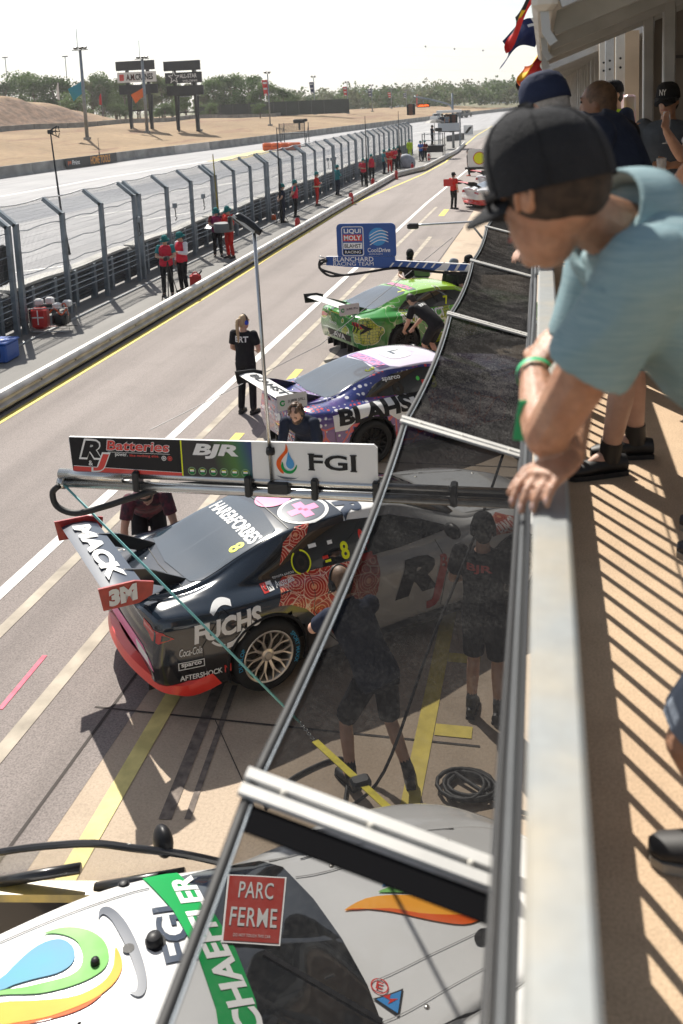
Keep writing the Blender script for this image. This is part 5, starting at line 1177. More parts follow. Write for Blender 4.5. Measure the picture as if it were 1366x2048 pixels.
def crown_mesh(seed, n, leaf, lobes, m, zr=(.32, 1.0)):
    """foliage made of small leaf faces scattered over several lobes, unit height"""
    r = random.Random(seed); vs, fs = [], []; L = []
    for i in range(lobes):
        a = r.random() * 6.28; q = r.random() ** .6 * .27; z = zr[0] + (zr[1] - zr[0]) * (.15 + .72 * r.random()); L.append((q * math.cos(a), q * math.sin(a), z, .09 + .10 * r.random()))
    for i in range(n):
        x, y, z, s = r.choice(L); d = V((r.gauss(0, 1), r.gauss(0, 1), r.gauss(0, .8))); d = d.normalized() * s * (r.random() ** .4)
        c = V((x, y, z)) + d; u = V((r.gauss(0, 1), r.gauss(0, 1), r.gauss(0, 1))).normalized(); w = u.cross(V((r.gauss(0, 1), r.gauss(0, 1), r.gauss(0, 1)))).normalized(); e = leaf * (.6 + .8 * r.random())
        b = len(vs); vs += [c - u * e - w * e * .6, c + u * e - w * e * .5, c + u * e * .8 + w * e * .6, c - u * e * .8 + w * e * .6]; fs.append((b, b + 1, b + 2, b + 3))
    return MB().add(vs, fs).mesh('crown', m), L
def trunk_mesh(seed, L):
    r = random.Random(seed); b = MB(); b.tube([(0, 0, -.05), (.01, .0, .2), (.015, .01, .42), (.0, .0, .7)], [.026, .02, .015, .006], 7)
    for x, y, z, s in L[:7]: b.tube([(.012, .005, max(.18, z - .28)), (x * .6, y * .6, z - .08), (x, y, z)], [.010, .007, .003], 5)
    return b.mesh('trunk', M_TRUNK, True)
TREES = []
for i in range(6):
    cm, L = crown_mesh(20 + i, 3400, .015, 13 + i % 3 * 3, M_LEAF[(0, 1, 1, 2, 0, 1)[i]], (.28, 1.0) if i % 2 else (.15, 1.0)); TREES.append((cm, trunk_mesh(50 + i, L)))
def tree(px, ptop, y, v, wide=1.0, group='trees beyond the race track', label=None, zb=None):
    p = AT(px, 230, y); z = land(p.x, y) if zb is None else zb; top = AT(px, ptop, y).z; h = max(1.5, top - z)
    t = empty('tree', (p.x, y, z), random.random() * 6.28, label or ['dense dark green tree in the row beyond the race track', 'bushy mid green tree in the row beyond the race track', 'open mid green tree in the row beyond the race track', 'loose olive tree in the row beyond the race track', 'dark tree with low branches in the row beyond the race track', 'round mid green tree in the row beyond the race track'][v], 'tree', group)
    t.scale = (h * wide, h * wide, h); link_mesh('crown', TREES[v][0], t); link_mesh('trunk', TREES[v][1], t); return t
r = random.Random(11)
spots = [(-30, 168, 0, 1), (12, 158, 0, 1.2), (45, 146, 1, 1.2), (70, 155, 1, 1.1), (112, 148, 0, 1.0), (122, 152, 4, .9), (148, 178, 5, 1.3), (188, 152, 3, .8), (205, 148, 1, .9), (232, 160, 5, 1.0), (250, 158, 1, 1), (275, 178, 5, 1.1), (300, 168, 3, 1), (325, 142, 3, 1.0), (345, 160, 1, 1.1), (372, 172, 5, 1.2), (400, 160, 3, .9), (428, 158, 1, 1.1), (452, 148, 0, 1.2), (474, 150, 1, 1.1), (498, 148, 0, 1.2), (522, 160, 5, 1.1), (545, 170, 1, 1.1), (568, 176, 4, 1.2), (590, 188, 5, 1.2)]
for px, pt, v, w in spots: tree(px, pt, 205 + r.random() * 25 + (px > 430) * 15, v, w * 1.15)
for px in range(-20, 600, 27): tree(px + r.random() * 14, 188 + r.random() * 22, 232 + r.random() * 20, r.choice((1, 2, 5, 3)), 1.5, 'scrub trees behind the tree row', 'low scrub tree filling the gap behind the taller tree row')
for px, pt in ((330, 205), (345, 212), (318, 215), (155, 192), (240, 205), (420, 205), (520, 205)): tree(px, pt, 188, 5, 1.7, 'bushes beside the billboards', 'low round bush in front of the tree row')
# the far wood on the right reads as one mass
def wood():
    r = random.Random(3); vs, fs, mi = [], [], []
    for i in range(520):
        px = 560 + r.random() * 620; y = 330 + r.random() ** 1.5 * 420; p = AT(px, 230, y); h = (7 + 7 * r.random()) * (.75 + .25 * y / 500); w = h * .32
        g = r.choice((0, 1, 1, 2, 2)); lob = [(r.gauss(0, w * .45), r.gauss(0, w * .45), h * (.35 + .5 * r.random()), w * (.4 + .4 * r.random())) for _ in range(5)]
        for j in range(95):
            x, yy, z, s = r.choice(lob); d = V((r.gauss(0, 1), r.gauss(0, 1), r.gauss(0, .9))).normalized() * s * r.random() ** .4; c = V((p.x + x, y + yy, z)) + d
            u = V((r.gauss(0, 1), r.gauss(0, 1), r.gauss(0, 1))).normalized(); q = u.cross(V((r.gauss(0, 1), r.gauss(0, 1), 1))).normalized(); e = .28 + .38 * r.random(); b = len(vs)
            vs += [c - u * e, c + q * e, c + u * e, c - q * e]; fs.append((b, b + 1, b + 2, b + 3)); mi.append(g)
    me = MB(); me.add(vs, fs); me.mi = mi; o = me.build('far_wood', M_LEAF); tag(o, 'far green wood closing the view beyond the end of the track', 'wood', None, 'stuff')
wood()
for px, pt in ((790, 168), (905, 172), (970, 150), (985, 165), (1000, 148), (1015, 152), (930, 178), (1035, 158), (850, 186), (742, 180)): tree(px, pt + 12, 560, 1 if px < 960 else 0, 1.2, 'taller trees rising above the far wood', 'taller tree rising above the far wood', 0)
# pale industrial sheds behind the wood
M_SHED = mat('pale_shed_metal', (.50, .53, .56), .5, var=.1, scale=.3); M_SHEDR = mat('blue_grey_roof', (.30, .38, .48), .5)
for px0, px1, pt, lb in ((700, 770, 183, 'long pale industrial shed with a blue grey roof above the wood'), (775, 860, 186, 'low white industrial shed right of the long one, above the wood'), (868, 915, 188, 'small grey industrial shed above the wood'), (955, 1035, 186, 'pale industrial shed behind the trees at the right')):
    a, b_ = AT(px0, pt, 640), AT(px1, pt, 640); t = empty('industrial_shed', (a.x, 640, 0), 0, lb, 'shed'); w = b_.x - a.x
    MB().box((w / 2, 12, a.z / 2 - 1), (w, 24, a.z - 2)).build('wall', M_SHED, t); MB().prism([(-1, a.z - 2), (w + 1, a.z - 2), (w + 1, a.z - 1), (w / 2, a.z + .8), (-1, a.z - 1)], 26, Matrix.Translation((0, 25, 0)) @ Matrix.Rotation(R(90), 4, 'X')).build('roof', M_SHEDR, t)
# dark fence band at the edge of the trees
for a, b_, lb in (((395, 252), (500, 252), 'dark shade-cloth fence in front of the trees, left stretch'), ((500, 252), (700, 256), 'dark shade-cloth fence along the trees, right stretch')):
    A, B = AT(*a, 215), AT(*b_, 215); t = empty('cloth_fence', (A.x, 215, land(A.x, 215)), 0, lb, 'fence'); L = B.x - A.x
    MB().box((L / 2, 0, 1.6), (L, .08, 3.2)).build('cloth', mat('dark_green_cloth', (.02, .028, .026), .8, var=.2, scale=.3), t)
    for i in range(int(L / 3)): MB().tube([(i * 3, -.1, 0), (i * 3, -.1, 3.4)], .05, 6).build('fence_post', M_DKGREY, t)
# billboards: three stacked boards on raking legs
M_BOARD = mat('board_dark_grid', (.018, .02, .026), .6, var=.3, scale=3)
def billboard(px, foot, y, lw, label, mid):
    f = land_hit(px, foot); y = f.y; lw *= y / 184; t = empty('billboard', (f.x, y, land(f.x, y) - .2), 0, label, 'billboard'); H = AT(px, 121, y).z - land(f.x, y) + .2; k = H / 14.2
    for sx in (-.26, .26):
        MB().rbar([(sx * lw, .6, 0), (sx * lw, .3, H - .3)], .42, .42).build('leg', M_BLKMET, t); MB().rbar([(sx * lw + 1.3, -2.6, .1), (sx * lw + .5, .2, H * .5)], .26, .26).build('brace', M_BLKMET, t)
    for z in (.28, .52): MB().box((0, .4, H * z), (lw * .52, .2, .2)).build('cross_bar', M_BLKMET, t)
    for i, (z0, z1) in enumerate(((.52, .655), (.69, .84), (.865, 1.0))):
        w = lw * (.97 + .0 * i); MB().box((.15 * (1 - i), 0, H * (z0 + z1) / 2), (w, .3, H * (z1 - z0))).build('board', mid[0] if i == 1 else M_BOARD, t)
    o = (.0, -.151, H * .765)
    kk = lw / 8.6
    for s2, m in mid[1]: flat('lettering', ([(x_ * kk, y_ * kk) for x_, y_ in s2[0]], s2[1]), o, (1, 0, 0), (0, 0, 1), m, t, .03)
    for i in range(3): MB().tube([(-.3 + i * .5, -1.0, H * .50), (-.3 + i * .5, .2, H * .5)], .08, 6).build('lamp_arm', M_GALV, t)
billboard(281, 257, 184, 8.6, 'billboard of three stacked boards, the middle one white with red and black name', (M_LWHITE, [(shift(fit('A.M.CRANES', 5.8, 1.25, .03), .7, 0), M_LBLACK), (shift(rect(1.0, 1.3, .2), -3.2, 0), M_LRED), (shift(fit('A.M.', 2.0, 1.25, .03), -1.2, 0), M_LRED)]))
star = [(math.cos(R(90 + i * 36)) * (1.5 if i % 2 == 0 else .62), math.sin(R(90 + i * 36)) * (1.5 if i % 2 == 0 else .62)) for i in range(10)]; star2 = [(x * .7, y * .7) for x, y in star]
billboard(374, 262, 172, 8.0, 'billboard of three stacked dark boards with a white star outline', (M_BOARD, [(shift((star + star2, [(i, (i + 1) % 10, 10 + (i + 1) % 10, 10 + i) for i in range(10)]), -2.1, .1), M_LWHITE), (shift(fit('ALL-STAR', 3.9, .9, .02), 1.2, .35), M_LWHITE), (shift(fit('WELDING', 3.4, .45, .01), 1.5, -.7), M_LWHITE)]))
# lamp poles behind the far wall, with banner flags
def lamp_pole(px, top, y, label, flagc=None, big=False, fz=(.78, .6), fdir=1):
    p = AT(px, top, y); z0 = max(0, land(p.x, y)) if p.x < wall_x(y) else 0; h = p.z - z0
    t = empty('lamp_pole', (p.x, y, z0), 0, label, 'lamp pole', 'grey lamp poles along the track')
    r0 = .24 if big else .13; b = MB(); b.tube([(0, 0, 0), (0, 0, h)], r0, 10, r0 * .75); b.build('pole', M_GALV, t, True)
    MB().box((0, 0, .15), (.7, .7, .3)).build('footing', M_CONC, t)
    MB().rbar([(-1.1 if big else -.5, 0, h), (1.1 if big else .5, 0, h)], .1, .1).build('cross_arm', M_GALV, t)
    for x in ((-.5, .2, .75) if big else (-.35, .35)): 
        b = MB(); b.box((x, -.2, h + .25), (.5, .35, .3), rot=Matrix.Rotation(R(25), 3, 'X'), bev=.05); b.tube([(x, 0, h), (x, -.1, h + .2)], .05, 6); b.build('floodlight', M_DKGREY, t)
    if big: MB().tube([(-.3, 0, h), (-.3, 0, h + 2.6)], .04, 6).build('whip_aerial', M_GALV, t)
    if flagc:
        b = MB(); nx, nz = 6, 8; w = 1.0 if not big else 1.9; hh = h * (fz[0] - fz[1])
        for i in range(nx):
            for j in range(nz):
                P = lambda u, v: (fdir * (.12 + w * u * (1 - .25 * v)), .15 * math.sin(u * 5 + v * 3), h * fz[0] - hh * v - (u * w * .5 if big else 0))
                b.m = (1 if (j % 3 == 1 and 0 < i < 5) else 0); b.quad(P(i / nx, j / nz), P((i + 1) / nx, j / nz), P((i + 1) / nx, (j + 1) / nz), P(i / nx, (j + 1) / nz))
        b.build('flag', flagc, t, True)
FT = mat('teal_flag', (.02, .26, .36), .7)
lamp_pole(160, 100, 112, 'tallest grey lamp pole at the left, with a teal flag', [FT, FT], True, (.66, .52), -1)
lamp_pole(284, 118, 128, 'grey lamp pole in front of the white billboard, with an orange flag', [FO2, FO2], True, (.62, .5), -1)
lamp_pole(391, 133, 139, 'grey lamp pole in front of the dark star billboard, with a white flag', [FW2, FN], False, (.88, .66), -1)
for px, tp, y, c, lb in ((535, 147, 163, FR, 'lamp pole with a red banner flag, right of the tree row'), (627, 155, 222, FN, 'lamp pole with a dark blue banner flag, before the dark fence'), (694, 166, 238, FR, 'lamp pole with a red banner, above the end of the dark fence'), (743, 172, 262, FN, 'lamp pole with a dark banner, left of the traffic lights'), (782, 180, 300, FR, 'lamp pole with a red banner, just left of the traffic lights'), (812, 182, 330, FN, 'thin lamp pole behind the orange light sign')): lamp_pole(px, tp, y, lb, [c, FW2], False, (.88, .58), -1)
for px, base, tp, c, lb in ((121, 215, 165, FW2, 'white feather flag on the brown bank'), (205, 220, 187, FR, 'red feather flag on the brown bank'), (836, 232, 188, FR, 'small red banner flag before the far wood')):
    p = AT(px, base, 150 if px < 300 else 320); t = empty('feather_flag', (p.x, p.y, p.z), 0, lb, 'flag'); h = AT(px, tp, p.y).z - p.z; MB().tube([(0, 0, -1.5), (0, 0, h)], .03, 6).build('pole', M_GALV, t); MB().prism([(0, h * .3), (-.5, h * .34), (-.42, h * .8), (-.15, h), (0, h)], .02, Matrix.Rotation(R(90), 4, 'X')).build('cloth', c, t)
for px, tp in ((10, 115), (130, 113)): 
    p = AT(px, tp, 240); t = empty('flood_mast', (p.x, 240, 0), 0, 'thin distant flood mast above the trees at the left', 'mast', 'thin distant masts'); MB().tube([(0, 0, 0), (0, 0, p.z)], .12, 6).build('pole', M_GALV, t); MB().box((0, 0, p.z), (1.6, .3, .3)).build('lamp_head', M_DKGREY, t)
# power lines with marker balls
for k_, (zl, zr) in enumerate(((84, 172), (62, 150), (100, 190))):
    A, B = AT(-60, zl - 30 + k_ * 6, 700), AT(1330, zr - 60 + k_ * 5, 900); pts = [A.lerp(B, i / 24) - V((0, 0, 9 * 4 * (i / 24) * (1 - i / 24))) for i in range(25)]
    tag(MB().tube(pts, .035, 4).build('power_line', M_GALV), 'thin power line crossing the pale sky', 'power line', 'power lines in the sky')
A, B = AT(840, 91, 800), AT(980, 102, 840); tag(MB().tube([A, B], .03, 4).build('power_line', M_GALV), 'short power line carrying the dark marker balls', 'power line')
for px, py in ((851, 93), (909, 98), (966, 101)): 
    p = AT(px, py, 800 + (px - 840) * .28); tag(MB().ell(p, .75, 10, 8).build('marker_ball', M_BLACK, None, True), 'dark marker ball hanging in the pale sky above the far wood', 'marker ball', 'marker balls in the sky')
# ---------------------------------------------------------------- track-side things beyond and along the fence
t = empty('camera_scaffold', G(590, 292), 0, 'grey mesh camera scaffold on the race track beyond the fence', 'scaffold')
for x in (-1.6, 1.6):
    for y in (-1, 1): MB().tube([(x, y, 0), (x, y, 2.9)], .05, 6).build('leg', M_DKGREY, t)
for x in (-1.6, 1.6): MB().tube([(x, -1, 0), (x, 1, 2.6)], .04, 6).build('brace', M_DKGREY, t)
MB().box((0, 0, 1.6), (3.4, 2.2, .12)).build('deck', M_DKGREY, t)
b = MB()
for i in range(22): b.tube([(-1.7 + i * .16, -1.1, 1.6), (-1.7 + i * .16, -1.1, 2.9)], .02, 4)
for i in range(8): b.tube([(-1.7, -1.1, 1.65 + i * .17), (1.7, -1.1, 1.65 + i * .17)], .02, 4)
b.build('mesh_panel', M_DKGREY, t)
b = MB(); b.box((.7, 0, 3.1), (1.5, .6, .5), bev=.1); b.tube([(.7, 0, 2.0), (.7, 0, 3.0)], .12, 8); b.box((1.5, 0, 3.2), (.5, .35, .35), bev=.05); b.build('camera', M_BLKMET, t)
for i in range(4):
    p = G(538 + i * 17, 301 - i * .3); m_ = M_ORANGE; o = empty('water_barrier', p, R(5), 'orange plastic water barrier in the row on the race track', 'barrier', 'orange water barriers on the track'); MB().box((0, 0, .45), (1.45, .5, .9), bev=.12).build('block', m_, o); MB().box((0, -.26, .5), (1.0, .03, .12)).build('groove', mat('orange_dark', (.42, .06, .02), .6), o)
# red scoreboard-like traffic gantry
p = G(907, 296); t = empty('traffic_signal', p, 0, 'grey traffic signal mast with curved arm over the pit exit', 'traffic signal'); Y = p.y
TT = AT(905, 186, Y).z; MB().tube([(0, 0, 0), (0, 0, TT)], .14, 10, .1).build('pole', M_GALV, t, True)
arm = [AT(*q, Y) - p for q in ((906, 222), (901, 211), (885, 205), (855, 198), (828, 193))]; MB().tube(crom(arm, 4), .09, 8).build('arm', M_GALV, t, True)
def lights(px, py, h, w, nm='signal_head'):
    q = AT(px, py, Y) - p; b = MB().box(q, (w, .4, h), bev=.05); o = b.build(nm, M_LBLACK, t)
    for i in (-1, 0, 1):
        d = q + V((0, -.22, i * h * .3)); MB().lathe(d, [(.0, 0), (w * .26, 0), (w * .3, -.02), (w * .3, .12)], 'Y', 14, cap=False).build('lens', mat('dark_amber_lens', (.16, .04, .02), .2, coat=1), o)
lights(822, 219, 1.15, .85); lights(896, 240, 1.2, .8); lights(908, 240, 1.15, .75); lights(901, 258, .7, .32)
q = AT(847, 211, Y) - p; MB().box(q, (1.3, .2, .38)).build('message_sign', M_LBLACK, t); flat('sign_lettering', fit('LARRAKIA', 1.16, .22, .02), q + V((0, -.11, 0)), (1, 0, 0), (0, 0, 1), mat('orange_led', (1.0, .16, .03), .5, emit=1.6), t, .01); MB().tube([q, q + V((0, 0, .6))], .03, 6).build('hanger', M_GALV, t)
MB().tube([AT(821, 208, Y) - p, AT(829, 193, Y) - p], .03, 6).build('hanger', M_GALV, t)
# marshals' shelter with white panel
p = G(897, 298); t = empty('marshal_stand', p, 0, 'white roofed marshal stand with pale panel beside the traffic signal', 'stand'); Y = p.y
z1 = AT(897, 223, Y).z; x0, x1 = AT(877, 260, Y).x - p.x, AT(919, 260, Y).x - p.x; zb, zt = AT(897, 262, Y).z, AT(897, 246, Y).z
MB().box(((x0 + x1) / 2, .6, z1), (x1 - x0 + .3, 1.8, .25)).build('roof', M_LWHITE, t); MB().box(((x0 + x1) / 2, -.2, (zb + zt) / 2), (x1 - x0, .06, zt - zb)).build('panel', M_SHED, t)
for x in (x0, x1):
    for y in (-.1, 1.3): MB().tube([(x, y, 0), (x, y, z1)], .05, 6).build('post', M_GALV, t)
MB().box(((x0 + x1) / 2, .6, zb - .05), (x1 - x0, 1.5, .1)).build('deck', M_DKGREY, t)
# low camera platform on the verge with an umbrella
p = G(868, 316); t = empty('camera_platform', p, 0, 'low black camera platform with tubular railing on the verge', 'platform')
for x in (-.9, .9):
    for y in (-.8, .8): MB().tube([(x, y, 0), (x, y, 2.2)], .04, 6).build('leg', M_DKGREY, t)
MB().box((0, 0, 1.1), (2.0, 1.8, .1)).build('deck', M_BLKMET, t); MB().box((0, -.85, .8), (1.9, .05, .5)).build('skirt', M_BLKMET, t)
for z in (1.6, 2.15): MB().tube([(-.9, -.8, z), (.9, -.8, z)], .035, 6).build('railing', M_GALV, t)
u = empty('umbrella', p + V((.1, .1, 1.15)), 0, 'black umbrella shading the camera operator on the platform', 'umbrella'); MB().tube([(0, 0, 0), (0, 0, 2.1)], .03, 6).build('shaft', M_BLKMET, u); MB().lathe((0, 0, 1.95), [(1.0, 0), (.7, .17), (.35, .28), (0, .33), (0, .3), (.7, .13)], 'Z', 10, cap=False).build('canopy', M_BLACK, u)
o = tag(MB().prism([(0, 0), (5, 0), (5, .8), (0, .7)], .25, Matrix.Translation(G(893, 283)) @ Matrix.Rotation(R(72), 4, 'Z') @ Matrix.Rotation(R(90), 4, 'X')).build('exit_board', M_DARKARM), 'dark barrier board at the pit exit behind the signal mast', 'board')
o = tag(MB().box(G(937, 270) + V((0, 0, .7)), (1.3, .1, 1.3)).build('direction_sign', M_LWHITE), 'small square sign with a dark arrow at the pit exit', 'sign'); flat('arrow', ([(-.5, -.4), (-.2, -.5), (.45, .3), (.5, .5), (.1, .4)], [tuple(range(5))]), G(937, 270) + V((0, -.06, .7)), (1, 0, 0), (0, 0, 1), M_LBLACK, o, .01)
# parked utes beyond the track end
def ute(px, py, lb, m):
    p = G(px, py); t = empty('parked_ute', p, R(75), lb, 'ute', 'vehicles parked beyond the track')
    pr = [(-2.4, .5), (-2.4, 1.05), (-.7, 1.05), (-.5, 1.75), (.7, 1.75), (1.3, 1.1), (2.4, .95), (2.4, .5)]; MB().prism(pr, 1.8, Matrix.Translation((0, .9, 0)) @ Matrix.Rotation(R(90), 4, 'X')).build('body', m, t)
    for sd in (-.91, .91): flat('window', ([(-.4, 1.15), (.95, 1.15), (.6, 1.65), (-.3, 1.65)], [(0, 1, 2, 3)]), (0, sd, 0), (1 if sd < 0 else -1, 0, 0), (0, 0, 1), M_GLASS, t, .01)
    flat('windscreen', rect(1.5, .7), (1.0, 0, 1.42), (0, 1, 0), (-.68, 0, .73), M_GLASS, t, .02); flat('rear_window', rect(1.4, .5), (-.6, 0, 1.4), (0, -1, 0), (.28, 0, .96), M_GLASS, t, .02)
    for x in (-1.5, 1.5):
        for y in (-.85, .85): MB().lathe((x, y, .38), [(0, -.1), (.38, -.1), (.38, .1), (0, .1)], 'Y', 14).build('wheel', M_TYRE, t)
ute(875, 242, 'white ute on the far track, left of the marshal stand', M_LWHITE); ute(922, 236, 'grey ute parked right of the marshal stand', M_DKGREY); ute(932, 234, 'dark ute, rightmost of the vehicles beyond the marshal stand', M_BLKMET); ute(555, 222, 'white vehicle parked before the trees behind the dark fence', M_LWHITE)
# masts and gear along the fence
def mast(px, py, top, lb, head=True, m=M_BLKMET, lean=0):
    p = G(px, py); h = AT(px, top, p.y).z; t = empty('aerial_mast', p, 0, lb, 'mast', 'aerial masts along the fence')
    MB().tube([(0, 0, 0), (lean * .5, 0, h * .5), (lean, 0, h)], [.05, .035, .018], 8).build('pole', m, t, True); MB().tube([(0, 0, h * .25), (lean * .4, 0, h * .42)], .06, 8).build('sleeve', M_BLACK, t, True)
    if head:
        b = MB(); c = V((lean, 0, h)); 
        for i in range(6): a = i * .5; b.tube([c + V((-.1, 0, 0)), c + V((.25, .1 * math.cos(a * 2), .18 * math.sin(a * 2)))], .012, 5)
        b.tube([c + V((.22, .12 * math.cos(i), .16 * math.sin(i))) for i in range(7)], .012, 5); b.box(c, (.12, .1, .12)); b.build('aerial', M_BLKMET, t)
    b = MB()
    for i in range(3): a = i * 2.1; b.tube([(0, 0, h * .16), (.35 * math.cos(a), .35 * math.sin(a), 0)], .014, 5)
    b.build('tripod', M_BLKMET, t)
a = AT(145, 535, 26.5); p0 = V((a.x, 26.5, 0))
mast(145, 590, 262, 'black aerial mast with a fan-shaped antenna head, leftmost along the fence', True, M_BLKMET, -.25)
mast(200, 326, 275, 'short dark aerial stand on the far side of the track', False)
mast(443, 506, 308, 'yellow and black ringed aerial mast behind the two marshals with the clipboard', False, mat('yellow_black_mast', (.45, .36, .04), .5, col2=(.02, .02, .02), scale=3), -.1)
mast(563, 446, 255, 'black aerial mast beside the two teal-capped marshals', False); mast(735, 374, 232, 'black aerial mast right of the middle of the fence', False); mast(800, 338, 222, 'black aerial mast near the far end of the fence', False)
for i, (px, py, y) in enumerate(((234, 440, 27.2), (313, 412, 30.2), (371, 393, 33), (674, 318, 54), (676, 318, 55), (698, 316, 56))):
    p = AT(px, py, y); t = empty('fence_camera', (FX + .1, y, p.z), 0, 'small grey camera box on a jointed arm hung on the fence mesh', 'camera', 'small cameras hung on the fence'); MB().box((0, 0, 0), (.14, .10, .17), bev=.01).build('box', M_GALV, t); MB().tube([(0, 0, -.08), (.01, .03, -.3), (.02, -.05, -.36), (.03, .06, -.42), (0, -.02, -.5)], .018, 6).build('arm', M_BLKMET, t)
# red fire pump in a frame, blue crate, dark box on the fence
t = empty('fire_pump', (-11.75, 20.75, 0), R(8), 'red wheeled fire pump in a tubular frame beside the fence', 'fire pump')
b = MB(); b.box((-.28, -.12, .36), (.40, .30, .52), bev=.06); b.build('tank', M_RED, t); flat('cross_strap', join(rect(.03, .36), rect(.28, .03)), (-.28, -.275, .4), (1, 0, 0), (0, 0, 1), M_WHITE, t, .006)
b = MB(); b.box((.2, 0, .3), (.36, .4, .3), bev=.05); b.lathe((.2, -.2, .3), [(0, -.05), (.13, -.05), (.15, 0), (.1, .06)], 'Y', 16, cap=False); b.build('engine', M_BLKMET, t, 40); b = MB(); b.tube(crom([(.0, -.2, .5), (.15, -.28, .62), (.3, -.25, .45), (.4, -.1, .6)], 5), .02, 6); b.tube(crom([(.1, .1, .5), (.3, .0, .68), (.42, -.1, .4)], 5), .018, 6); b.build('hose', mat('orange_hose', (.6, .1, .03), .5), t, True)
for x, y, z in ((-.35, .05, .72), (-.1, .12, .74), (.12, -.02, .62), (.34, .1, .66)): MB().box((x, y, z), (.2, .16, .16), bev=.03).build('canister', M_WHITE, t)
for y in (-.28, .28): MB().tube([(-.5, y, .05), (.48, y, .05), (.48, y, .62), (-.5, y, .62), (-.5, y, .05)], .016, 6).build('frame', M_STEEL, t)
c_ = empty('storage_crate', (-11.75, 18.1, 0), R(4), 'blue plastic crate on the verge at the left edge', 'crate'); MB().box((0, 0, .21), (.9, .6, .4), bev=.03).build('box', mat('blue_plastic', (.02, .10, .42), .4), c_); MB().box((.2, -.31, .22), (.22, .03, .16)).build('latch', M_BLKMET, c_); MB().box((0, 0, .43), (.94, .64, .05), bev=.02).build('lid', mat('blue_plastic', (.02, .10, .42), .4), c_)
for i in range(3): flat('sticker', rect(.14, .1), (-.3 + i * .24, 0, .456), (1, 0, 0), (0, 1, 0), M_WHITE, c_, .004)
t = empty('equipment_case', AT(-2, 530, 20.0) , 0, 'black equipment case hung on the fence at the left edge', 'case'); MB().box((0, 0, 0), (.34, .34, .95), bev=.05).build('case', M_BLKMET, t); MB().box((.02, -.18, -.44), (.24, .04, .1)).build('handle', M_LBLACK, t)
b = MB(); 
def extinguisher(px, py, s=1.0):
    p = G(px, py); t = empty('fire_extinguisher', p, random.random() * 3, 'red fire extinguisher standing on the verge behind the guardrail', 'extinguisher', 'fire extinguishers along the verge'); t.scale = (s, s, s)
    MB().lathe((0, 0, 0), [(0, 0), (.09, 0), (.095, .03), (.095, .42), (.06, .5), (.03, .52), (0, .53)], 'Z', 16).build('cylinder', M_RED, t, 40); MB().box((.0, 0, .58), (.05, .12, .06)).build('handle', M_BLKMET, t); MB().tube(crom([(.03, 0, .56), (.14, 0, .5), (.13, 0, .2)], 4), .015, 6).build('hose', M_BLACK, t, True); flat('label', rect(.1, .16), (0, -.097, .25), (1, 0, 0), (0, 0, 1), M_WHITE, t, .002)
for px, py in ((596, 464), (703, 408), (746, 376), (793, 359), (825, 344), (858, 321)): extinguisher(px, py, 1.15)
t = empty('fuel_can', G(392, 575), .4, 'red jerry can on the verge beside the marshal in the red vest', 'jerry can'); MB().box((0, 0, .2), (.34, .22, .4), bev=.05).build('can', M_RED, t); MB().tube(crom([(-.1, 0, .4), (0, 0, .47), (.1, 0, .4)], 4), .016, 6).build('handle', M_RED, t, True); MB().tube([(.12, 0, .4), (.2, 0, .5)], .025, 8).build('spout', M_BLKMET, t)
t = empty('broom', G(545, 440), 0, 'broom with orange bristles leaning on the fence barrier', 'broom'); MB().tube([(0, 0, .2), (-.25, -.05, 1.25)], .014, 6).build('handle', M_WHITE, t); MB().box((.02, 0, .12), (.3, .08, .24), bev=.02).build('bristles', M_ORANGE, t)
t = empty('covered_gear', G(812, 336), .2, 'grey sheet-covered gear on the verge near the far end of the fence', 'cover'); b = MB(); b.ell((0, 0, .35), (.75, .5, .75), 14, 8, lo=-.5); b.build('sheet', mat('grey_sheet', (.3, .32, .36), .7, var=.2, scale=3), t, True); MB().box((-.5, .1, .3), (.5, .6, .6), bev=.1).build('box', M_BLKMET, t)
tag(MB().box((-11.85, 41.6, .02), (.05, 60, .04)).build('ground_cable', M_LTUBE), 'pale cable lying along the foot of the fence', 'cable')
# ================================================================ people
SKIN = [mat('skin_tan', (.46, .25, .16), .5, var=.10, scale=14), mat('skin_fair', (.54, .32, .23), .5, var=.10, scale=14), mat('skin_brown', (.20, .10, .06), .5, var=.1, scale=14)]
def cloth(name, c, var=.14, scale=10, c2=None): return mat('cloth_' + name, c, .85, var=var, scale=scale, bump=.35, bscale=22, col2=c2, spec=.2)
K_BLACK = cloth('black', (.014, .014, .017)); K_NAVY = cloth('navy', (.018, .024, .045)); K_RED = cloth('red', (.55, .025, .02)); K_TEALV = cloth('teal', (.03, .20, .22)); K_JEAN = cloth('denim', (.03, .05, .11)); K_GREY = cloth('grey', (.085, .10, .12)); K_WHITE = cloth('white', (.70, .71, .76)); K_HIVIS = cloth('hivis', (.55, .75, .04)); K_BLUE = cloth('blue', (.03, .12, .45)); K_ORANGE = cloth('orange', (.75, .25, .03)); K_DKRED = cloth('dark_red', (.35, .02, .02), c2=(.02, .02, .03), scale=9); K_STONE = cloth('stone', (.22, .25, .30)); K_VEST = cloth('vest_red', (.58, .03, .06))
K_PRINT = mat('cloth_dark_print', (.02, .02, .03), .85, col2=(.16, .03, .05), scale=16, bump=.3)
HAIR = [mat('hair_dark', (.02, .015, .012), .6, var=.4, scale=40, stretch=(1, 1, .2)), mat('hair_blonde', (.42, .30, .17), .55, var=.3, scale=30, stretch=(1, 1, .15)), mat('hair_brown', (.10, .055, .03), .6, var=.4, scale=30), mat('hair_grey', (.28, .27, .26), .6, var=.3, scale=40)]
M_SHOE = mat('black_shoe', (.012, .012, .013), .55); M_SOLE = mat('shoe_sole', (.30, .28, .25), .7); M_EYE = mat('eye_dark', (.02, .015, .012), .2); M_LIP = mat('lip', (.35, .12, .10), .5)
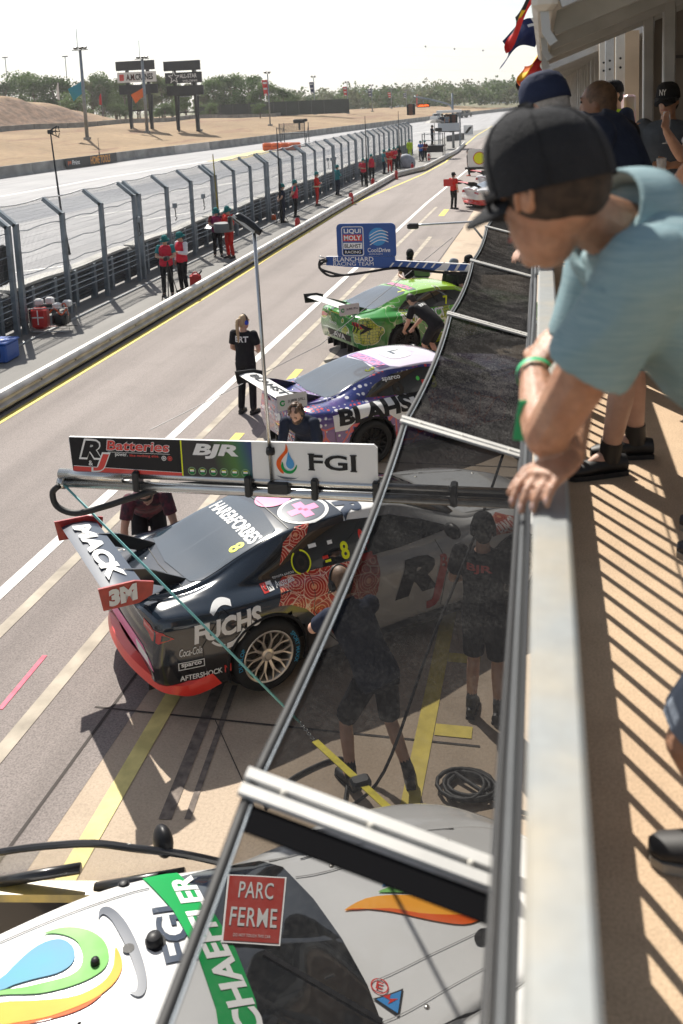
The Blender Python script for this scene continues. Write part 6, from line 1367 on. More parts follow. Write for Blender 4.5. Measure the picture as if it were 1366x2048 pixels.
def remesh(mb, voxel, smooth=3, name='m'):
    o = mb.build(name, []); m = o.modifiers.new('r', 'REMESH'); m.mode = 'VOXEL'; m.voxel_size = voxel; m.use_smooth_shade = True
    if smooth: q = o.modifiers.new('s', 'SMOOTH'); q.iterations = smooth; q.factor = .5
    dg = bpy.context.evaluated_depsgraph_get(); me = bpy.data.meshes.new_from_object(o.evaluated_get(dg)); old = o.data; bpy.data.objects.remove(o); bpy.data.meshes.remove(old)
    for p in me.polygons: p.use_smooth = True
    me.name = name; return me
def frame(f, up=V((0, 0, 1))):
    f = V(f).normalized(); u = (up - f * up.dot(f)).normalized(); s = f.cross(u); return Matrix((s, f, u)).transposed()   # columns right, front, up
DEF = dict(pel=(0, 0, .95), waist=(0, .0, 1.09), chest=(0, .01, 1.29), neck=(0, -.01, 1.46), head=(0, .025, 1.615),
           shL=(-.185, -.01, 1.405), elL=(-.235, -.04, 1.13), wrL=(-.23, .05, .90), haL=(-.215, .08, .81), shR=(.185, -.01, 1.405), elR=(.235, -.04, 1.13), wrR=(.23, .05, .90), haR=(.215, .08, .81),
           hipL=(-.09, 0, .91), knL=(-.10, .02, .50), anL=(-.115, -.03, .085), toL=(-.135, .15, .03), hipR=(.09, 0, .91), knR=(.10, .02, .50), anR=(.115, -.03, .085), toR=(.135, .15, .03))
TIPS = []
def hand(b, wr, ha, palm_n, side, k=1.0, curl=.5, detail=True):
    """palm, four unequal bent fingers and a thumb from the side of the palm"""
    d = (ha - wr).normalized(); n = (palm_n - d * palm_n.dot(d)).normalized(); s = d.cross(n) * side
    c = wr + d * .055 * k
    b.loft([[p + s * (w * math.cos(a)) * k + n * (t * math.sin(a)) * k for a in [2 * math.pi * i / 10 for i in range(10)]] for p, w, t in ((wr, .028, .02), (wr + d * .03 * k, .037, .019), (wr + d * .07 * k, .042, .017), (wr + d * .095 * k, .038, .014))])
    for i, (o, L) in enumerate(((-.033, .068), (-.011, .078), (.011, .073), (.032, .058))):
        p = wr + d * .09 * k + s * o * k; a = .25 * curl; pts = [p - d * .02 * k]; q = p; dd = d
        for j, f in enumerate((.42, .32, .26)):
            dd = (dd + n * curl * (.35 + .28 * j)).normalized(); pts.append(q); q = q + dd * L * f * k
        pts.append(q); TIPS.append((q - dd * .012 * k, dd.copy(), (-n).copy(), k)); b.tube(pts, [.0088 * k, .0088 * k, .0082 * k, .0075 * k, .006 * k][:len(pts)], 7)
    p = wr + d * .03 * k - s * .034 * k; t1 = (d * .7 - s * .7 + n * .3).normalized(); t2 = (d * .95 - s * .15 + n * .4 * (curl + .3)).normalized()
    b.tube([p + s * .012 * k, p + t1 * .035 * k, p + t1 * .035 * k + t2 * .035 * k, p + t1 * .035 * k + t2 * .058 * k], [.013 * k, .012 * k, .0105 * k, .007 * k], 7)
def torso(b, J, g, f=1.0, neck=True, low=True):
    sv = (J['shR'] - J['shL']).normalized(); hv = (J['hipR'] - J['hipL']).normalized()
    P = [J['pel'] - (J['waist'] - J['pel']) * .55, J['pel'], J['waist'], J['chest'], J['chest'].lerp(J['neck'], .55), J['chest'].lerp(J['neck'], .84), J['neck']]
    rad = [(.15, .105), (.168, .118), (.150, .108), (.168, .118), (.172, .098), (.125, .072), (.060, .060)]
    P2 = crom(P, 3); n = len(P2); rings = []
    for i, p in enumerate(P2):
        q = i / 3; k = min(int(q), len(rad) - 2); t_ = q - k; ra = [rad[k][j] * (1 - t_) + rad[k + 1][j] * t_ for j in (0, 1)]
        ax = (P2[min(i + 1, n - 1)] - P2[max(i - 1, 0)]).normalized(); s = hv.lerp(sv, i / (n - 1)); s = (s - ax * s.dot(ax)).normalized(); d = ax.cross(s) * -1
        rings.append([p + s * (ra[0] * f + g) * math.cos(a) + d * (ra[1] * f + g) * math.sin(a) for a in [2 * math.pi * j / 18 for j in range(18)]])
    if not low: rings = rings[2:]
    b.loft(rings)
def limb(b, pts, r, n=10): 
    b.tube(crom(pts, 4), [r[0] + (r[-1] - r[0]) * 0 if False else 0 for _ in ()] or _interp(r, (len(pts) - 1) * 4 + 1), n)
def _interp(r, n):
    out = []
    for i in range(n):
        q = i / (n - 1) * (len(r) - 1); k = min(int(q), len(r) - 2); out.append(r[k] + (r[k + 1] - r[k]) * (q - k))
    return out
def figure(loc, rz, label, J=None, world=None, top=K_BLACK, sleeve='short', bottom=K_BLACK, legs='long', skin=0, hair=0, hat=None, headdir=None, tilt=None, glasses=False, headset=None, vest=None, beard=False, ponytail=False, voxel=.013, scale=1.0, group=None, girth=1.0, shoes=M_SHOE, socks=None, collar=None, back=None, curl=.5, haircut='short', palmL=None, palmR=None, legs_seen=True, holds=None):
    loc = V(loc); Rz = Matrix.Rotation(rz, 3, 'Z'); root = empty('person', loc, 0, label, 'person', group)
    Q = {k: Rz @ (V(v) * scale) for k, v in DEF.items()}
    for k, v in (J or {}).items(): Q[k] = Rz @ (V(v) * scale)
    for k, v in (world or {}).items(): Q[k] = V(v) - loc
    F0 = Rz @ V((0, 1, 0)); hd = (Rz @ V(headdir)) if headdir else F0
    H = frame(hd, tilt or V((0, 0, 1))); hc = Q['head']; s_ = scale
    def HP(x, y, z): return hc + H @ (V((x, y, z)) * s_)
    near = voxel < .008
    # ---- body: one continuous surface
    b = MB(); b.ell(hc + H @ V((0, -.005, .015)) * s_, (.076 * s_, .097 * s_, .108 * s_), 16, 12, rot=H); b.ell(HP(0, .035, -.055), (.056 * s_, .06 * s_, .075 * s_), 14, 10, rot=H)
    b.ell(HP(0, .088, -.022), (.014 * s_, .022 * s_, .026 * s_), 8, 6, rot=H); b.ell(HP(0, .075, -.10), (.024 * s_, .022 * s_, .02 * s_), 8, 6, rot=H); b.ell(HP(0, .086, .028), (.05 * s_, .012 * s_, .012 * s_), 10, 6, rot=H); b.ell(HP(0, .088, -.062), (.024 * s_, .012 * s_, .014 * s_), 8, 6, rot=H)
    for sd in (-1, 1): b.ell(HP(sd * .077, -.008, -.008), (.010 * s_, .021 * s_, .029 * s_), 8, 8, rot=H)
    b.tube([Q['neck'] - (Q['neck'] - Q['chest']) * .12, Q['neck'].lerp(HP(0, -.02, -.05), .5), HP(0, -.015, -.03)], [.062 * s_, .054 * s_, .055 * s_], 12)
    torso(b, Q, 0, s_ * girth)
    for L in 'LR':
        sh, el, wr, ha = Q['sh' + L], Q['el' + L], Q['wr' + L], Q['ha' + L]
        b.ell(sh, .062 * s_, 10, 8); limb(b, [sh, sh.lerp(el, .5), el], [.055 * s_, .052 * s_, .040 * s_]); b.ell(el, .040 * s_, 10, 8); limb(b, [el, el.lerp(wr, .35), wr], [.041 * s_, .043 * s_, .027 * s_])
        pn = (palmL if L == 'L' else palmR); pn = V(pn) if pn else (Rz @ V((1 if L == 'L' else -1, .2, -.2)))
        hand(b, wr, ha, pn, -1 if L == 'L' else 1, s_, curl)
        if legs_seen:
            hp, kn, an, to = Q['hip' + L], Q['kn' + L], Q['an' + L], Q['to' + L]
            limb(b, [hp, hp.lerp(kn, .5), kn], [.085 * s_, .075 * s_, .052 * s_]); b.ell(kn, .053 * s_, 10, 8); limb(b, [kn, kn.lerp(an, .35), an], [.052 * s_, .055 * s_, .036 * s_]); b.tube([an, an.lerp(to, .35), an.lerp(to, .62)], [.038 * s_, .030 * s_, .018 * s_], 8)
    body = link_mesh('body', remesh(b, voxel, 3, 'body'), root, [SKIN[skin]])
    # ---- clothes
    b = MB(); torso(b, Q, .016 * s_, s_ * girth, low=True)
    for L in 'LR':
        sh, el, wr = Q['sh' + L], Q['el' + L], Q['wr' + L]; b.ell(sh, .077 * s_, 10, 8)
        if sleeve == 'short': e = sh.lerp(el, .68); limb(b, [sh, sh.lerp(el, .35), e], [.074 * s_, .073 * s_, .070 * s_], 12)
        elif sleeve == 'long': limb(b, [sh, sh.lerp(el, .5), el], [.074 * s_, .066 * s_, .056 * s_], 12); b.ell(el, .056 * s_, 10, 8); limb(b, [el, el.lerp(wr, .5), el.lerp(wr, .95)], [.056 * s_, .052 * s_, .042 * s_], 12)
    if collar: 
        ax = (hc - Q['neck']).normalized(); b.tube([Q['neck'] - ax * .02, Q['neck'] + ax * .035], [.075 * s_, .072 * s_], 14)
    sh_o = link_mesh('shirt', remesh(b, voxel, 3, 'shirt'), root, [top])
    if vest:
        b = MB(); Q2 = dict(Q); torso(b, Q, .030 * s_, s_ * girth); link_mesh('vest', remesh(b, voxel, 3, 'vest'), root, [vest])
    if legs_seen:
        b = MB(); ax = (Q['waist'] - Q['pel'])
        sv = (Q['hipR'] - Q['hipL']).normalized(); b.loft([[p + sv * (.172 * s_ * girth) * w * math.cos(a) + (sv.cross(ax.normalized())) * (.128 * s_ * girth) * w * math.sin(a) for a in [2 * math.pi * j / 16 for j in range(16)]] for p, w in ((Q['pel'] - ax * .75, .8), (Q['pel'] - ax * .2, 1.0), (Q['pel'] + ax * .35, .99))])
        for L in 'LR':
            hp, kn, an = Q['hip' + L], Q['kn' + L], Q['an' + L]
            if legs == 'long': limb(b, [hp, hp.lerp(kn, .5), kn], [.102 * s_, .088 * s_, .068 * s_], 12); b.ell(kn, .068 * s_, 10, 8); limb(b, [kn, kn.lerp(an, .5), kn.lerp(an, .96)], [.068 * s_, .064 * s_, .058 * s_], 12)
            else: limb(b, [hp, hp.lerp(kn, .5), hp.lerp(kn, .92)], [.102 * s_, .094 * s_, .088 * s_], 12)
        link_mesh('trousers' if legs == 'long' else 'shorts', remesh(b, voxel, 3, 'trousers'), root, [bottom])
        for L in 'LR':
            an, to, kn = Q['an' + L], Q['to' + L], Q['kn' + L]; d = (to - an); d.z = 0; d.normalize(); fl = min(an.z, to.z + .055); base = V((an.x, an.y, to.z - .03 * s_))
            b = MB(); s2 = V((d.y, -d.x, 0)); prof = [(-.075, .034, .075), (-.03, .038, .085), (.05, .042, .075), (.12, .046, .055), (.175, .040, .045), (.20, .022, .035)]
            b.loft([[base + d * x * s_ + s2 * w * math.cos(a) * s_ + V((0, 0, .012 + h * (.5 + .5 * math.sin(a)))) * s_ for a in [2 * math.pi * j / 12 for j in range(12)]] for x, w, h in prof]); b.tube([an + V((0, 0, -.02)), an + (kn - an).normalized() * .07], .047 * s_, 10)
            so = b.build('shoe', shoes, root, 50); bb = MB(); bb.loft([[base + d * x * s_ + s2 * w * i * s_ * 1.06 + V((0, 0, z)) for i, z in ((-1, 0), (1, 0), (1, .022), (-1, .022))] for x, w, h in prof]); bb.build('sole', M_SOLE if shoes is not M_SHOE else M_BLACK, so)
            if socks: MB().tube([an, an.lerp(kn, .28)], .044 * s_, 10).build('sock', socks, root, True)
    # ---- head things
    hm = HAIR[hair]
    b = MB()
    if haircut == 'bald': pass
    elif haircut == 'curly':
        rr = random.Random(5)
        for i in range(70):
            v = V((rr.gauss(0, 1), rr.gauss(0, 1) - .3, rr.gauss(.4, 1))).normalized()
            if v.y > .55 and v.z < .5: continue
            if v.z < -.55: continue
            b.ell(HP(v.x * .085, -.012 + v.y * .105, .02 + v.z * .115), (.024 * s_, .024 * s_, .024 * s_), 7, 5)
        link_mesh('hair', remesh(b, .008, 1, 'hair'), root, [hm])
    else:
        b.ell(HP(0, -.016, .026), (.083 * s_, .097 * s_, .106 * s_), 16, 12, rot=H); b.ell(HP(0, -.05, -.03), (.07 * s_, .06 * s_, .07 * s_), 12, 8, rot=H)
        if haircut == 'long': b.ell(HP(0, -.06, -.10), (.085 * s_, .055 * s_, .12 * s_), 12, 8, rot=H)
        if ponytail: b.tube(crom([HP(0, -.10, .04), HP(0, -.145, .03), HP(0, -.15, -.10), HP(0.01, -.13, -.26), HP(.0, -.12, -.36)], 4), _interp([.022, .034, .032, .024, .008], 17), 9)
        link_mesh('hair', remesh(b, min(voxel, .010), 2, 'hair'), root, [hm])
    if hat:
        hmz, kind = hat; b = MB(); cr = [(0, .128), (.045, .124), (.075, .105), (.092, .07), (.098, .03), (.099, .0), (.094, .0)]
        hr = []
        for r_, z_ in cr[::-1]: hr.append([HP(r_ * .93 * math.cos(a), -.008 + r_ * 1.12 * math.sin(a), .018 + z_) for a in [2 * math.pi * j / 24 for j in range(24)]])
        b.loft(hr, cap=False); ho = b.build('cap', hmz, root, True)
        b = MB()
        if kind == 'cap': b.loft([[HP(w * i, .085 + y, .028 - .03 * i * i - dz) for i in [-1 + .2 * q for q in range(11)]] + [HP(w * i, .085 + y, .022 - .03 * i * i - dz) for i in [1 - .2 * q for q in range(11)]] for y, w, dz in ((-.035, .082, 0), (.02, .078, .003), (.06, .062, .012), (.082, .03, .02))])
        elif kind == 'bucket': b.lathe((0, 0, 0), [(.098, 0), (.15, -.035), (.148, -.042), (.096, -.008)], 'Z', 24, cap=False); b.v = [tuple(HP(v[0] * .95, -.008 + v[1] * 1.05, .03 + v[2])) for v in b.v]
        b.build('brim', hmz, ho, True)
    if headset:
        for sd in (-1, 1): b = MB(); b.lathe((0, 0, 0), [(0, .03), (.03, .028), (.038, .015), (.04, 0), (0, 0)], 'X', 16, cap=False); b.v = [tuple(HP(sd * (.074 + v[0]), -.01 + v[1], -.005 + v[2] * 1.15)) for v in b.v]; b.build('earcup', headset, root, 40)
        MB().tube([HP(.098 * math.cos(a), -.01, .0 + .135 * math.sin(a)) for a in [math.pi * q / 14 for q in range(15)]], .009 * s_, 7).build('headband', M_BLKMET, root, True); MB().tube(crom([HP(-.095, .0, -.02), HP(-.085, .07, -.06), HP(-.03, .11, -.07)], 4), .005, 6).build('microphone', M_BLKMET, root, True)
    if glasses:
        g = MB().rbar([HP(-.082, -.005, .018), HP(-.078, .07, .016), HP(-.04, .097, .014), HP(0, .102, .014), HP(.04, .097, .014), HP(.078, .07, .016), HP(.082, -.005, .018)], .006, .034 if True else .02, H @ V((0, 0, 1))).build('sunglasses', M_LBLACK, root)
    else:
        for sd in (-1, 1): MB().ell(HP(sd * .032, .084, .012), (.013 * s_, .008 * s_, .007 * s_), 10, 6, rot=H).build('eye', M_EYE, root, True)
        for sd in (-1, 1): MB().rbar([HP(sd * .014, .092, .034), HP(sd * .048, .083, .036)], .006, .008).build('eyebrow', hm, root)
    MB().rbar([HP(-.024, .093, -.062), HP(0, .099, -.061), HP(.024, .093, -.062)], .006, .008).build('mouth', M_LIP, root)
    if beard:
        b = MB(); b.ell(HP(0, .045, -.075), (.062 * s_, .06 * s_, .06 * s_), 14, 10, rot=H); link_mesh('beard', remesh(b, .008, 1, 'beard'), root, [hm])
    if back:
        txt, w, h, mm = back; c = Q['chest'].lerp(Q['neck'], .30); ax = (Q['neck'] - Q['waist']).normalized(); s = (Q['shR'] - Q['shL']).normalized()
        me = sh_o.data; bm = bmesh.new(); bm.from_mesh(me); bv = BVHTree.FromBMesh(bm); bm.free(); n = s.cross(ax)
        conform('back_lettering', fit(txt, w, h, .03), c + n * .5, s, ax, bv, mm, root, .004, .03, 1.0)
    return root, Q, H
# ---------------------------------------------------------------- in the pit lane
def at2(px, py): p = G(px, py); return (p.x, p.y, 0)
figure(at2(497, 826), R(-8), 'person with blonde ponytail and blue headset standing on the white lane line, seen from behind', dict(elL=(-.25, .03, 1.15), wrL=(-.15, .2, 1.05), haL=(-.06, .24, 1.05), elR=(.25, .03, 1.15), wrR=(.15, .2, 1.05), haR=(.06, .24, 1.07)), top=K_BLACK, bottom=K_BLACK, hair=1, ponytail=True, headset=mat('blue_earcup', (.02, .06, .5), .3), headdir=(.35, .9, -.1), voxel=.009, scale=1.0, back=('BRT', .24, .10, M_WHITE), skin=1)
# beside the purple car, head bowed
bent = dict(pel=(0, -.22, .86), waist=(0, -.10, .98), chest=(0, .10, 1.10), neck=(0, .27, 1.20), head=(0, .38, 1.29), shL=(-.19, .22, 1.16), shR=(.19, .22, 1.16), elL=(-.23, .30, .88), elR=(.23, .30, .88), wrL=(-.16, .45, .70), wrR=(.16, .45, .70), haL=(-.12, .50, .62), haR=(.12, .50, .62), hipL=(-.09, -.22, .84), hipR=(.09, -.22, .84), knL=(-.12, .0, .46), knR=(.12, .0, .46), anL=(-.12, -.2, .085), anR=(.12, -.2, .085), toL=(-.13, -.02, .03), toR=(.13, -.02, .03))
a = AT(605, 840, 11.6); figure((a.x + .02, 11.6, 0), R(180), 'person with curly dark hair and black headset leaning down beside the purple car', {**bent, 'head': (0, .36, 1.33), 'neck': (0, .25, 1.22)}, top=K_NAVY, sleeve='long', bottom=K_BLACK, hair=2, haircut='curly', beard=True, headset=M_BLKMET, headdir=(.15, .8, -.55), voxel=.009, skin=1, collar=True, scale=1.02)
# bending at the far rear corner of the dark car
a = AT(350, 1035, 9.4); figure((a.x - .2, 9.15, -.0), R(205), 'person in a dark printed shirt bending over behind the dark car, arms straight down', {**bent, 'elL': (-.26, .28, .88), 'elR': (.26, .28, .88), 'wrL': (-.27, .30, .62), 'wrR': (.27, .30, .62), 'haL': (-.26, .33, .53), 'haR': (.26, .33, .53)}, top=K_PRINT, bottom=K_BLACK, legs='short', hair=0, headdir=(.45, .8, -.7), glasses=True, voxel=.009, skin=1)
# mechanic at the dark car's side, half behind the mesh
figure((-1.42, 6.70, -.0), R(40), 'person in headset leaning to the dark car, half behind the mesh screen', dict(pel=(.02, -.2, .92), waist=(.0, -.10, 1.05), chest=(-.02, .04, 1.20), neck=(-.04, .14, 1.36), head=(-.05, .22, 1.50), shL=(-.22, .10, 1.31), shR=(.15, .10, 1.31), elL=(-.26, .32, 1.12), elR=(.18, .33, 1.08), wrL=(-.16, .52, 1.02), wrR=(.12, .56, .98), haL=(-.11, .6, .98), haR=(.08, .64, .96), hipL=(-.09, -.2, .88), hipR=(.09, -.2, .88), knL=(-.16, .02, .48), knR=(.14, -.16, .48), anL=(-.2, -.12, .085), anR=(.2, -.34, .085), toL=(-.22, .06, .03), toR=(.28, -.18, .03)), top=K_NAVY, vest=None, bottom=K_BLACK, legs='short', hair=2, headset=M_BLKMET, headdir=(-.1, .9, -.35), voxel=.009, skin=1, socks=K_BLACK, collar=True)
figure((-.52, 7.50, 0), R(-12), 'person in black shirt and shorts standing behind the mesh screen with back turned', dict(elL=(-.27, .04, 1.15), wrL=(-.2, .24, 1.08), haL=(-.14, .32, 1.07), elR=(.27, .02, 1.14), wrR=(.24, .18, .98), haR=(.22, .26, .94)), top=K_BLACK, bottom=K_BLACK, legs='short', hair=0, hat=(K_BLACK, 'cap'), headset=M_BLKMET, headdir=(-.25, .95, -.1), voxel=.009, skin=1, socks=K_BLACK, scale=1.04, back=('BJR', .22, .08, M_LRED))
# around the green car
a = AT(822, 555, 17.9); figure((a.x, 22.3, 0), R(170), 'person in a black team shirt with a laptop behind the green car roof', dict(), top=K_BLACK, hat=(K_BLACK, 'cap'), headdir=(0, .8, -.5), voxel=.012, skin=1, J=None) if False else figure((AT(822, 545, 22.0).x, 22.0, 0), R(175), 'person in a black team shirt with a laptop behind the green car roof', dict(elL=(-.26, .1, 1.14), wrL=(-.12, .3, 1.1), haL=(-.05, .36, 1.08), elR=(.26, .1, 1.14), wrR=(.12, .3, 1.1), haR=(.05, .36, 1.08)), top=K_BLACK, hat=(K_BLACK, 'cap'), headdir=(0, .8, -.5), voxel=.012, skin=1)
t = empty('laptop', (AT(842, 555, 21.6).x, 21.55, 1.16), R(175), 'open laptop held behind the green car roof', 'laptop'); MB().box((0, 0, 0), (.36, .26, .02)).build('base', M_BLKMET, t); MB().box((0, -.16, .10), (.36, .02, .24), rot=Matrix.Rotation(R(-25), 3, 'X')).build('screen', mat('laptop_green', (.12, .2, .1), .4), t)
figure((AT(906, 520, 20.6).x, 20.6, 0), R(-30), 'person in a grey bucket hat and black shirt under the blue boom, left of two', dict(), top=K_BLACK, hat=(K_STONE, 'bucket'), hair=2, headdir=(.5, .8, -.2), voxel=.012, skin=1)
figure((AT(938, 515, 21.0).x, 21.1, 0), R(150), 'person in a black cap and black shirt under the blue boom, right of two', dict(), top=K_BLACK, hat=(K_BLACK, 'cap'), headdir=(.4, .9, -.2), voxel=.012, skin=1, glasses=True)
figure((AT(866, 690, 18.3).x - .1, 18.25, 0), R(60), 'person in a black team shirt bending at the side of the green car', bent, top=K_BLACK, bottom=K_BLACK, legs='short', headdir=(0, .7, -.7), voxel=.012, skin=1, back=('BRT', .2, .08, M_WHITE))
figure(at2(908, 418), R(-35), 'person in a bright red shirt and black trousers holding a red board on the lane', dict(elL=(-.32, .05, 1.2), wrL=(-.45, .2, 1.22), haL=(-.5, .25, 1.24)), top=K_RED, hat=(K_BLACK, 'cap'), voxel=.016, skin=1, glasses=True)
p = G(908, 418); q = AT(898, 365, p.y); o = tag(MB().box((q.x, q.y - .1, q.z), (.5, .04, .34), bev=.01).build('stop_board', M_RED), 'small red board held out by the red-shirted crew member', 'board')
figure(at2(938, 352), R(100), 'person in black clothes and red shoes near the yellow emblem board far down the lane', dict(), top=K_BLACK, bottom=K_BLACK, hair=0, hat=(K_BLACK, 'cap'), voxel=.018, shoes=mat('red_shoe', (.6, .05, .02), .6))
# ---------------------------------------------------------------- marshals along the fence
mk = dict(hat=(cloth('teal_cap', (.02, .16, .16)), 'bucket'))
fold = dict(elL=(-.26, .05, 1.16), wrL=(-.08, .2, 1.12), haL=(.02, .2, 1.13), elR=(.26, .05, 1.16), wrR=(.08, .22, 1.15), haR=(-.02, .23, 1.17))
behind = dict(elL=(-.27, -.1, 1.15), wrL=(-.08, -.2, 1.0), haL=(.0, -.21, .98), elR=(.27, -.1, 1.15), wrR=(.08, -.2, 1.0), haR=(.0, -.22, 1.02))
M_ = 'marshals standing along the fence'
figure(at2(337, 592), R(195), 'marshal in red vest holding a tripod-mounted camera, left of the nearest pair', fold, top=K_TEALV, vest=K_VEST, headdir=(.2, .9, -.2), voxel=.012, group=M_, skin=1, glasses=True, **mk)
figure(at2(368, 583), R(150), 'marshal in red vest with white sleeves, right of the nearest pair', dict(elL=(-.27, .05, 1.15), wrL=(-.15, .26, 1.2), haL=(-.08, .32, 1.22)), top=K_WHITE, sleeve='long', vest=K_VEST, headdir=(.3, .9, -.3), voxel=.012, group=M_, skin=1, **mk)
t = empty('video_tripod', at2(340, 597), 0, 'black camera tripod held by the nearest red-vested marshal', 'tripod')
for i in range(3): a = i * 2.1; MB().tube([(0, 0, 1.05), (.28 * math.cos(a), .28 * math.sin(a), 0)], .014, 6).build('leg', M_BLKMET, t)
MB().box((0, -.05, 1.15), (.12, .22, .12), bev=.02).build('camera', M_BLKMET, t)
figure(at2(437, 513), R(200), 'marshal with clipboard in pink and navy vest, left of the second pair', fold, top=K_DKRED, vest=cloth('pink_navy', (.45, .03, .12), c2=(.02, .02, .06), scale=6), headdir=(.3, .9, -.4), voxel=.013, group=M_, skin=1, **mk)
q = G(430, 513); tag(MB().box((q.x - .05, q.y - .28, 1.12), (.24, .32, .012), rot=Matrix.Rotation(R(20), 3, 'X')).build('clipboard', M_WHITE), 'white clipboard held by the marshal in the pink and navy vest', 'clipboard')
figure(at2(461, 516), R(150), 'marshal in bright red overalls holding a large grey drum, right of the second pair', fold, top=K_RED, sleeve='long', bottom=K_RED, headdir=(-.2, .9, -.4), voxel=.013, group=M_, skin=1, scale=1.05, **mk)
q = G(458, 518); t = empty('equipment_drum', (q.x, q.y - .36, 1.02), 0, 'grey round drum with black handle held by the marshal in red overalls', 'drum'); MB().lathe((0, 0, 0), [(0, 0), (.33, 0), (.34, .03), (.34, .27), (.33, .3), (0, .3)], 'Z', 24).build('drum', mat('drum_grey', (.12, .13, .14), .5), t, 40); MB().box((.28, -.1, .3), (.14, .2, .5), bev=.04).build('handle', M_BLKMET, t)
for px, py, rz, tp, sl, bt, vs, lb, jj in ((567, 445, -60, K_NAVY, 'short', K_NAVY, None, 'marshal in teal cap and dark clothes facing away, left of the third pair', behind), (592, 434, -70, K_TEALV, 'short', K_BLACK, K_VEST, 'marshal in teal cap with red vest over a patterned shirt, right of the third pair', behind), (635, 411, -80, K_RED, 'long', K_RED, None, 'marshal in red overalls with pale bands standing alone at the fence', fold),
    (676, 391, -50, K_TEALV, 'long', K_NAVY, None, 'marshal in a teal patterned long-sleeved shirt with white gloves at the fence', fold), (728, 373, 180, K_VEST, 'short', K_BLACK, None, 'marshal in red shirt and dark trousers facing the lane, hands folded', fold), (744, 361, 200, K_TEALV, 'short', K_BLACK, K_VEST, 'marshal in red vest over teal shirt beside the black mast', {}),
    (769, 348, -60, K_TEALV, 'short', K_NAVY, None, 'marshal in dark teal clothes left of the red overalls in the far group', {}), (780, 345, 200, K_RED, 'long', K_RED, None, 'marshal in red overalls in the far group by the fence', fold), (789, 341, 200, K_VEST, 'short', K_BLACK, None, 'marshal in red vest right of the red overalls in the far group', fold), (797, 338, 160, K_BLACK, 'short', K_BLACK, None, 'bystander in black clothes and shorts in the far group by the fence', {}),
    (820, 318, 190, K_HIVIS, 'long', K_HIVIS, None, 'marshal in yellow hi-vis suit at the far end of the fence', {}), (842, 323, 150, K_BLUE, 'short', K_NAVY, None, 'person in bright blue shirt at the far end of the fence', fold), (850, 322, 200, K_DKRED, 'short', K_BLACK, None, 'person in dark red shirt beside the bright blue shirt', fold)):
    r_, Q, H = figure(at2(px, py), R(rz), lb, jj, top=tp, sleeve=sl, bottom=bt, vest=vs, voxel=.016, group=M_, skin=1, scale=1.0, glasses=False, **mk)
    if tp is K_RED:
        for z, rr in ((1.0, .21), (.35, .17)): MB().lathe((0, 0, z), [(rr, -.03), (rr + .004, -.03), (rr + .004, .03), (rr, .03)], 'Z', 16, cap=False).build('reflective_band', mat('pale_band', (.6, .55, .35), .5), r_) if z > .5 else None
q = G(868, 316); figure((q.x - .1, q.y - .1, 1.15), R(-60), 'camera operator in dark clothes on the low black platform', fold, top=K_NAVY, bottom=K_BLACK, hat=(K_BLACK, 'cap'), voxel=.018)
tag(MB().box((q.x + .5, q.y - .3, 2.5), (.6, .3, .3), bev=.05).build('video_camera', M_BLKMET), 'video camera in front of the operator on the black platform', 'camera')
q = G(890, 298)
for i, (px, c_, lb) in enumerate(((884, K_NAVY, 'marshal in dark clothes standing on the roofed stand, left'), (893, K_STONE, 'marshal in pale clothes standing on the roofed stand, right'))): figure((AT(px, 250, q.y).x, q.y + .5, AT(897, 262, q.y).z), R(20 * i), lb, {}, top=c_, bottom=K_BLACK, voxel=.02, hat=(K_BLACK, 'cap'))
# ================================================================ people on the balcony
k = NT('heather_polo', .85); p = k.pos(); n1 = k.noise(k.scale(p, (14, 14, 210)), 1.0, 4, .7); n2 = k.noise(p, 6, 3); n3 = k.noise(k.scale(p, (1, 1, 1.6)), 9, 3)
cc = k.mix(k.ramp(n1, (.35, 0), (.65, 1)), (.195, .305, .335), (.27, .375, .40)); cc = k.mix(1.0, cc, k.ramp(n2, (.3, .9), (.7, 1.08)), 'MULTIPLY'); k.col(cc); k.bump(n1, .18, .004); k.b.inputs['Specular IOR Level'].default_value = .2
M_POLO = k.m
M_CAP = mat('cap_black_twill', (.010, .011, .014), .9, col2=(.026, .027, .031), scale=7, bump=.5, bscale=220, spec=.3); M_CAPN = cloth('cap_navy', (.018, .026, .06))
k = NT('skin_orange_tan', .45); p = k.pos(); n1 = k.noise(p, 16, 4); n2 = k.noise(p, 240, 2, .6); n3 = k.noise(p, 60, 3)  # mottled orange-brown skin tone with fine bumps
k.col(k.mix(1.0, k.mix(k.ramp(n1, (.3, 0), (.7, 1)), (.40, .19, .11), (.51, .285, .18)), k.ramp(n3, (.35, .86), (.65, 1.06)), 'MULTIPLY')); k.bump(k.math('ADD', n2, k.math('MULTIPLY', n3, 1.5)), .5, .003)
k.b.inputs['Subsurface Weight'].default_value = .08; k.b.inputs['Subsurface Radius'].default_value = (.012, .005, .003); k.b.inputs['Subsurface Scale'].default_value = .6
M_SKINN = k.m
WJ = lambda px, py, y: AT(px, py, y)
hc = WJ(1098, 380, 1.56)
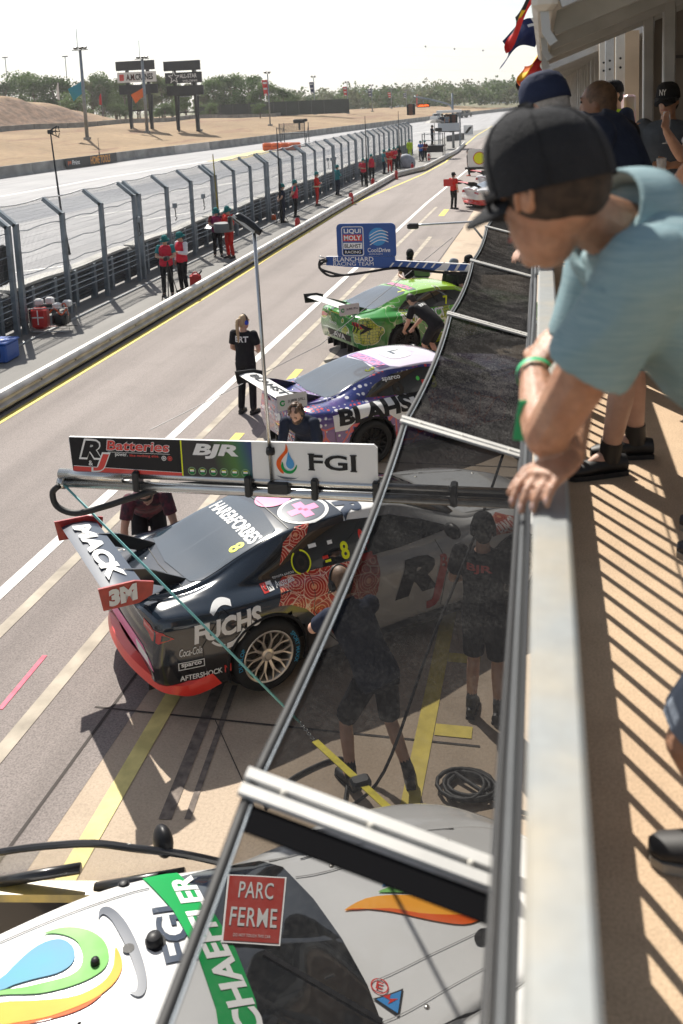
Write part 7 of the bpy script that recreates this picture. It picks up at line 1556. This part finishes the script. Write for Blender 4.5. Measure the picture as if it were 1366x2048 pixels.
wj = dict(head=hc, neck=WJ(1232, 452, 1.66), chest=WJ(1345, 585, 1.66), waist=V((.44, 1.70, 4.64)), pel=V((.53, 1.78, 4.46)),
          shL=WJ(1292, 545, 1.50), elL=WJ(1092, 872, 1.55), wrL=WJ(1068, 738, 1.765), haL=WJ(1112, 668, 1.83),
          shR=WJ(1205, 545, 1.86), elR=WJ(1140, 800, 1.80), wrR=WJ(1138, 915, 1.56), haR=WJ(1085, 955, 1.49),
          hipL=V((.52, 1.75, 4.43)), hipR=V((.54, 1.98, 4.43)), knL=V((.285, 1.87, 3.92)), knR=V((.46, 2.12, 4.03)), anL=V((.40, 1.92, 3.69)), anR=V((.52, 2.24, 3.69)), toL=V((.27, 1.92, 3.63)), toR=V((.39, 2.24, 3.63)))
TIPS.clear(); HD = V((-.74, .56, -.33)); root, Q, H = figure((.6, 1.66, FZ), 0, 'large person in teal polo shirt and black cap leaning on the rail', world=wj, headdir=HD, top=M_POLO, sleeve='none', bottom=K_STONE, legs='short', hair=0, shoes=mat('black_trainer', (.022, .02, .02), .6), voxel=.0042, skin=1, glasses=False, haircut='bald', curl=.75, scale=.94, palmR=(0, -.25, -1), palmL=(.6, .5, -.6), girth=1.02)
for c in root.children:
    if c.name.startswith('body'): c.data.materials.clear(); c.data.materials.append(M_SKINN)
Hs = 1.0
def HPn(x, y, z): return Q['head'] + H @ (V((x, y, z)) * .94)
# sleeves with open hems, joined to the polo shirt
old = [c for c in root.children if c.name.startswith('shirt')][0]; bpy.data.objects.remove(old)
b = MB(); torso(b, Q, .020, .97)
for L in 'LR':
    sh, el = Q['sh' + L], Q['el' + L]; b.ell(sh, .079, 12, 10); b.tube(crom([sh, sh.lerp(el, .28), sh.lerp(el, .58)], 4), _interp([.079, .075, .073], 9), 20)
ax = (Q['head'] - Q['neck']).normalized(); b.tube([Q['neck'] - ax * .06, Q['neck'] + ax * .0], [.11, .08], 16)
me = remesh(b, .008, 4, 'polo_shirt')
for v in me.vertices:      # soft folds
    q_ = V((v.co.x * 5 + v.co.z * 3, v.co.y * 5, v.co.z * 7 - v.co.x * 4)); n_ = noise.noise(v.co * 5.0) * .009 - abs(noise.noise(q_)) * .012 - abs(noise.noise(q_ * 2.3 + V((4, 1, 7)))) * .004; v.co += v.normal * n_
link_mesh('polo_shirt', me, root, [M_POLO])
# collar: a folded band, standing at the back of the neck
na = (Q['head'] - Q['neck']).normalized(); F_ = frame(na, HD * -1); b = MB(); rings = []
for i in range(29):
    a = 2 * math.pi * i / 28; s_ = math.cos(a); q = Q['neck'] + F_ @ V((math.sin(a) * .076, -.012, math.cos(a) * .080))
    o_ = (F_ @ V((math.sin(a), 0, math.cos(a)))).normalized(); hgt = .045 + .018 * s_
    rings.append([q, q + na * hgt * .6 + o_ * .004, q + na * hgt + o_ * .008, q + na * hgt * .9 + o_ * .016, q + na * hgt * .2 + o_ * .034, q - na * .018 + o_ * .044, q - na * .018 + o_ * .036, q + na * .0 + o_ * .01])
b.loft(rings, cap=False); b.build('collar', M_POLO, root, True)
# short hair under the cap, from the temples round the nape
b = MB(); b.ell(HPn(0, -.020, .012), (.0815, .092, .082), 20, 14, rot=H); b.ell(HPn(0, -.058, -.012), (.062, .046, .052), 14, 10, rot=H)
me = remesh(b, .006, 2, 'hair'); link_mesh('hair', me, root, [mat('hair_nape', (.035, .022, .015), .8, var=.5, scale=60)])
# the cap: six panels, seams, button, curved brim
b = MB(); cr = [(.100, -.012), (.1015, .02), (.099, .052), (.090, .085), (.070, .112), (.042, .128), (.014, .133), (0, .133)]
b.loft([[HPn(r_ * .93 * math.cos(a), -.010 + r_ * 1.14 * math.sin(a), .012 + z_ + .010 * math.sin(a)) for a in [2 * math.pi * j / 48 for j in range(48)]] for r_, z_ in cr], cap=False); cap = b.build('cap', M_CAP, root, True)
for q in range(6):
    a = math.pi / 6 + q * math.pi / 3; MB().tube([HPn(r_ * .935 * math.cos(a), -.010 + r_ * 1.145 * math.sin(a), .013 + z_ + .010 * math.sin(a)) for r_, z_ in cr], .0016, 5).build('seam', M_CAP, cap, True)
MB().ell(HPn(0, -.01, .147), (.009, .009, .005), 10, 6).build('button', M_CAP, cap, True)
def brim(dz): return [[HPn(w * i, .092 + y, .020 - .034 * (w * i / .08) ** 2 - d_ - dz) for i in [-1 + .125 * q for q in range(17)]] for y, w, d_ in ((-.06, .090, -.004), (-.02, .088, 0), (.02, .083, .006), (.05, .070, .014), (.07, .048, .021), (.078, .02, .025))]
b = MB(); T_, B_ = brim(0), brim(.005); b.loft([t + u[::-1] for t, u in zip(T_, B_)]); b.build('brim', M_CAP, cap, True)
# sunglasses, ear detail
b = MB(); b.rbar([HPn(-.080, -.02, .014), HPn(-.081, .03, .014), HPn(-.074, .078, .012)], .004, .010, H @ V((0, 0, 1))); b.rbar([HPn(.080, -.02, .014), HPn(.081, .03, .014), HPn(.074, .078, .012)], .004, .010, H @ V((0, 0, 1)))
b.rbar([HPn(-.074, .078, .008), HPn(-.05, .100, .006), HPn(-.012, .112, .010), HPn(0, .114, .014), HPn(.012, .112, .010), HPn(.05, .100, .006), HPn(.074, .078, .008)], .004, .040, H @ V((0, 0, 1))); b.build('sunglasses', M_LBLACK, root, True)
for sd in (-1, 1):
    b = MB(); b.tube(crom([HPn(sd * .080, .012, -.026), HPn(sd * .086, .004, -.006), HPn(sd * .089, -.010, .015), HPn(sd * .088, -.026, .010), HPn(sd * .085, -.027, -.010), HPn(sd * .080, -.010, -.028)], 4), .0042, 7); b.build('ear_rim', M_SKINN, root, True)
# fingernails, knuckles read on the near hand
# green wristband with hanging tag
wb = Q['wrL']; d = (Q['haL'] - Q['elL']).normalized(); M_GB = mat('green_wristband', (.02, .42, .16), .45)
ax = (Q['wrL'] - Q['elL']).normalized(); b = MB(); b.tube([wb - ax * .03, wb - ax * .012], [.036, .034], 20, cap=False); wbn = b.build('wristband', M_GB, root, True)
LO = V(root.location); t0 = WJ(1043, 858, 1.60) - LO; MB().rbar([t0 + V((.006, 0, .05)), t0 + V((0, 0, .02)), t0 + V((-.006, 0, -.02))], .018, .004, (0, 1, 0)).build('band_tag', M_GB, root)
MB().tube([t0 + V((.006, 0, .05)), WJ(1056, 800, 1.63) - LO, wb], .003, 5).build('band_string', M_GB, root)
M_NAIL = mat('fingernail', (.62, .40, .33), .3)
for q_, d_, n_, k_ in TIPS:
    fr_ = frame(d_, n_); MB().ell(q_ + fr_ @ V((0, 0, .0052)), (.0042, .0062, .0016), 10, 6, rot=fr_).build('fingernail', M_NAIL, root, True)
# ---- second leaner: navy cap, navy jacket
w2 = dict(head=WJ(1090, 215, 4.0), neck=WJ(1160, 258, 4.1), chest=WJ(1210, 290, 4.1), waist=V((.36, 4.1, 4.78)), pel=V((.43, 4.1, 4.55)), shL=WJ(1195, 268, 3.9), shR=WJ(1150, 262, 4.3), elL=WJ(1160, 420, 3.82), wrL=WJ(1085, 478, 3.7), haL=WJ(1052, 495, 3.66), elR=WJ(1120, 410, 4.4), wrR=WJ(1085, 430, 4.2), haR=WJ(1075, 440, 4.1),
          hipL=V((.40, 4.0, 4.5)), hipR=V((.40, 4.22, 4.5)), knL=V((.33, 4.0, 4.08)), knR=V((.38, 4.25, 4.08)), anL=V((.27, 4.08, 3.69)), anR=V((.40, 4.3, 3.69)), toL=V((.12, 4.02, 3.63)), toR=V((.26, 4.28, 3.63)))
figure((.35, 4.1, FZ), 0, 'person in navy cap and navy jacket leaning on the rail behind the large one', world=w2, headdir=(-.78, .55, -.25), top=K_NAVY, sleeve='long', bottom=K_NAVY, legs='short', hair=3, hat=(M_CAPN, 'cap'), voxel=.008, skin=1, glasses=True, collar=True, palmL=(0, -.2, -1), curl=.6, girth=1.05)
# ---- person behind the second leaner
figure((.42, 5.6, FZ), R(75), 'person with short dark hair just behind the navy-capped one', dict(head=(0, .12, 1.58), neck=(0, .04, 1.44)), top=K_BLACK, bottom=K_BLACK, hair=2, voxel=.011, skin=2)
a = AT(1200, 215, 9.0); figure((a.x, 9.0, FZ), R(160), 'bearded person in black standing at the tent gap facing the camera', dict(), top=K_BLACK, sleeve='long', bottom=K_BLACK, hair=0, beard=True, voxel=.011, skin=1, scale=.97)
a = AT(1230, 215, 10.3); figure((a.x, 10.3, FZ), R(120), 'person in a yellow hi-vis vest behind the pale post', dict(), top=K_NAVY, vest=K_HIVIS, bottom=K_NAVY, hat=(K_BLACK, 'cap'), voxel=.013, skin=1)
# ---- the person with a drink in the tent
a = AT(1330, 300, 7.7); drink = dict(elL=(-.27, .06, 1.14), wrL=(-.06, .26, 1.12), haL=(.02, .29, 1.12), elR=(.29, .10, 1.12), wrR=(.24, .30, 1.34), haR=(.21, .33, 1.42))
r3, Q3, H3 = figure((a.x + .02, 7.7, FZ), R(165), 'person in grey T-shirt, black cap and sunglasses holding a drink inside the tent', drink, top=K_GREY, bottom=K_JEAN, hair=0, hat=(M_CAP, 'cap'), headdir=(.15, .95, -.12), glasses=True, voxel=.009, skin=0, girth=1.16, scale=.965, palmL=(.2, -.9, .2), curl=.9)
flat('cap_letters', fit('NY', .05, .045, .01), Q3['head'] + V(r3.location) + H3 @ V((0, .112, .075)), H3 @ V((-1, 0, 0)), H3 @ V((0, -.25, .97)), M_WHITE, r3, .004).location = -V(r3.location)
g = Q3['haL'] + V(r3.location); t = empty('drink_cup', g + V((.01, -.05, -.06)), 0, 'clear plastic cup held by the person in the grey T-shirt', 'cup'); M_CUP = mat('clear_cup', (.8, .8, .78), .1, alpha=.35)
MB().lathe((0, 0, 0), [(.0, 0), (.03, 0), (.04, .12), (.037, .12), (.028, .006)], 'Z', 20, cap=False).build('cup', M_CUP, t, True)
gp = AT(1333, 262, 7.2); t = empty('champagne_flute', gp, 0, 'champagne flute of amber drink held up beside the tent post', 'glass'); MB().lathe((0, 0, 0), [(0, -.09), (.03, -.09), (.03, -.086), (.004, -.08), (.004, .0), (.024, .03), (.028, .09), (.024, .14), (.022, .14), (.025, .09), (.02, .03)], 'Z', 18, cap=False).build('glass', M_CUP, t, True); MB().lathe((0, 0, 0), [(0, .01), (.018, .03), (.023, .075), (0, .075)], 'Z', 16).build('wine', mat('amber_wine', (.65, .38, .12), .1, alpha=.8), t, True)
# its holder stands behind the near post, only the forearm shows
figure((gp.x + .42, 7.12, FZ), R(150), 'person mostly hidden behind the tent post, holding the champagne flute', dict(elR=(.30, .12, 1.16), wrR=(.34, .30, 1.36), haR=(.33, .33, 1.44), elL=(-.25, 0, 1.14)), top=K_WHITE, bottom=K_JEAN, hair=1, voxel=.012, skin=1)
# ---- white shirt at the right edge, dark sneaker below
w4 = dict(haL=AT(1372, 362, 3.25), wrL=AT(1394, 402, 3.28), elL=AT(1460, 470, 3.4))
figure((.64, 3.42, FZ), R(80), 'person in white shirt and jeans at the right edge, orange wristband', dict(toL=(-.09, .19, .03)), world=w4, top=K_WHITE, sleeve='short', bottom=K_JEAN, hair=2, voxel=.009, skin=0, shoes=mat('dark_sneaker', (.02, .022, .03), .6, col2=(.04, .04, .05), scale=30), palmL=(0, -.8, .4), girth=1.3)
b = MB(); q = AT(1388, 392, 3.27); b.tube([q, q + V((.012, 0, -.012))], .036, 16, cap=False); tag(b.build('wristband', mat('orange_band', (.8, .16, .03), .5), None, True), 'orange wristband on the wrist at the right edge', 'wristband')

# ================================================================ thin warm haze in the air
hz = MB().box((0, 900, 45), (6100, 6400, 92)).build('haze', []); hm_ = bpy.data.materials.new('haze_air'); hm_.use_nodes = True; hn = hm_.node_tree; hn.nodes.remove(hn.nodes['Principled BSDF'])
pv = hn.nodes.new('ShaderNodeVolumePrincipled'); pv.inputs['Color'].default_value = (.95, .95, .94, 1); pv.inputs['Density'].default_value = .0003; pv.inputs['Anisotropy'].default_value = .3
hn.links.new(pv.outputs[0], hn.nodes['Material Output'].inputs['Volume']); hz.data.materials.append(hm_); hz['kind'] = 'stuff'
